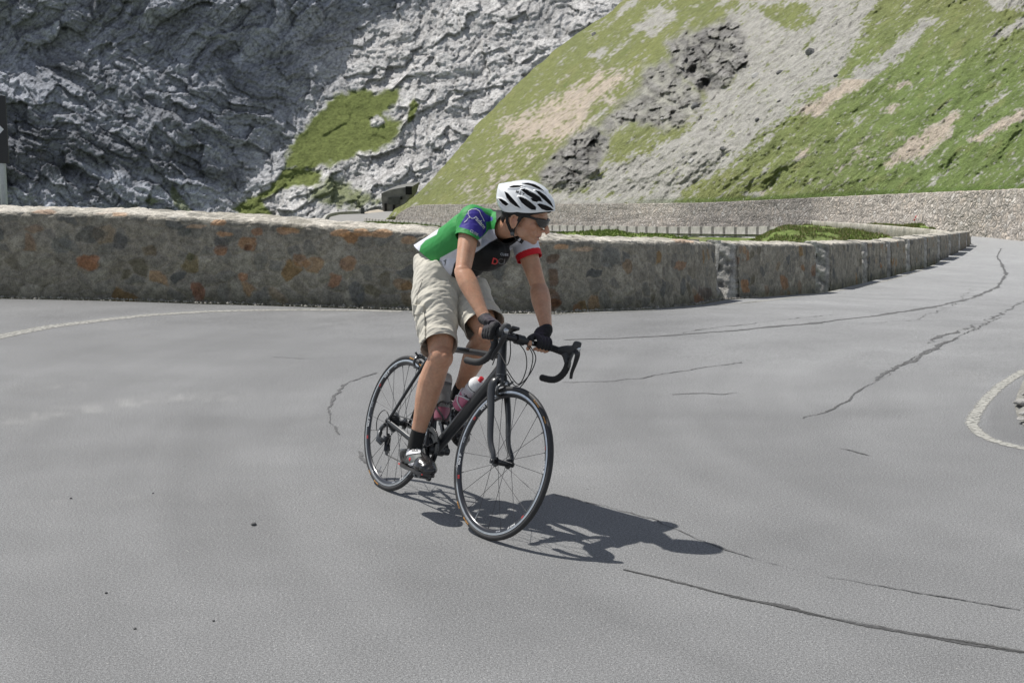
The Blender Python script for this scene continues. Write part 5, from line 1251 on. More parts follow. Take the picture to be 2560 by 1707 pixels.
M_bw = translucent('clear_white_bottle', (.86, .86, .88)); M_bk2 = translucent('smoky_bottle', (.25, .25, .25)); M_capw = simple('white_cap', (.78, .78, .78), .4, scale=20)
M_pink = simple('pink_drink', (.52, .16, .25), .4, scale=20); M_dpink = simple('dark_pink_drink', (.26, .08, .12), .4, scale=20); M_nred = simple('red_nozzle', (.62, .03, .04), .35, scale=20); M_grycap = simple('grey_cap', (.38, .38, .37), .45, scale=20)
dtv = BBp-ht(.415); dtn = dtv/np.linalg.norm(dtv); perp = np.array([dtn[2], 0, -dtn[0]]); perp = perp if perp[2] > 0 else -perp
b1 = ht(.415)+dtv*.585+perp*.066
A1 = Wb(b1-dtn)-Wb(b1)
bt1 = bottle(Wb(b1), A1, None, (M_bw, M_capw, M_pink, M_nred), 'drink_bottle', 'clear drink bottle with pink drink, white cap and red nozzle on the down tube', .085, None)
std = (stt(.6)-stt(.4))/np.linalg.norm(stt(.6)-stt(.4)); pf = np.array([std[2], 0, -std[0]])
b2 = stt(.395)+pf*.078
bt2 = bottle(Wb(b2), Wb(b2+std)-Wb(b2), None, (M_bk2, M_grycap, M_dpink, M_nred), 'drink_bottle', 'smoky grey drink bottle standing against the seat tube behind the right leg', .05, None, 1.18)
M_cagew = simple('cage_white', (.62, .62, .62), .4, scale=30)
def cage(base, axd, outd, mat_, lab):
    b = MB(); sd = np.array([0, 1, 0])
    for s in (-1, 1):
        b.tube(Wb(*spl([base-outd*.040+sd*s*.010+axd*.03, base-outd*.01+sd*s*.039+axd*.05, base+outd*.030+sd*s*.026+axd*.085, base+outd*.039+sd*s*.004+axd*.075], 18)), .0034, 8, ell=(1., 1.5))
        b.tube(Wb(*spl([base-outd*.040+sd*s*.010+axd*.10, base-outd*.02+sd*s*.036+axd*.09, base+outd*.01+sd*s*.040+axd*.06, base+outd*.036+sd*s*.014+axd*.012, base+outd*.02+sd*s*.004-axd*.005], 20)), .0034, 8, ell=(1., 1.4))
    b.box(Wb(base-outd*.041+axd*.065), .006, .018, .11, np.array([Wb(base+outd)-Wb(base), latb, Wb(base+axd)-Wb(base)]))
    o = b.build('bottle_cage', mat_, bike); o['label'] = lab
cage(b1, -dtn, perp, M_cagew, 'white bottle cage on the down tube'); cage(b2, std, pf, simple('cage_black', (.05, .05, .05), .35, scale=30), 'dark bottle cage on the seat tube')
V, Fc = text_mesh('elite', .022, .0010); bvb = bvh_of([o for o in bt1.children if o.name.startswith('body')])
cx = Wb(b1); axn = A1/np.linalg.norm(A1); vd = np.array([0, 0, CAMH])-cx; vd /= np.linalg.norm(vd); nn_ = vd-axn*(vd@axn); nn_ /= np.linalg.norm(nn_)
xdir = np.cross(axn, nn_)
decal('lettering', V, Fc, cx+axn*.10+nn_*.02, xdir, axn, bvb, M_cable, bt1)
# ================================================================== RIDER
A3 = np.array(MB4)[:3, :3]; O3 = np.array(MB4)[:3, 3]
def JL(u, v, y):
    """bike-frame position of a joint seen at pixel (u, v), y metres to the left of the bicycle's plane"""
    d = ray(float(u), float(v))@A3; c = (np.array([0, 0, CAMH])-O3)@A3
    return c+(y-c[1])/d[1]*d
def remesh(mb, voxel, smooth=6, fac=.5):
    me = bpy.data.meshes.new('tmp'); me.from_pydata(mb.v, [], mb.f); me.update()
    bm = bmesh.new(); bm.from_mesh(me); bmesh.ops.recalc_face_normals(bm, faces=bm.faces); bm.to_mesh(me); bm.free()
    o = bpy.data.objects.new('tmp', me); C.objects.link(o)
    r = o.modifiers.new('r', 'REMESH'); r.mode = 'VOXEL'; r.voxel_size = voxel
    s = o.modifiers.new('s', 'SMOOTH'); s.iterations = smooth; s.factor = fac
    dg = bpy.context.evaluated_depsgraph_get(); m2 = bpy.data.meshes.new_from_object(o.evaluated_get(dg))
    V = np.empty(len(m2.vertices)*3); m2.vertices.foreach_get('co', V); V = V.reshape(-1, 3)
    Fc = [tuple(p.vertices) for p in m2.polygons]
    bpy.data.objects.remove(o); bpy.data.meshes.remove(m2); bpy.data.meshes.remove(me)
    return V, Fc
def vnormals(V, Fc):
    me = bpy.data.meshes.new('n'); me.from_pydata(V.tolist(), [], Fc); me.update(); nr_ = np.empty(len(V)*3); me.vertices.foreach_get('normal', nr_); bpy.data.meshes.remove(me); return nr_.reshape(-1, 3)
def cutoff(V, Fc, planes):
    """planes: (point, normal, radius): removes what lies beyond the plane near the point"""
    bm = bmesh.new(); me = bpy.data.meshes.new('c'); me.from_pydata(V.tolist(), [], Fc); bm.from_mesh(me); bpy.data.meshes.remove(me)
    for p, n, r in planes:
        p = Vector(p); n = Vector(n).normalized()
        fs = [f for f in bm.faces if (f.calc_center_median()-p).length < r]
        es = {e for f in fs for e in f.edges}; vs = {v for f in fs for v in f.verts}
        bmesh.ops.bisect_plane(bm, geom=list(fs)+list(es)+list(vs), plane_co=p, plane_no=n, dist=1e-5)
        kill = [f for f in bm.faces if (f.calc_center_median()-p).length < r*1.05 and (f.calc_center_median()-p).dot(n) > 1e-5]
        bmesh.ops.delete(bm, geom=kill, context='FACES')
    # keep the largest connected part
    bm.verts.ensure_lookup_table(); seen = set(); best = []
    for v in bm.verts:
        if v.index in seen or not v.link_faces: continue
        st = [v]; comp = []; seen.add(v.index)
        while st:
            x = st.pop(); comp.append(x)
            for e in x.link_edges:
                y = e.other_vert(x)
                if y.index not in seen and e.link_faces: seen.add(y.index); st.append(y)
        if len(comp) > len(best): best = comp
    keep = {v.index for v in best}; bmesh.ops.delete(bm, geom=[v for v in bm.verts if v.index not in keep], context='VERTS')
    V = np.array([v.co[:] for v in bm.verts]); bm.verts.index_update(); Fc = [tuple(v.index for v in f.verts) for f in bm.faces]; bm.free(); return V, Fc
def ellipsoid(mb, c, r, R=None, seg=20, ring=14):
    V = []; R = np.eye(3) if R is None else np.array(R)
    for j in range(1, ring):
        t = math.pi*j/ring
        for i in range(seg):
            a = 2*math.pi*i/seg; V.append(np.array(c)+(np.array([r[0]*math.sin(t)*math.cos(a), r[1]*math.sin(t)*math.sin(a), r[2]*math.cos(t)]))@R)
    n = len(V); V += [np.array(c)+np.array([0, 0, r[2]])@R, np.array(c)-np.array([0, 0, r[2]])@R]
    f = grid_faces(ring-1, seg, True).tolist()+[(n, (i+1) % seg, i) for i in range(seg)]+[(n+1, (ring-2)*seg+i, (ring-2)*seg+(i+1) % seg) for i in range(seg)]
    mb.add(V, f)

# ---- joints (bike frame)
shR = JL(1178, 549, -.180); elR = JL(1157, 679, -.242); wrR = JL(1211, 794, -.188)
shL = JL(1306, 590, .13); elL = JL(1347, 719, .205); wrL = JL(1366, 823, .150)
hipR = JL(1092, 702, -.085); knR = JL(1101, 893, -.130); anR = JL(1038, 1108, -.13)
hipL = JL(1150, 712, .065); knL = JL(1221, 832, .06); anL = JL(1143, 988, .12)
pel = (hipR+hipL)/2+np.array([-.01, 0, .03])
sp1 = JL(1095, 652, -.015); sp2 = JL(1153, 622, -.02); sp3 = JL(1205, 588, -.025); sp4 = JL(1236, 566, -.03)
rider_root = empty('person', tuple(Wb(pel*[1, 1, 0]+[0, 0, .0])), 'cyclist in green, black and white jersey, beige shorts, white helmet and sunglasses riding the bicycle', 'person')

# ---- head frame
yaw, pit = math.radians(20), math.radians(19)
hf = np.array([math.cos(yaw)*math.cos(pit), -math.sin(yaw)*math.cos(pit), -math.sin(pit)])
hl = np.array([math.sin(yaw), math.cos(yaw), 0.])            # the rider's left, away from the camera
hl = hl+np.array([0, 0, -.05]); hl /= np.linalg.norm(hl)
hu = np.cross(hf, hl); hu /= np.linalg.norm(hu); hl = np.cross(hu, hf)
if hu[2] < 0: hu = -hu
HR = np.array([hf, hl, hu])                                   # rows: forward, left, up
hl_c = JL(1287, 552, -.10); earw = Wb(hl_c)
Hc = earw-(np.array([-.008, -.078, -.025])@HR)
def Hd(*v): return np.array([Hc+np.array(q_, float)@HR for q_ in v]) if len(v) > 1 else Hc+np.array(v[0], float)@HR
neckb = sp4+[-.01, 0, -.005]

def hand_frame(): pass
# finger chains (bike frame turned with the bars)
def fing(pts, r0, r1): return (pts, r0, r1)
bz = barC
# right hand lies on the brake hood, fingers over its outer side
wRs = wrR
Rk = [(.072, -.012), (.054, -.010), (.036, -.006), (.020, .000)]
handR = []
for k, (dx, dz) in enumerate(Rk):
    x = barC[0]+dx+.028; zt = barC[2]+.036-.006*k; yo = -.204
    handR.append(([[x, yo-.018, zt+.004], [x+.010, yo-.033, zt-.012], [x+.014, yo-.036, zt-.034], [x+.010, yo-.030, zt-.054+.004*k], [x+.002, yo-.016, zt-.064+.006*k]], .0098-.0004*k, .0078-.0004*k))
thumbR = ([[barC[0]+.055, -.180, barC[2]+.036], [barC[0]+.085, -.174, barC[2]+.028], [barC[0]+.108, -.177, barC[2]+.010], [barC[0]+.120, -.184, barC[2]-.008]], .0115, .0088)
# left hand grips the bar top from above
handL = []
for k in range(4):
    y = .092+.0195*k; x0 = barC[0]; z0 = barC[2]
    handL.append(([[x0-.010, y, z0+.034], [x0+.014, y-.001, z0+.030], [x0+.030, y-.002, z0+.010], [x0+.028, y-.003, z0-.014], [x0+.008, y-.004, z0-.024]], .0105-.0004*abs(k-1), .0085-.0004*abs(k-1)))
thumbL = ([[barC[0]-.018, .090, barC[2]+.030], [barC[0]-.010, .066, barC[2]+.018], [barC[0]+.006, .052, barC[2]+.006], [barC[0]+.014, .050, barC[2]-.016], [barC[0]+.006, .052, barC[2]-.030]], .0125, .009)
def chain(mb, pts, r0, r1, W=None, grow=0., upto=1., n=16):
    P = catmull(pts, n); m = max(3, int(n*upto)); rr = np.linspace(r0, r1, n)[:m]+grow
    # knuckle thickening and round tip
    k_ = np.linspace(0, 1, n)[:m]; rr = rr*(1+.10*np.exp(-((k_-.32)/.07)**2)+.08*np.exp(-((k_-.64)/.06)**2))
    Pw = (W or (lambda *a: Ws(*a)))(*P[:m])
    mb.tube(Pw, rr, 12); ellipsoid(mb, Pw[-1], [rr[-1]]*3, seg=10, ring=8); ellipsoid(mb, Pw[0], [rr[0]]*3, seg=10, ring=8)
wR_s = np.array([barC[0]-.004, -.206, barC[2]+.060])
def palm(mb, side, grow=0.):
    if side < 0:
        b0 = Wb(wrR); b1 = Ws([barC[0]+.035, -.200, barC[2]+.040]); b2 = Ws([barC[0]+.078, -.207, barC[2]+.034])
        up = tuple(Ws([0, 0, 1])-Ws([0, 0, 0]))
        f_ = Wb(elR)-b0; f_ /= np.linalg.norm(f_); ellipsoid(mb, b0, [.0265+grow]*3); mb.tube(np.array([b0+f_*.03, b0, b0*.55+b1*.45, b1, (b1+b2)/2, b2]), [.024+grow, .026+grow, .030+grow, .034+grow, .033+grow, .026+grow], 20, ell=[(1., .95), (.88, 1.), (.70, 1.12), (.62, 1.18), (.62, 1.18), (.62, 1.15)], up=up)
        ellipsoid(mb, b1-(Ws([0, 0, .006])-Ws([0, 0, 0])), [.03+grow, .03+grow, .018+grow], HR)
    else:
        b0 = Wb(wrL); b1 = Ws([barC[0]-.014, .126, barC[2]+.044]); b2 = Ws([barC[0]+.006, .122, barC[2]+.034])
        up = tuple(Ws([1, 0, .6])-Ws([0, 0, 0]))
        f_ = Wb(elL)-b0; f_ /= np.linalg.norm(f_); ellipsoid(mb, b0, [.024+grow]*3); mb.tube(catmull(np.array([b0+f_*.035, b0, b0*.5+b1*.5, b1, b2]), 12), np.interp(np.linspace(0, 1, 12), [0, .25, .5, .75, 1], [.024, .026, .030, .033, .028])+grow, 20, ell=[(1-.36*k_/11, .95+.2*k_/11) for k_ in range(12)], up=up)
# ---- body as one surface
body = MB()
def limb(mb, pts, rad, n=30, sec=20, grow=0., **kw):
    P = catmull(pts, n); t = np.linspace(0, 1, n); R = np.interp(t, np.linspace(0, 1, len(rad)) if not isinstance(rad, dict) else list(rad), list(rad.values()) if isinstance(rad, dict) else rad)+grow
    mb.tube(Wb(*P), R, sec, **kw)
latw = tuple(latb)
def arm(mb, sh, el, wr, grow=0.):
    limb(mb, [sh, (sh+el)/2, el], {0: .050, .25: .050, .5: .046, .8: .040, 1: .037}, grow=grow, ell=(1.0, .92))
    limb(mb, [el, (el+wr)/2, wr], {0: .037, .12: .041, .3: .043, .55: .036, .8: .028, 1: .0255}, grow=grow, ell=(.92, 1.06))
    ellipsoid(mb, Wb(el), [.038+grow]*3); ellipsoid(mb, Wb(sh), [.056+grow]*3)
    ext = (el-sh)/np.linalg.norm(el-sh)
def leg(mb, hip, kn, an, s):
    d = kn-hip
    limb(mb, [hip+[0, 0, .02], hip+d*.5+[.012, 0, 0], kn-d*.04], {0: .090, .3: .086, .6: .073, .85: .058, 1: .053})
    fw = np.array([.02, 0, .004])
    ellipsoid(mb, Wb(kn+[.006, 0, 0]), [.056, .050, .058]); ellipsoid(mb, Wb(kn+[.036, 0, .004]), [.028, .028, .030])
    d2 = an-kn
    limb(mb, [kn, kn+d2*.30+[-.018, 0, 0], kn+d2*.65+[-.008, 0, 0], an], {0: .051, .12: .052, .32: .0575, .5: .052, .75: .036, .9: .030, 1: .031}, ell=(1.05, .94))
    ellipsoid(mb, Wb(kn+d2*.34+[-.030, s*.012, 0]), [.035, .032, .075], None)
arm(body, shR, elR, wrR); arm(body, shL, elL, wrL)
leg(body, hipR, knR, anR, -1); leg(body, hipL, knL, anL, 1)
body.tube(Wb(*catmull([pel, sp1, sp2, sp3, sp4], 20)), np.interp(np.linspace(0, 1, 20), [0, .3, .6, .85, 1], [.115, .115, .125, .12, .07]), 24, ell=(.72, 1.05), up=tuple(A3@np.array([-.6, 0, .7])))
for s, an in ((-1, anR), (1, anL)):
    toe = an+np.array([.12, 0, -.09]) if s < 0 else an+np.array([.11, 0, -.12])
    limb(body, [an+[0, 0, .01], an+[.006, 0, -.03], an+[.03, 0, -.05]], [.029, .022, .014])
for s, hnd, th in ((-1, handR, thumbR), (1, handL, thumbL)):
    palm(body, s); [chain(body, *f) for f in hnd]; chain(body, *th)
# neck
body.tube(np.array([Wb(sp4+[-.05, 0, -.04]), Wb(sp4), Wb(sp4)*.45+Hd([-.035, 0, -.07])*.55, Hd([-.025, 0, -.05]), Hd([-.01, 0, .0])]), [.070, .060, .053, .053, .056], 24)
sc_t = MB()
# throat and neck muscles
for s in (-1, 1): body.tube(np.array([Hd([-.045, s*.055, -.035]), Hd([-.03, s*.045, -.085])*.6+Wb(sp4+[.05, s*.03, .0])*.4, Wb(sp4+[.075, s*.03, -.03])]), [.014, .013, .012], 10)
# head
def E(c, r, pitchy=0.):
    R = HR
    if pitchy: c_, s_ = math.cos(pitchy), math.sin(pitchy); R = np.array([hf*c_+hu*s_, hl, -hf*s_+hu*c_])
    ellipsoid(body, Hd(c), r, R, 28, 20)
E([-.002, 0, .045], [.098, .076, .085]); E([-.030, 0, .010], [.075, .070, .075])
E([.040, 0, -.010], [.058, .062, .072]); E([.034, 0, -.060], [.052, .050, .040], -.3)
E([.050, 0, .020], [.054, .060, .045])
E([.079, 0, -.090], [.017, .021, .015]); E([.066, 0, -.084], [.025, .032, .018])
for s in (-1, 1):
    E([.062, s*.036, -.022], [.026, .024, .024]); E([.028, s*.047, -.062], [.030, .012, .026], -.6); E([.086, s*.026, .026], [.014, .026, .010])
    E([.074, s*.024, -.052], [.018, .020, .020]); E([.084, s*.030, .004], [.010, .013, .009])
body.tube(np.array([Hd([.096, 0, .020]), Hd([.103, 0, .004]), Hd([.117, 0, -.014]), Hd([.127, 0, -.029]), Hd([.119, 0, -.038])]), [.0075, .0085, .0100, .0115, .0090], 14)
for s in (-1, 1): E([.105, s*.0115, -.033], [.012, .0075, .0075])
E([.092, 0, -.049], [.013, .020, .012])
for (z, x, rz) in ((-.0575, .100, .0052), (-.0735, .096, .0062)):      # lips, slightly parted
    body.tube(np.array([Hd([x-.016, -.024, -.066]), Hd([x-.004, -.013, z]), Hd([x+.002, 0, z-.001]), Hd([x-.004, .013, z]), Hd([x-.016, .024, -.066])]), [.003, rz*.9, rz, rz*.9, .003], 10)
for s in (-1, 1):   # ears
    ring = [[.006, .0, .012], [-.004, .006, .020], [-.020, .011, .017], [-.026, .012, .000], [-.021, .010, -.018], [-.010, .006, -.032], [.0, .002, -.036]]
    body.tube(np.array([Hd([p[0], s*(.074+p[1]), p[2]-.022]) for p in catmull(ring, 18)]), [.0048]*18, 8)
    E([-.010, s*.074, -.028], [.016, .006, .024]); body.tube(np.array([Hd([.002, s*.074, -.010-.022]), Hd([.004, s*.080, -.020]), Hd([.002, s*.076, -.052])]), [.004, .005, .005], 8)
Vb, Fb = remesh(body, .0030, 7, .5)
# skin colour
def dseg(V, a, b):
    a = np.array(a); b = np.array(b); t = np.clip(((V-a)@(b-a))/((b-a)@(b-a)), 0, 1); return np.linalg.norm(V-a-t[:, None]*(b-a), axis=1)
base_s = np.array([.52, .285, .180]); cs3 = np.tile(base_s, (len(Vb), 1))
n1 = fbm(Vb*14, 3); n2 = fbm(Vb*60, 3); n3 = fbm(Vb*[38, 38, 16]+9, 4); cs3 *= (1+.16*n1+.08*n2+.14*n3)[:, None]; cs3 *= 1+np.stack([0*n1, -.10*fbm(Vb*22+4, 3), -.14*fbm(Vb*22+4, 3)], -1)
loc = (Vb-Hc)@HR.T
hd = np.linalg.norm(loc/[.13, .1, .13], axis=1) < 1
def red(c, r, col, k): 
    global cs3
    w_ = np.exp(-((np.linalg.norm((loc-np.array(c))/np.array(r), axis=1))**2))[:, None]*k; cs3 = cs3*(1-w_)+np.array(col)*w_
red([.118, 0, -.030], [.016, .016, .014], (.56, .24, .17), .6); red([.066, -.045, -.03], [.03, .03, .03], (.52, .25, .17), .5)
red([.098, 0, -.0575], [.010, .022, .0055], (.45, .17, .14), .8); red([.095, 0, -.0735], [.010, .020, .006], (.45, .17, .14), .8)
red([.097, 0, -.0655], [.012, .020, .0032], (.05, .02, .02), 1.); red([.075, 0, -.088], [.03, .04, .022], (.40, .25, .18), .35)
for s in (-1, 1): red([-.010, s*.078, -.024], [.012, .012, .018], (.50, .20, .15), .5); red([.092, s*.026, .0235], [.010, .020, .0045], (.08, .05, .03), .85)
for j, rr_, k in ((knR, .05, .35), (knL, .05, .3), (elR, .035, .35)):
    w_ = np.exp(-(np.linalg.norm(Vb-Wb(j), axis=1)/rr_)**2)[:, None]*k; cs3 = cs3*(1-w_)+np.array([.50, .24, .17])*w_
def skin_mat():
    m, nt, p = newmat('skin'); col = mix(nt, .6, vcol(nt), ramp(nt, tnoise(nt, 90, 4), [(.3, .86), (.7, 1.12)]), 'MULTIPLY')
    L(nt, col, p.inputs['Base Color']); p.inputs['Roughness'].default_value = .42; p.inputs['Specular IOR Level'].default_value = .5
    p.inputs['Subsurface Weight'].default_value = .12; p.inputs['Subsurface Radius'].default_value = (.012, .004, .002); p.inputs['Subsurface Scale'].default_value = .6
    bump(nt, p, tnoise(nt, 180, 4), .25, .002); return m
M_skin = skin_mat()
bodyo = mesh_obj('body', Vb, Fb, M_skin, rider_root, cols=np.clip(cs3, .02, .9))

# ---- cloth helpers
def cloth_mat(name, rough=.75, weave=900, sheen=.3, bm=.15, stain=.12, sub=0):
    m, nt, p = newmat(name); col = mix(nt, .8, vcol(nt), ramp(nt, tnoise(nt, 20, 4), [(.3, 1-stain), (.7, 1+stain*.6)]), 'MULTIPLY')
    L(nt, col, p.inputs['Base Color']); p.inputs['Roughness'].default_value = rough; p.inputs['Sheen Weight'].default_value = sheen; p.inputs['Specular IOR Level'].default_value = .25
    wv = math_(nt, 'ADD', math_(nt, 'MULTIPLY', tnoise(nt, 320, 2), .4), tnoise(nt, 45, 4)); bump(nt, p, wv, bm, .004); return m
Z1 = lambda pts: [(1000+x/3.7333, 430+y/3.7333) for x, y in pts]
Z2 = lambda pts: [(980+x/4.704, 780+y/4.704) for x, y in pts]
Z4 = lambda pts: [(1200+x/7.468, 430+y/7.468) for x, y in pts]

# ---- jersey
def jersey():
    j = MB(); P = catmull([sp1+(sp1-sp2)*.62, sp1, sp2, sp3, sp4+[.0, 0, .0]], 28)
    tt_ = np.linspace(0, 1, 28)
    a = np.interp(tt_, [0, .25, .5, .75, .9, 1], [.135, .143, .155, .166, .140, .085]); b = np.interp(tt_, [0, .25, .5, .75, .9, 1], [.100, .110, .120, .120, .100, .075])
    j.tube(Wb(*P), 1.0, 32, ell=[(bb, aa) for aa, bb in zip(a, b)], up=tuple(A3@np.array([-.6, 0, .7])))
    for sh, el, r0 in ((shR, elR, .060), (shL, elL, .060)):
        d = el-sh; limb(j, [sh*.72+sp4*.28, sh, sh+d*.25, sh+d*.50], {0: .068, .35: .061, .7: .059, 1: .0585}); ellipsoid(j, Wb(sh), [.060]*3)
    # shoulders to neck
    for sh in (shR, shL): limb(j, [sp4*.9+sh*.1, sh], [.070, .060])
    # collar
    j.tube(np.array([Wb(sp4+[-.02, 0, -.02]), Wb(sp4)*.72+Hd([-.035, 0, -.07])*.28, Wb(sp4)*.30+Hd([-.035, 0, -.075])*.70, Wb(sp4)*.12+Hd([-.035, 0, -.08])*.88]), [.086, .076, .0665, .064], 24)
    # belly and back fullness
    ellipsoid(j, Wb(sp3+[.068, -.01, -.080]), [.12, .13, .085]); ellipsoid(j, Wb(sp2+[.05, .0, -.06]), [.11, .12, .08]); 
    V, Fc = remesh(j, .0034, 8, .5)
    hipc = sp1+(sp1-sp2)*.50
    dn = (sp1-sp2)/np.linalg.norm(sp1-sp2)
    hp_ = [JL(1055, 626, -.02), JL(1096, 669, -.155), JL(1132, 693, -.02)]; hn_ = np.cross(hp_[1]-hp_[0], hp_[2]-hp_[0]); hn_ /= np.linalg.norm(hn_); hn_ = hn_*np.sign(hn_@dn)
    global HEM; HEM = ((hp_[0]+hp_[2])/2, hn_)
    pl_ = [(Wb(HEM[0]), A3@hn_, .30)]
    for sh, el in ((shR, elR), (shL, elL)):
        d = el-sh; pl_.append((Wb(sh+d*(.40 if sh is shR else .445)), A3@(d/np.linalg.norm(d)+(np.array([-.30, -.1, 0]) if sh is shR else 0)), .085))
    nk = Wb(sp4)*.24+Hd([-.035, 0, -.07])*.76; nd_ = Hd([-.035, 0, -.07])-Wb(sp4); nd_ /= np.linalg.norm(nd_); nd_ = nd_+hf*.22; pl_.append((nk+nd_*.0, nd_, .10))
    V, Fc = cutoff(V, Fc, pl_)
    nrm_ = vnormals(V, Fc)
    lc_ = (V-O3)@A3
    # soft creases: around shoulder and waist
    g_ = (lc_[:, 0]*.72+lc_[:, 2]*.70); h_ = (-lc_[:, 0]*.70+lc_[:, 2]*.72)
    cr_ = ridged(v3(g_*7+h_*4, h_*13, lc_[:, 1]*7), 3); wst = np.exp(-((g_-(sp1@[.72, 0, .70]))/.09)**2); shd = np.exp(-(np.linalg.norm(lc_-shR-[0, .03, -.03], axis=1)/.10)**2)+np.exp(-(np.linalg.norm(lc_-shL, axis=1)/.08)**2)
    V = V+nrm_*(.0045*(cr_-.4)*(wst*1.2+shd*1.6+.22)+.002*fbm(V*16, 3))[:, None]
    u, v = pix(V)
    G_ = np.array([.035, .27, .065]); Wt = np.array([.66, .67, .74]); Bk = np.array([.008, .008, .009]); Bl = np.array([.045, .035, .27]); Rd = np.array([.60, .02, .03])
    col = np.tile(G_, (len(V), 1))
    def put(poly, c, soft=.8, zz=Z1):
        nonlocal col
        m = sstep(-soft, soft, polysd(u, v, zz(poly)))[:, None]; col = col*(1-m)+c*m
    put([(100, 600), (190, 570), (250, 520), (370, 510), (345, 585), (240, 640), (195, 690), (178, 760), (130, 760)], Wt)
    put([(830, 540), (905, 532), (925, 620), (800, 690), (735, 745), (690, 760), (690, 660), (745, 625)], Wt)
    put([(560, 700), (378, 800), (340, 915), (480, 980), (530, 850), (600, 760)], Wt)
    put([(895, 360), (1000, 330), (1250, 500), (1250, 760), (1040, 960), (600, 1010), (470, 1000), (505, 860), (560, 780), (690, 760), (735, 735), (830, 665), (925, 605), (902, 500)], Bk)
    put([(1075, 755), (1105, 690), (1128, 635), (1165, 640), (1140, 720), (1118, 790)], Rd)
    put([(1120, 640), (1400, 600), (1400, 900), (1110, 860), (1110, 780), (1140, 700)], Wt)
    dR = dseg(V, Wb(shR), Wb(elR)); aR = ((lc_-shR)@(elR-shR))/((elR-shR)@(elR-shR))
    near = (lc_[:, 1] < shR[1]+.035)
    put([(548, 520), (600, 430), (640, 362), (700, 335), (752, 345), (800, 395), (872, 430), (862, 458), (800, 468), (805, 545), (765, 600), (738, 615), (640, 560)], Bl)
    put([(520, 505), (640, 540), (735, 600), (715, 670), (500, 620)], G_)
    # black strip at the back of the neck
    put([(745, 322), (800, 300), (880, 310), (925, 380), (870, 372), (830, 335)], Bk)
    # left sleeve: white with a red cuff
    dl = dseg(V, Wb(shL), Wb(elL)); al = ((lc_-shL)@(elL-shL))/((elL-shL)@(elL-shL))
    ml = ((dl < .078) & (al > -.05) & (lc_[:, 1] > .06))[:, None]; col = np.where(ml, Wt, col); mr = ((al > .33) & (dl < .09) & (lc_[:, 1] > .05))[:, None]; col = np.where(mr, Rd, col)
    o = mesh_obj('jersey', V, Fc, cloth_mat('jersey_fabric', .6, stain=.05, sheen=0., bm=.12), rider_root, cols=np.clip(col, .01, .9))
    md = o.modifiers.new('thick', 'SOLIDIFY'); md.thickness = .0018; md.offset = 1
    return o
jer = jersey()
bvj = bvh_of([jer])
vdir = np.array([0, 0, CAMH])-Wb(sp2); vdir /= np.linalg.norm(vdir)
imx = np.array([1., 0, 0]); imy = np.cross(vdir, imx); imy /= np.linalg.norm(imy); imx = np.cross(imy, vdir)
def onbody(u, v, Wp): r_ = ray(float(u), float(v)); return np.array([0, 0, CAMH])+r_*Wp[1]
def vframe(c):
    z = np.array([0, 0, CAMH])-c; z /= np.linalg.norm(z); x = np.cross([0, 0, 1.], z); x /= np.linalg.norm(x); return x, np.cross(z, x)
def jtext(s, zx, zy, size, rot_, mat, bold=.0003, ref=None, shear=0, bv_=None, par=None, spacing=1.):
    V, Fc = text_mesh(s, size, bold, spacing, shear); c, s_ = math.cos(rot_), math.sin(rot_)
    ctr = onbody(*Z1([(zx, zy)])[0], Wb(ref if ref is not None else sp2)); imx, imy = vframe(ctr); decal('lettering', V, Fc, ctr, imx*c+imy*s_, -imx*s_+imy*c, bv_ or bvj, mat, par or jer, .0042, .3)
jtext('radam', 745, 470, .026, -.85, M_whitep, .0006, shR)
jtext('CUBE', 690, 570, .016, -.55, M_lgrey, .0004, shR)
jtext('ymi', 440, 822, .022, .42, M_cable, .0006, sp1); jtext('TRO', 500, 790, .023, .42, M_lgrey, .0002, sp1)
jtext('* * *', 445, 872, .016, .1, M_cable, .001, sp1)
jtext('D', 884, 836, .038, -.25, M_redp, .001, sp3); jtext('CI', 945, 836, .036, -.15, M_dgrey, .0006, sp3)
jtext('CUBE', 972, 772, .015, -.1, M_lgrey, .0003, sp3); jtext('CUBE', 1252, 782, .010, .15, M_cable, .0005, shL)
def jpoly(poly, mat, ref, nm='print', par=None, bv_=None, zz=Z1):
    q_ = zz(poly); ctr_px = np.mean(q_, 0); R_ = Wb(ref); ctr = onbody(ctr_px[0], ctr_px[1], R_); pm = F/R_[1]
    pts = [((x-ctr_px[0])/pm, -(y-ctr_px[1])/pm) for x, y in q_]
    imx, imy = vframe(ctr); return poly_decal(nm, pts, ctr, imx, imy, bv_ or bvj, mat, par or jer, .0042, .0011)
def outline(pts, wd): 
    P = np.array(pts, float); T = np.gradient(P, axis=0); T /= np.linalg.norm(T, axis=1)[:, None]; N_ = np.stack([-T[:, 1], T[:, 0]], -1)*wd/2; return [tuple(q_) for q_ in np.concatenate([P+N_, (P-N_)[::-1]])]
jpoly(outline([(690, 432), (672, 436), (650, 420), (636, 392), (640, 366), (668, 350), (712, 350), (740, 368), (752, 400), (770, 430), (784, 462)], 5), M_whitep, shR)
jpoly(outline([(655, 425), (632, 436), (622, 455), (600, 472)], 5), M_whitep, shR)
jpoly(outline([(985, 748), (1005, 752), (1001, 772), (981, 768), (985, 748)], 5), M_whitep, sp3)
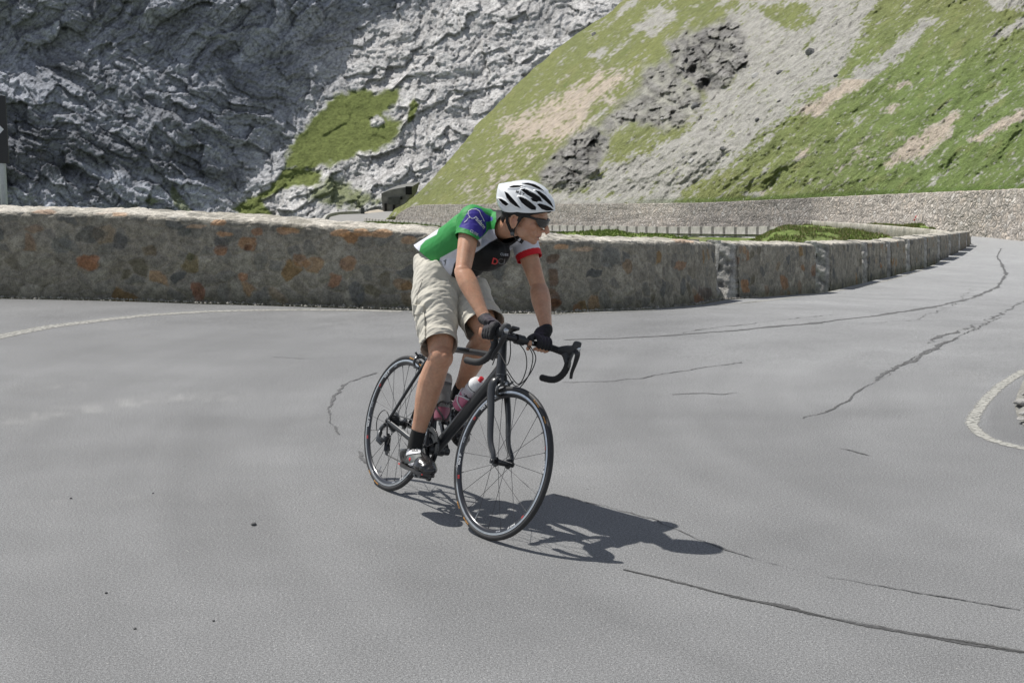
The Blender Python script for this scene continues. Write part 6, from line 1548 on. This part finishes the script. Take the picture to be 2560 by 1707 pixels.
# ---- shorts
def shorts():
    s = MB(); 
    pc = pel+[-.005, 0, .02]
    s.tube(Wb(*catmull([pel+[-.05, 0, -.06], pel+[-.02, 0, .0], pel*.45+sp1*.55, sp1*.85+sp2*.15], 20)), 1.0, 32, ell=[(b_, a_) for a_, b_ in zip(np.interp(np.linspace(0, 1, 20), [0, .35, .7, 1], [.13, .160, .140, .130]), np.interp(np.linspace(0, 1, 20), [0, .35, .7, 1], [.10, .126, .108, .098]))], up=tuple(A3@np.array([-.8, 0, .55])))
    ends = []
    for hip, kn, an, sd in ((hipR, knR, anR, -1), (hipL, knL, anL, 1)):
        d = kn-hip; e = hip+d*(.87 if sd < 0 else .86)
        P = [hip+[-.005, sd*.0, .03], hip+d*.33+[-.006, sd*.008, -.004], hip+d*.66+[-.004, sd*.006, -.004], hip+d*1.06]
        limb(s, P, ({0: .112, .25: .106, .5: .095, .8: .083, 1: .079} if sd < 0 else {0: .110, .25: .106, .5: .100, .8: .092, 1: .088}), n=26, sec=28); ends.append((Wb(e), A3@(d/np.linalg.norm(d)+(np.array([.30, 0, .0]) if sd < 0 else np.array([-.12, 0, .05]))), .135))
    ellipsoid(s, Wb(pel+[.06, 0, -.02]), [.09, .09, .08])
    V, Fc = remesh(s, .0034, 9, .5)
    dn = (sp1-sp2)/np.linalg.norm(sp1-sp2); ends.append((Wb(HEM[0]-HEM[1]*.035), -(A3@HEM[1]), .25))
    V, Fc = cutoff(V, Fc, ends); nrm_ = vnormals(V, Fc); lc_ = (V-O3)@A3
    # folds running obliquely across the thigh, hanging cloth
    right = lc_[:, 1] < 0; ax_ = np.where(right[:, None], (knR-hipR)/np.linalg.norm(knR-hipR), (knL-hipL)/np.linalg.norm(knL-hipL)); o_ = np.where(right[:, None], hipR, hipL)
    al = ((lc_-o_)*ax_).sum(1); 
    ph = lc_[:, 0]*.9+al*.55
    f1_ = ridged(v3(al*11+lc_[:, 0]*7.5, lc_[:, 0]*3.0-al*2, lc_[:, 1]*3), 3, 2.1, .5); f2_ = fbm(v3(al*26-lc_[:, 0]*14, lc_[:, 0]*7, lc_[:, 1]*10), 3)
    f3_ = ridged(v3(al*5-lc_[:, 0]*5, lc_[:, 0]*4+2, lc_[:, 1]*4), 2)
    amp = .35+.65*np.clip(al/.30, 0, 1)
    f4_ = ridged(v3(al*6.5+lc_[:, 0]*10, lc_[:, 0]*3.0-al*5, lc_[:, 1]*5+3), 3)
    V = V+nrm_*((.007*(f1_-.45)*amp+.003*f2_+.009*(f3_-.4)+.010*(f4_-.45))*(1-.6*(al > .40)))[:, None]
    col = np.tile(np.array([.58, .55, .475]), (len(V), 1))*(1+.05*fbm(V*9, 3))[:, None]
    hemR = np.abs(al-np.linalg.norm(knR-hipR)*.83); 
    col *= (1-.28*np.exp(-(hemR/.0022)**2)*right)[:, None]
    o = mesh_obj('shorts', V, Fc, cloth_mat('cotton_twill', .85, sheen=.2, bm=.3, stain=.07), rider_root, cols=col)
    md = o.modifiers.new('thick', 'SOLIDIFY'); md.thickness = .0025; md.offset = 1
    return o
sho = shorts(); bvs = bvh_of([sho])
M_kh = simple('khaki_twill', (.57, .54, .465), .85, var=.06, scale=25, bmp=.3); M_seam = simple('seam_dark', (.33, .31, .27), .9, scale=30)  # khaki cloth and the darker line along its seams
def patch(name, poly, ref, mat, par, bv_, th=.006, zz=Z1, cell=.005, off=.004):
    q_ = zz(poly); c_ = np.mean(q_, 0); R_ = Wb(ref); ctr = onbody(c_[0], c_[1], R_); pm = F/R_[1]
    imx, imy = vframe(ctr); o = poly_decal(name, [((x-c_[0])/pm, -(y-c_[1])/pm) for x, y in q_], ctr, imx, imy, bv_, mat, par, off, cell)
    if o: 
        o.data.polygons.foreach_set('use_smooth', [True]*len(o.data.polygons)); md = o.modifiers.new('t', 'SOLIDIFY'); md.thickness = th; md.offset = 1
    return o
midR = (hipR+knR)/2+[0, -.09, 0]
patch('cargo_pocket', [(150, 1290), (232, 1262), (242, 1500), (236, 1625), (168, 1610), (150, 1480)], midR, M_kh, sho, bvs, .006, cell=.0022)
patch('pocket_flap', [(136, 1232), (226, 1252), (222, 1330), (136, 1335)], midR, M_kh, sho, bvs, .010, cell=.0022)
for ln in ([(222, 1270), (250, 1420), (236, 1630)], [(215, 1000), (170, 1120), (150, 1240)]):
    patch('seam', outline(ln, 5), midR, M_seam, sho, bvs, .001, cell=.0014, off=.0035)

# ---- gloves
def glove(side):
    g = MB(); palm(g, side, .0022)
    for f in (handR if side < 0 else handL): chain(g, *f, grow=.0018, upto=.86 if side < 0 else .70)
    chain(g, *(thumbR if side < 0 else thumbL), grow=.0018, upto=.55)
    # cuff
    a_, b_ = (wrR, elR) if side < 0 else (wrL, elL); d = (b_-a_)/np.linalg.norm(b_-a_)
    g.tube(Wb(a_-d*.012, a_-d*.002, a_+d*.014), [.0265, .0270, .0275], 20)
    V, Fc = remesh(g, .0024, 4, .5); V, Fc = cutoff(V, Fc, [(Wb(a_+d*.004), A3@d, .05)])
    nz = vnormals(V, Fc); V = V+nz*(.0014*ridged(V*55, 2)-.0005)[:, None]
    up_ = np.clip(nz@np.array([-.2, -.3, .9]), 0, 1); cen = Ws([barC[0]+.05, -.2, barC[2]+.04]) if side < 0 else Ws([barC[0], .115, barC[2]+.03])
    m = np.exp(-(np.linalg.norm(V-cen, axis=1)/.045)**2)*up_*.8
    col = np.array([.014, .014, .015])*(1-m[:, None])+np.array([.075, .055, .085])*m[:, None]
    o = mesh_obj('glove', V, Fc, cloth_mat('glove_fabric', .7, sheen=.1, bm=.4), rider_root, cols=col); md = o.modifiers.new('t', 'SOLIDIFY'); md.thickness = .0012; md.offset = 1
    o['label'] = 'right glove on the brake hood' if side < 0 else 'left glove gripping the bar top'
    return o
gR = glove(-1); gL = glove(1)

# ---- socks and shoes
M_sock = simple('black_sock', (.012, .012, .012), .9, scale=120, bmp=.3)
M_shoe = simple('black_patent', (.022, .022, .023), .25, var=.3, scale=60, coat=.4); M_sole = simple('carbon_sole', (.03, .028, .028), .4, scale=60); M_shr = simple('red_sole', (.50, .035, .03), .4, scale=60)
M_mesh = simple('grey_mesh', (.12, .13, .125), .6, scale=200, var=.4); M_strap = simple('strap_white', (.66, .66, .68), .4, scale=50)
def shoe(an, heel, ball, toe, side):
    g = MB(); W_ = lambda *v: Wb(*v)
    P = catmull([heel+[.012, 0, .045], heel+(ball-heel)*.35+[0, 0, .048], ball+[0, 0, .034], toe+[-.012, 0, .020]], 20)
    hw = np.interp(np.linspace(0, 1, 20), [0, .2, .5, .72, .9, 1], [.028, .034, .038, .047, .040, .020]); hh_ = np.interp(np.linspace(0, 1, 20), [0, .2, .5, .72, .9, 1], [.040, .046, .042, .033, .024, .012])
    upv = np.array([0, 0, 1.])
    g.tube(Wb(*P), 1.0, 22, ell=[(b_, a_) for a_, b_ in zip(hw, hh_)], up=tuple(A3@upv))
    ellipsoid(g, Wb(heel+[.03, 0, .045]), [.036, .036, .046]); ellipsoid(g, Wb(ball+[.01, 0, .030]), [.05, .05, .030]); ellipsoid(g, Wb(toe+[-.03, 0, .022]), [.034, .034, .020])
    limb(g, [heel+(ball-heel)*.20+[0, 0, .05], an*.65+heel*.35+[.02, 0, .012], an+[.004, 0, -.018]], [.044, .040, .037])
    V, Fc = remesh(g, .0030, 6, .5)
    dd_ = (toe-heel)/np.linalg.norm(toe-heel)
    top = an+[0, 0, -.030]; V, Fc = cutoff(V, Fc, [(Wb(top), A3@np.array([-.25, 0, 1.]), .08)])
    lc_ = (V-O3)@A3; nn_ = vnormals(V, Fc)
    # flat bottom
    nup = np.cross(dd_, [0, 1, 0]); nup = nup if nup[2] > 0 else -nup; hgt_ = (lc_-heel)@nup; lc_ = lc_+np.maximum(0, .004-hgt_)[:, None]*nup
    V = lc_@A3.T+O3; V = V+nn_*(.0012*ridged(V*38, 2))[:, None]
    o = mesh_obj('shoe', V, Fc, M_shoe, rider_root); md = o.modifiers.new('t', 'SOLIDIFY'); md.thickness = .002; md.offset = 1
    # sole
    s = MB(); n = 34; V2 = []
    for k in range(3):
        for i in range(n):
            t = i/n*2*math.pi; al = .5-.5*math.cos(t); sd = math.sin(t); w_ = np.interp(al, [0, .12, .4, .7, .9, 1], [.012, .031, .032, .047, .036, .008])
            q_ = heel+(toe-heel)*al+np.array([0, (1 if sd > 0 else -1)*w_*min(1, abs(sd)*3), 0])+nup*([-.008, -.001, .006][k])+np.array([0, 0, -.014*math.sin(math.pi*min(1, al/.6))*(al < .6)])*.5
            V2.append(q_*1.0)
    c0 = len(V2); V2 += [heel+(toe-heel)*.5+nup*-.008, heel+(toe-heel)*.5+nup*.006]
    f = grid_faces(3, n, True).tolist()+[(c0, (i+1) % n, i) for i in range(n)]+[(c0+1, 2*n+i, 2*n+(i+1) % n) for i in range(n)]
    s.add(Wb(*V2), f); so_ = s.build('sole', M_sole, o)
    e_ = MB(); e_.box(Wb(ball+[.035, 0, -.004]), .05, .066, .004, A3.T); e_.box(Wb(heel+[.022, 0, -.006]), .03, .050, .006, A3.T); side < 0 and e_.build('sole_accent', M_shr, so_)
    c = MB(); c.box(Wb(ball+[0, 0, -.014]), .06, .045, .012, A3.T); c.build('cleat', M_sole, o, bevel=.002)
    sk = MB(); a_, k_ = (anR, knR) if side < 0 else (anL, knL); d = (k_-a_)/np.linalg.norm(k_-a_)
    sk.tube(Wb(*catmull([a_-d*.055+[.016, 0, 0], a_-d*.015+[.006, 0, 0], a_+d*.03, a_+d*.062], 14)), [.0355]*3+[.0345]*4+[.034]*4+[.0338, .0345, .0345], 26, ell=(1.04, .98)); so2 = sk.build('sock', M_sock, rider_root); so2['label'] = 'right short black sock' if side < 0 else 'left short black sock'
    o['label'] = 'right black cycling shoe with white straps and red dial' if side < 0 else 'left black cycling shoe behind the frame'
    return o
heelR = JL(1000, 1150, -.135)+[-.005, 0, -.018]; toeR = np.array([.625, -.135, .190]); ballR = heelR+(toeR-heelR)*.70
heelR = JL(1006, 1156, -.13); toeR = JL(1070, 1186, -.125); 
_v = toeR-heelR; toeR = heelR+_v/np.linalg.norm(_v)*.275; ballR = heelR+(toeR-heelR)*.70
shR_o = shoe(anR, heelR, ballR, toeR, -1)
heelL = anL+[-.055, 0, -.075]; toeL = heelL+np.array([.215, -.005, -.150]); ballL = heelL+(toeL-heelL)*.70
shL_o = shoe(anL, heelL, ballL, toeL, 1)
bvf = bvh_of([shR_o]); Z7 = lambda pts: [(980+x/7.84, 1030+y/7.84) for x, y in pts]
patch('strap', [(300, 750), (340, 700), (450, 690), (560, 705), (560, 815), (430, 825), (320, 840), (290, 850)], anR, M_strap, shR_o, bvf, .003, Z7, .0009)
patch('strap', [(325, 1010), (480, 975), (610, 965), (640, 1000), (500, 1030), (370, 1045)], anR, M_strap, shR_o, bvf, .003, Z7, .0009)
patch('mesh_panel', [(330, 850), (560, 825), (620, 950), (460, 965), (330, 1000), (230, 1000)], anR, M_mesh, shR_o, bvf, .0015, Z7, .0009, .003)
patch('mesh_panel', [(390, 1060), (450, 1062), (520, 1120), (505, 1145), (430, 1110)], anR, M_lgrey, shR_o, bvf, .001, Z7, .0009, .003)
patch('mesh_panel', [(540, 1110), (640, 1095), (660, 1110), (560, 1135)], anR, M_lgrey, shR_o, bvf, .001, Z7, .0009, .003)
dl = Wb(anR); cpx = Z7([(362, 925)])[0]; h = bvf.ray_cast(Vector((0, 0, CAMH)), Vector(ray(*cpx)).normalized())
if h[0] is not None:
    m_ = MB(); m_.lathe(np.array(h[0])-np.array(h[1])*.002, np.array(h[1]), [(0, .0085), (.006, .0085), (.008, .005), (.0085, .001)], 18); m_.build('dial', M_nred, shR_o)
_st = [o for o in shR_o.children if o.name.startswith('strap')]
if _st:
    V, Fc = text_mesh('SIDI', .017, .0008); cx_ = Z7([(450, 752)])[0]; ctr = onbody(cx_[0], cx_[1], Wb(anR)); imx, imy = vframe(ctr); decal('lettering', V, Fc, ctr, imx-imy*.06, imy, bvh_of([_st[0]]), M_cable, _st[0], .0050, .2)

# ---- hair, helmet, glasses, straps
M_hair = simple('dark_hair', (.022, .016, .012), .6, scale=90, bmp=.6)
hr = MB()
def Eh(mb, c, r): ellipsoid(mb, Hd(c), r, HR, 28, 18)
Eh(hr, [-.010, 0, .048], [.101, .0795, .086]); Eh(hr, [-.045, 0, .012], [.062, .0735, .062])
hr.tube(np.array([Hd([.012, -.072, .02]), Hd([.008, -.0735, -.005]), Hd([.006, -.073, -.022])]), [.012, .009, .004], 10); hr.tube(np.array([Hd([.012, .072, .02]), Hd([.008, .0735, -.005]), Hd([.006, .073, -.022])]), [.012, .009, .004], 10)
Eh(hr, [-.070, 0, -.030], [.026, .050, .035])
V, Fc = remesh(hr, .003, 3, .4)
l_ = (V-Hc)@HR.T
V, Fc = cutoff(V, Fc, [(Hd([.052, 0, .040]), hf*.97-hu*.25, .16)])
V = V+vnormals(V, Fc)*(.002*ridged(V*[60, 60, 25], 3))[:, None]
mesh_obj('hair', V, Fc, M_hair, rider_root)
# helmet: outline read in side view, centre px (1316, 518)
he0 = Wb(JL(1316, 518, -.03)); dist = he0[1]/1.0; pm = F/np.linalg.norm(he0-[0, 0, CAMH])
hF = np.array([math.cos(yaw), -math.sin(yaw), 0.]); hU = np.array([0, .04, 1.]); hU /= np.linalg.norm(hU); hL = np.cross(hU, hF); hL /= np.linalg.norm(hL)
# centre so that the mid-plane passes through the head
shift = ((Hc-he0)@hL); he0 = he0+hL*shift
u0, v0 = pix(he0)
OUT = [(1386, 527), (1386.5, 517), (1383, 500), (1373, 482), (1358, 465), (1340, 454), (1322, 450), (1300, 451.5), (1280, 455), (1262, 458), (1250.5, 460), (1247, 470), (1245, 482), (1243.5, 492), (1246, 505), (1250, 516), (1257, 526)]
al_ = []; ra_ = []
for (x, y) in OUT: dx, dy = (x-u0)/pm/math.cos(yaw*.9), -(y-v0)/pm; al_.append(math.atan2(dy, dx)); ra_.append(math.hypot(dx, dy))
al_ = np.array(al_); al_[al_ < -2] += 2*math.pi; ra_ = np.array(ra_); na, nb_ = 460, 340
aa = np.linspace(al_[0], al_[-1], na); rr2 = np.interp(aa, al_, ra_)
for _ in range(3): rr2[1:-1] = (rr2[:-2]+2*rr2[1:-1]+rr2[2:])/4
bb = np.linspace(-math.pi/2, math.pi/2, nb_)
A_g, B_g = np.meshgrid(aa, bb, indexing='ij'); Rg_ = rr2[:, None]*np.sign(np.cos(B_g))*np.abs(np.cos(B_g))**.82
halfw = .098
Yl = halfw*np.sin(B_g); wz = -.020*np.abs(np.sin(B_g))**3
Xh = Rg_*np.cos(A_g)-.004; Zh = Rg_*np.sin(A_g)+wz
def He(X, Y, Z): return he0+X[..., None]*hF+Y[..., None]*hL+Z[..., None]*hU
Pn = He(Xh, -np.abs(Yl), Zh); un, vn = pix(Pn)
VENTS = [[(780, 220), (900, 212), (1020, 240), (1110, 290), (1190, 358), (1080, 318), (950, 262)], [(540, 295), (600, 262), (700, 255), (822, 268), (740, 290), (640, 298)], [(765, 335), (830, 318), (920, 358), (1020, 408), (1115, 470), (1168, 555), (1100, 545), (980, 490), (880, 430)], [(1030, 348), (1110, 368), (1220, 448), (1310, 548), (1368, 668), (1280, 595), (1150, 485)], [(715, 468), (780, 472), (880, 518), (970, 588), (1048, 660), (1042, 708), (960, 704), (860, 642), (780, 575)], [(942, 493), (1000, 498), (1088, 550), (1060, 564), (980, 542)], [(1066, 604), (1110, 593), (1220, 622), (1310, 662), (1372, 716), (1250, 724), (1150, 692)], [(462, 370), (520, 400), (600, 488), (680, 578), (758, 678), (660, 642), (570, 572), (500, 482)], [(342, 503), (400, 508), (480, 553), (538, 605), (490, 637), (430, 602)]]
vm = np.full(un.shape, -99.)
for p_ in VENTS: vm = np.maximum(vm, polysd(un, vn, Z4(p_)))
dep = sstep(-.5, .9, vm)*.015
cenl = np.array([0., 0, .0]); nrmX = Xh/(rr2[:, None]); nrmY = Yl/halfw; nrmZ = Zh/rr2[:, None]; nl = np.sqrt(nrmX**2+nrmY**2+nrmZ**2)+1e-6
# soft ribs between the vents
rib = .0022*np.cos(np.clip(-vm, 0, 6)/6*math.pi)
dd2 = dep-rib*(vm < 0)
Xd = Xh-dd2*nrmX/nl; Yd_ = Yl-dd2*nrmY/nl; Zd = Zh-dd2*nrmZ/nl
Vh = He(Xd, Yd_, Zd).reshape(-1, 3); Fh = grid_faces(na, nb_)
mk = (vm.reshape(-1) > -.45); mf = mk[Fh].sum(1) >= 3
M_hel = simple('helmet_white', (.80, .82, .83), .22, var=.02, scale=8, coat=.6); M_foam = simple('helmet_foam', (.018, .016, .016), .85, scale=80)
hel = mesh_obj('helmet', Vh, Fh, [M_hel, M_foam], rider_root); hel.data.polygons.foreach_set('material_index', mf.astype(int))
# liner band below the shell
lb = MB(); Vl = []
for k, (sc, dz) in enumerate(((.93, .006), (.93, -.006), (.90, -.013), (.84, -.008))):
    for i in range(60):
        a = 2*math.pi*i/60; x = (.128 if math.cos(a) > 0 else .118)*math.cos(a); zz_ = -.010-.016*abs(math.sin(a))**2+dz+(.004 if math.cos(a) > .5 else 0)
        Vl.append(he0+hF*(x*sc+.002-.0)+hL*(.094*math.sin(a)*sc)+hU*zz_)
lb.add(Vl, grid_faces(4, 60, True).tolist()); lb.build('liner', M_foam, hel)
rc = MB(); rc.tube(np.array([Hd([-.075, -.045, .02]), Hd([-.098, -.02, .005]), Hd([-.102, 0, .0]), Hd([-.098, .02, .005]), Hd([-.075, .045, .02])]), .007, 10, ell=(1.6, .6)); rc.build('retention_cradle', M_foam, hel)
bvh_h = bvh_of([hel]); V, Fc = text_mesh('MET', .0165, .0005, 1.5)
cx_ = Z4([(748, 398)])[0]; rg = -.40; ctr = onbody(cx_[0], cx_[1], he0); imx, imy = vframe(ctr); decal('lettering', V, Fc, ctr, imx*math.cos(rg)+imy*math.sin(rg), -imx*math.sin(rg)+imy*math.cos(rg), bvh_h, M_cable, hel, .0016, .25)
# straps
st_ = MB(); 
for s in (-1, 1):
    y = s*.080
    st_.tube(np.array([Hd([.018, y*.98, .030]), Hd([.012, y*1.0, -.01]), Hd([-.002, y*.96, -.055]), Hd([-.002, y*.80, -.085])]), .0052, 8, ell=(.35, 1.5), up=tuple(hl))
    st_.tube(np.array([Hd([-.062, y*.92, .020]), Hd([-.040, y*1.00, -.040]), Hd([-.018, y*.97, -.065]), Hd([-.002, y*.80, -.085])]), .0048, 8, ell=(.35, 1.5), up=tuple(hl))
    if s < 0: chin_p = [Hd([-.002, y*.80, -.085])]
st_.tube(np.array([Hd([-.002, -.064, -.085]), Hd([.018, -.040, -.108]), Hd([.026, 0, -.118]), Hd([.018, .040, -.108]), Hd([-.002, .064, -.085])]), .0050, 8, ell=(.35, 1.5), up=tuple(hu))
st_.build('chin_strap', M_foam, hel)
bk_ = MB(); ellipsoid(bk_, Hd([-.003, -.067, -.083]), [.010, .005, .011], HR, 12, 8); bk_.build('buckle', M_dgrey, hel)
# glasses
M_lens = simple('dark_lens', (.010, .011, .012), .06, scale=20, coat=.8); M_fr = simple('black_frame', (.012, .012, .012), .3, scale=40)
gl_ = MB(); gn = 24; Vg = []
for j in range(7):
    tz = j/6
    for i in range(gn):
        y = -.070+.140*i/(gn-1); ay = abs(y); x = .119-7.6*ay**2; top_z = .020-.10*max(0, ay-.035)*.3; hgt_ = .037*(1-.72*max(0, (ay-.044)/.026)**1.5)-.012*math.exp(-(ay/.010)**2)
        z = top_z-hgt_*tz; Vg.append(Hd([x-.010*(tz-.4)**2, y, z]))
gl_.add(Vg, grid_faces(7, gn).tolist()); glo = gl_.build('sunglasses', M_lens, rider_root); md = glo.modifiers.new('t', 'SOLIDIFY'); md.thickness = .002
fr_ = MB(); fr_.tube(np.array([Vg[i] for i in range(gn)]), .0026, 8); fr_.build('frame', M_fr, glo)
for s in (-1, 1):
    a_ = MB(); a_.tube(np.array([Hd([.083, s*.0690, .014]), Hd([.050, s*.0720, .013]), Hd([.010, s*.0775, .006]), Hd([-.030, s*.080, -.002])]), .0036, 8, ell=(1.5, .6), up=tuple(hu)); a_.build('temple_arm', M_fr, glo)
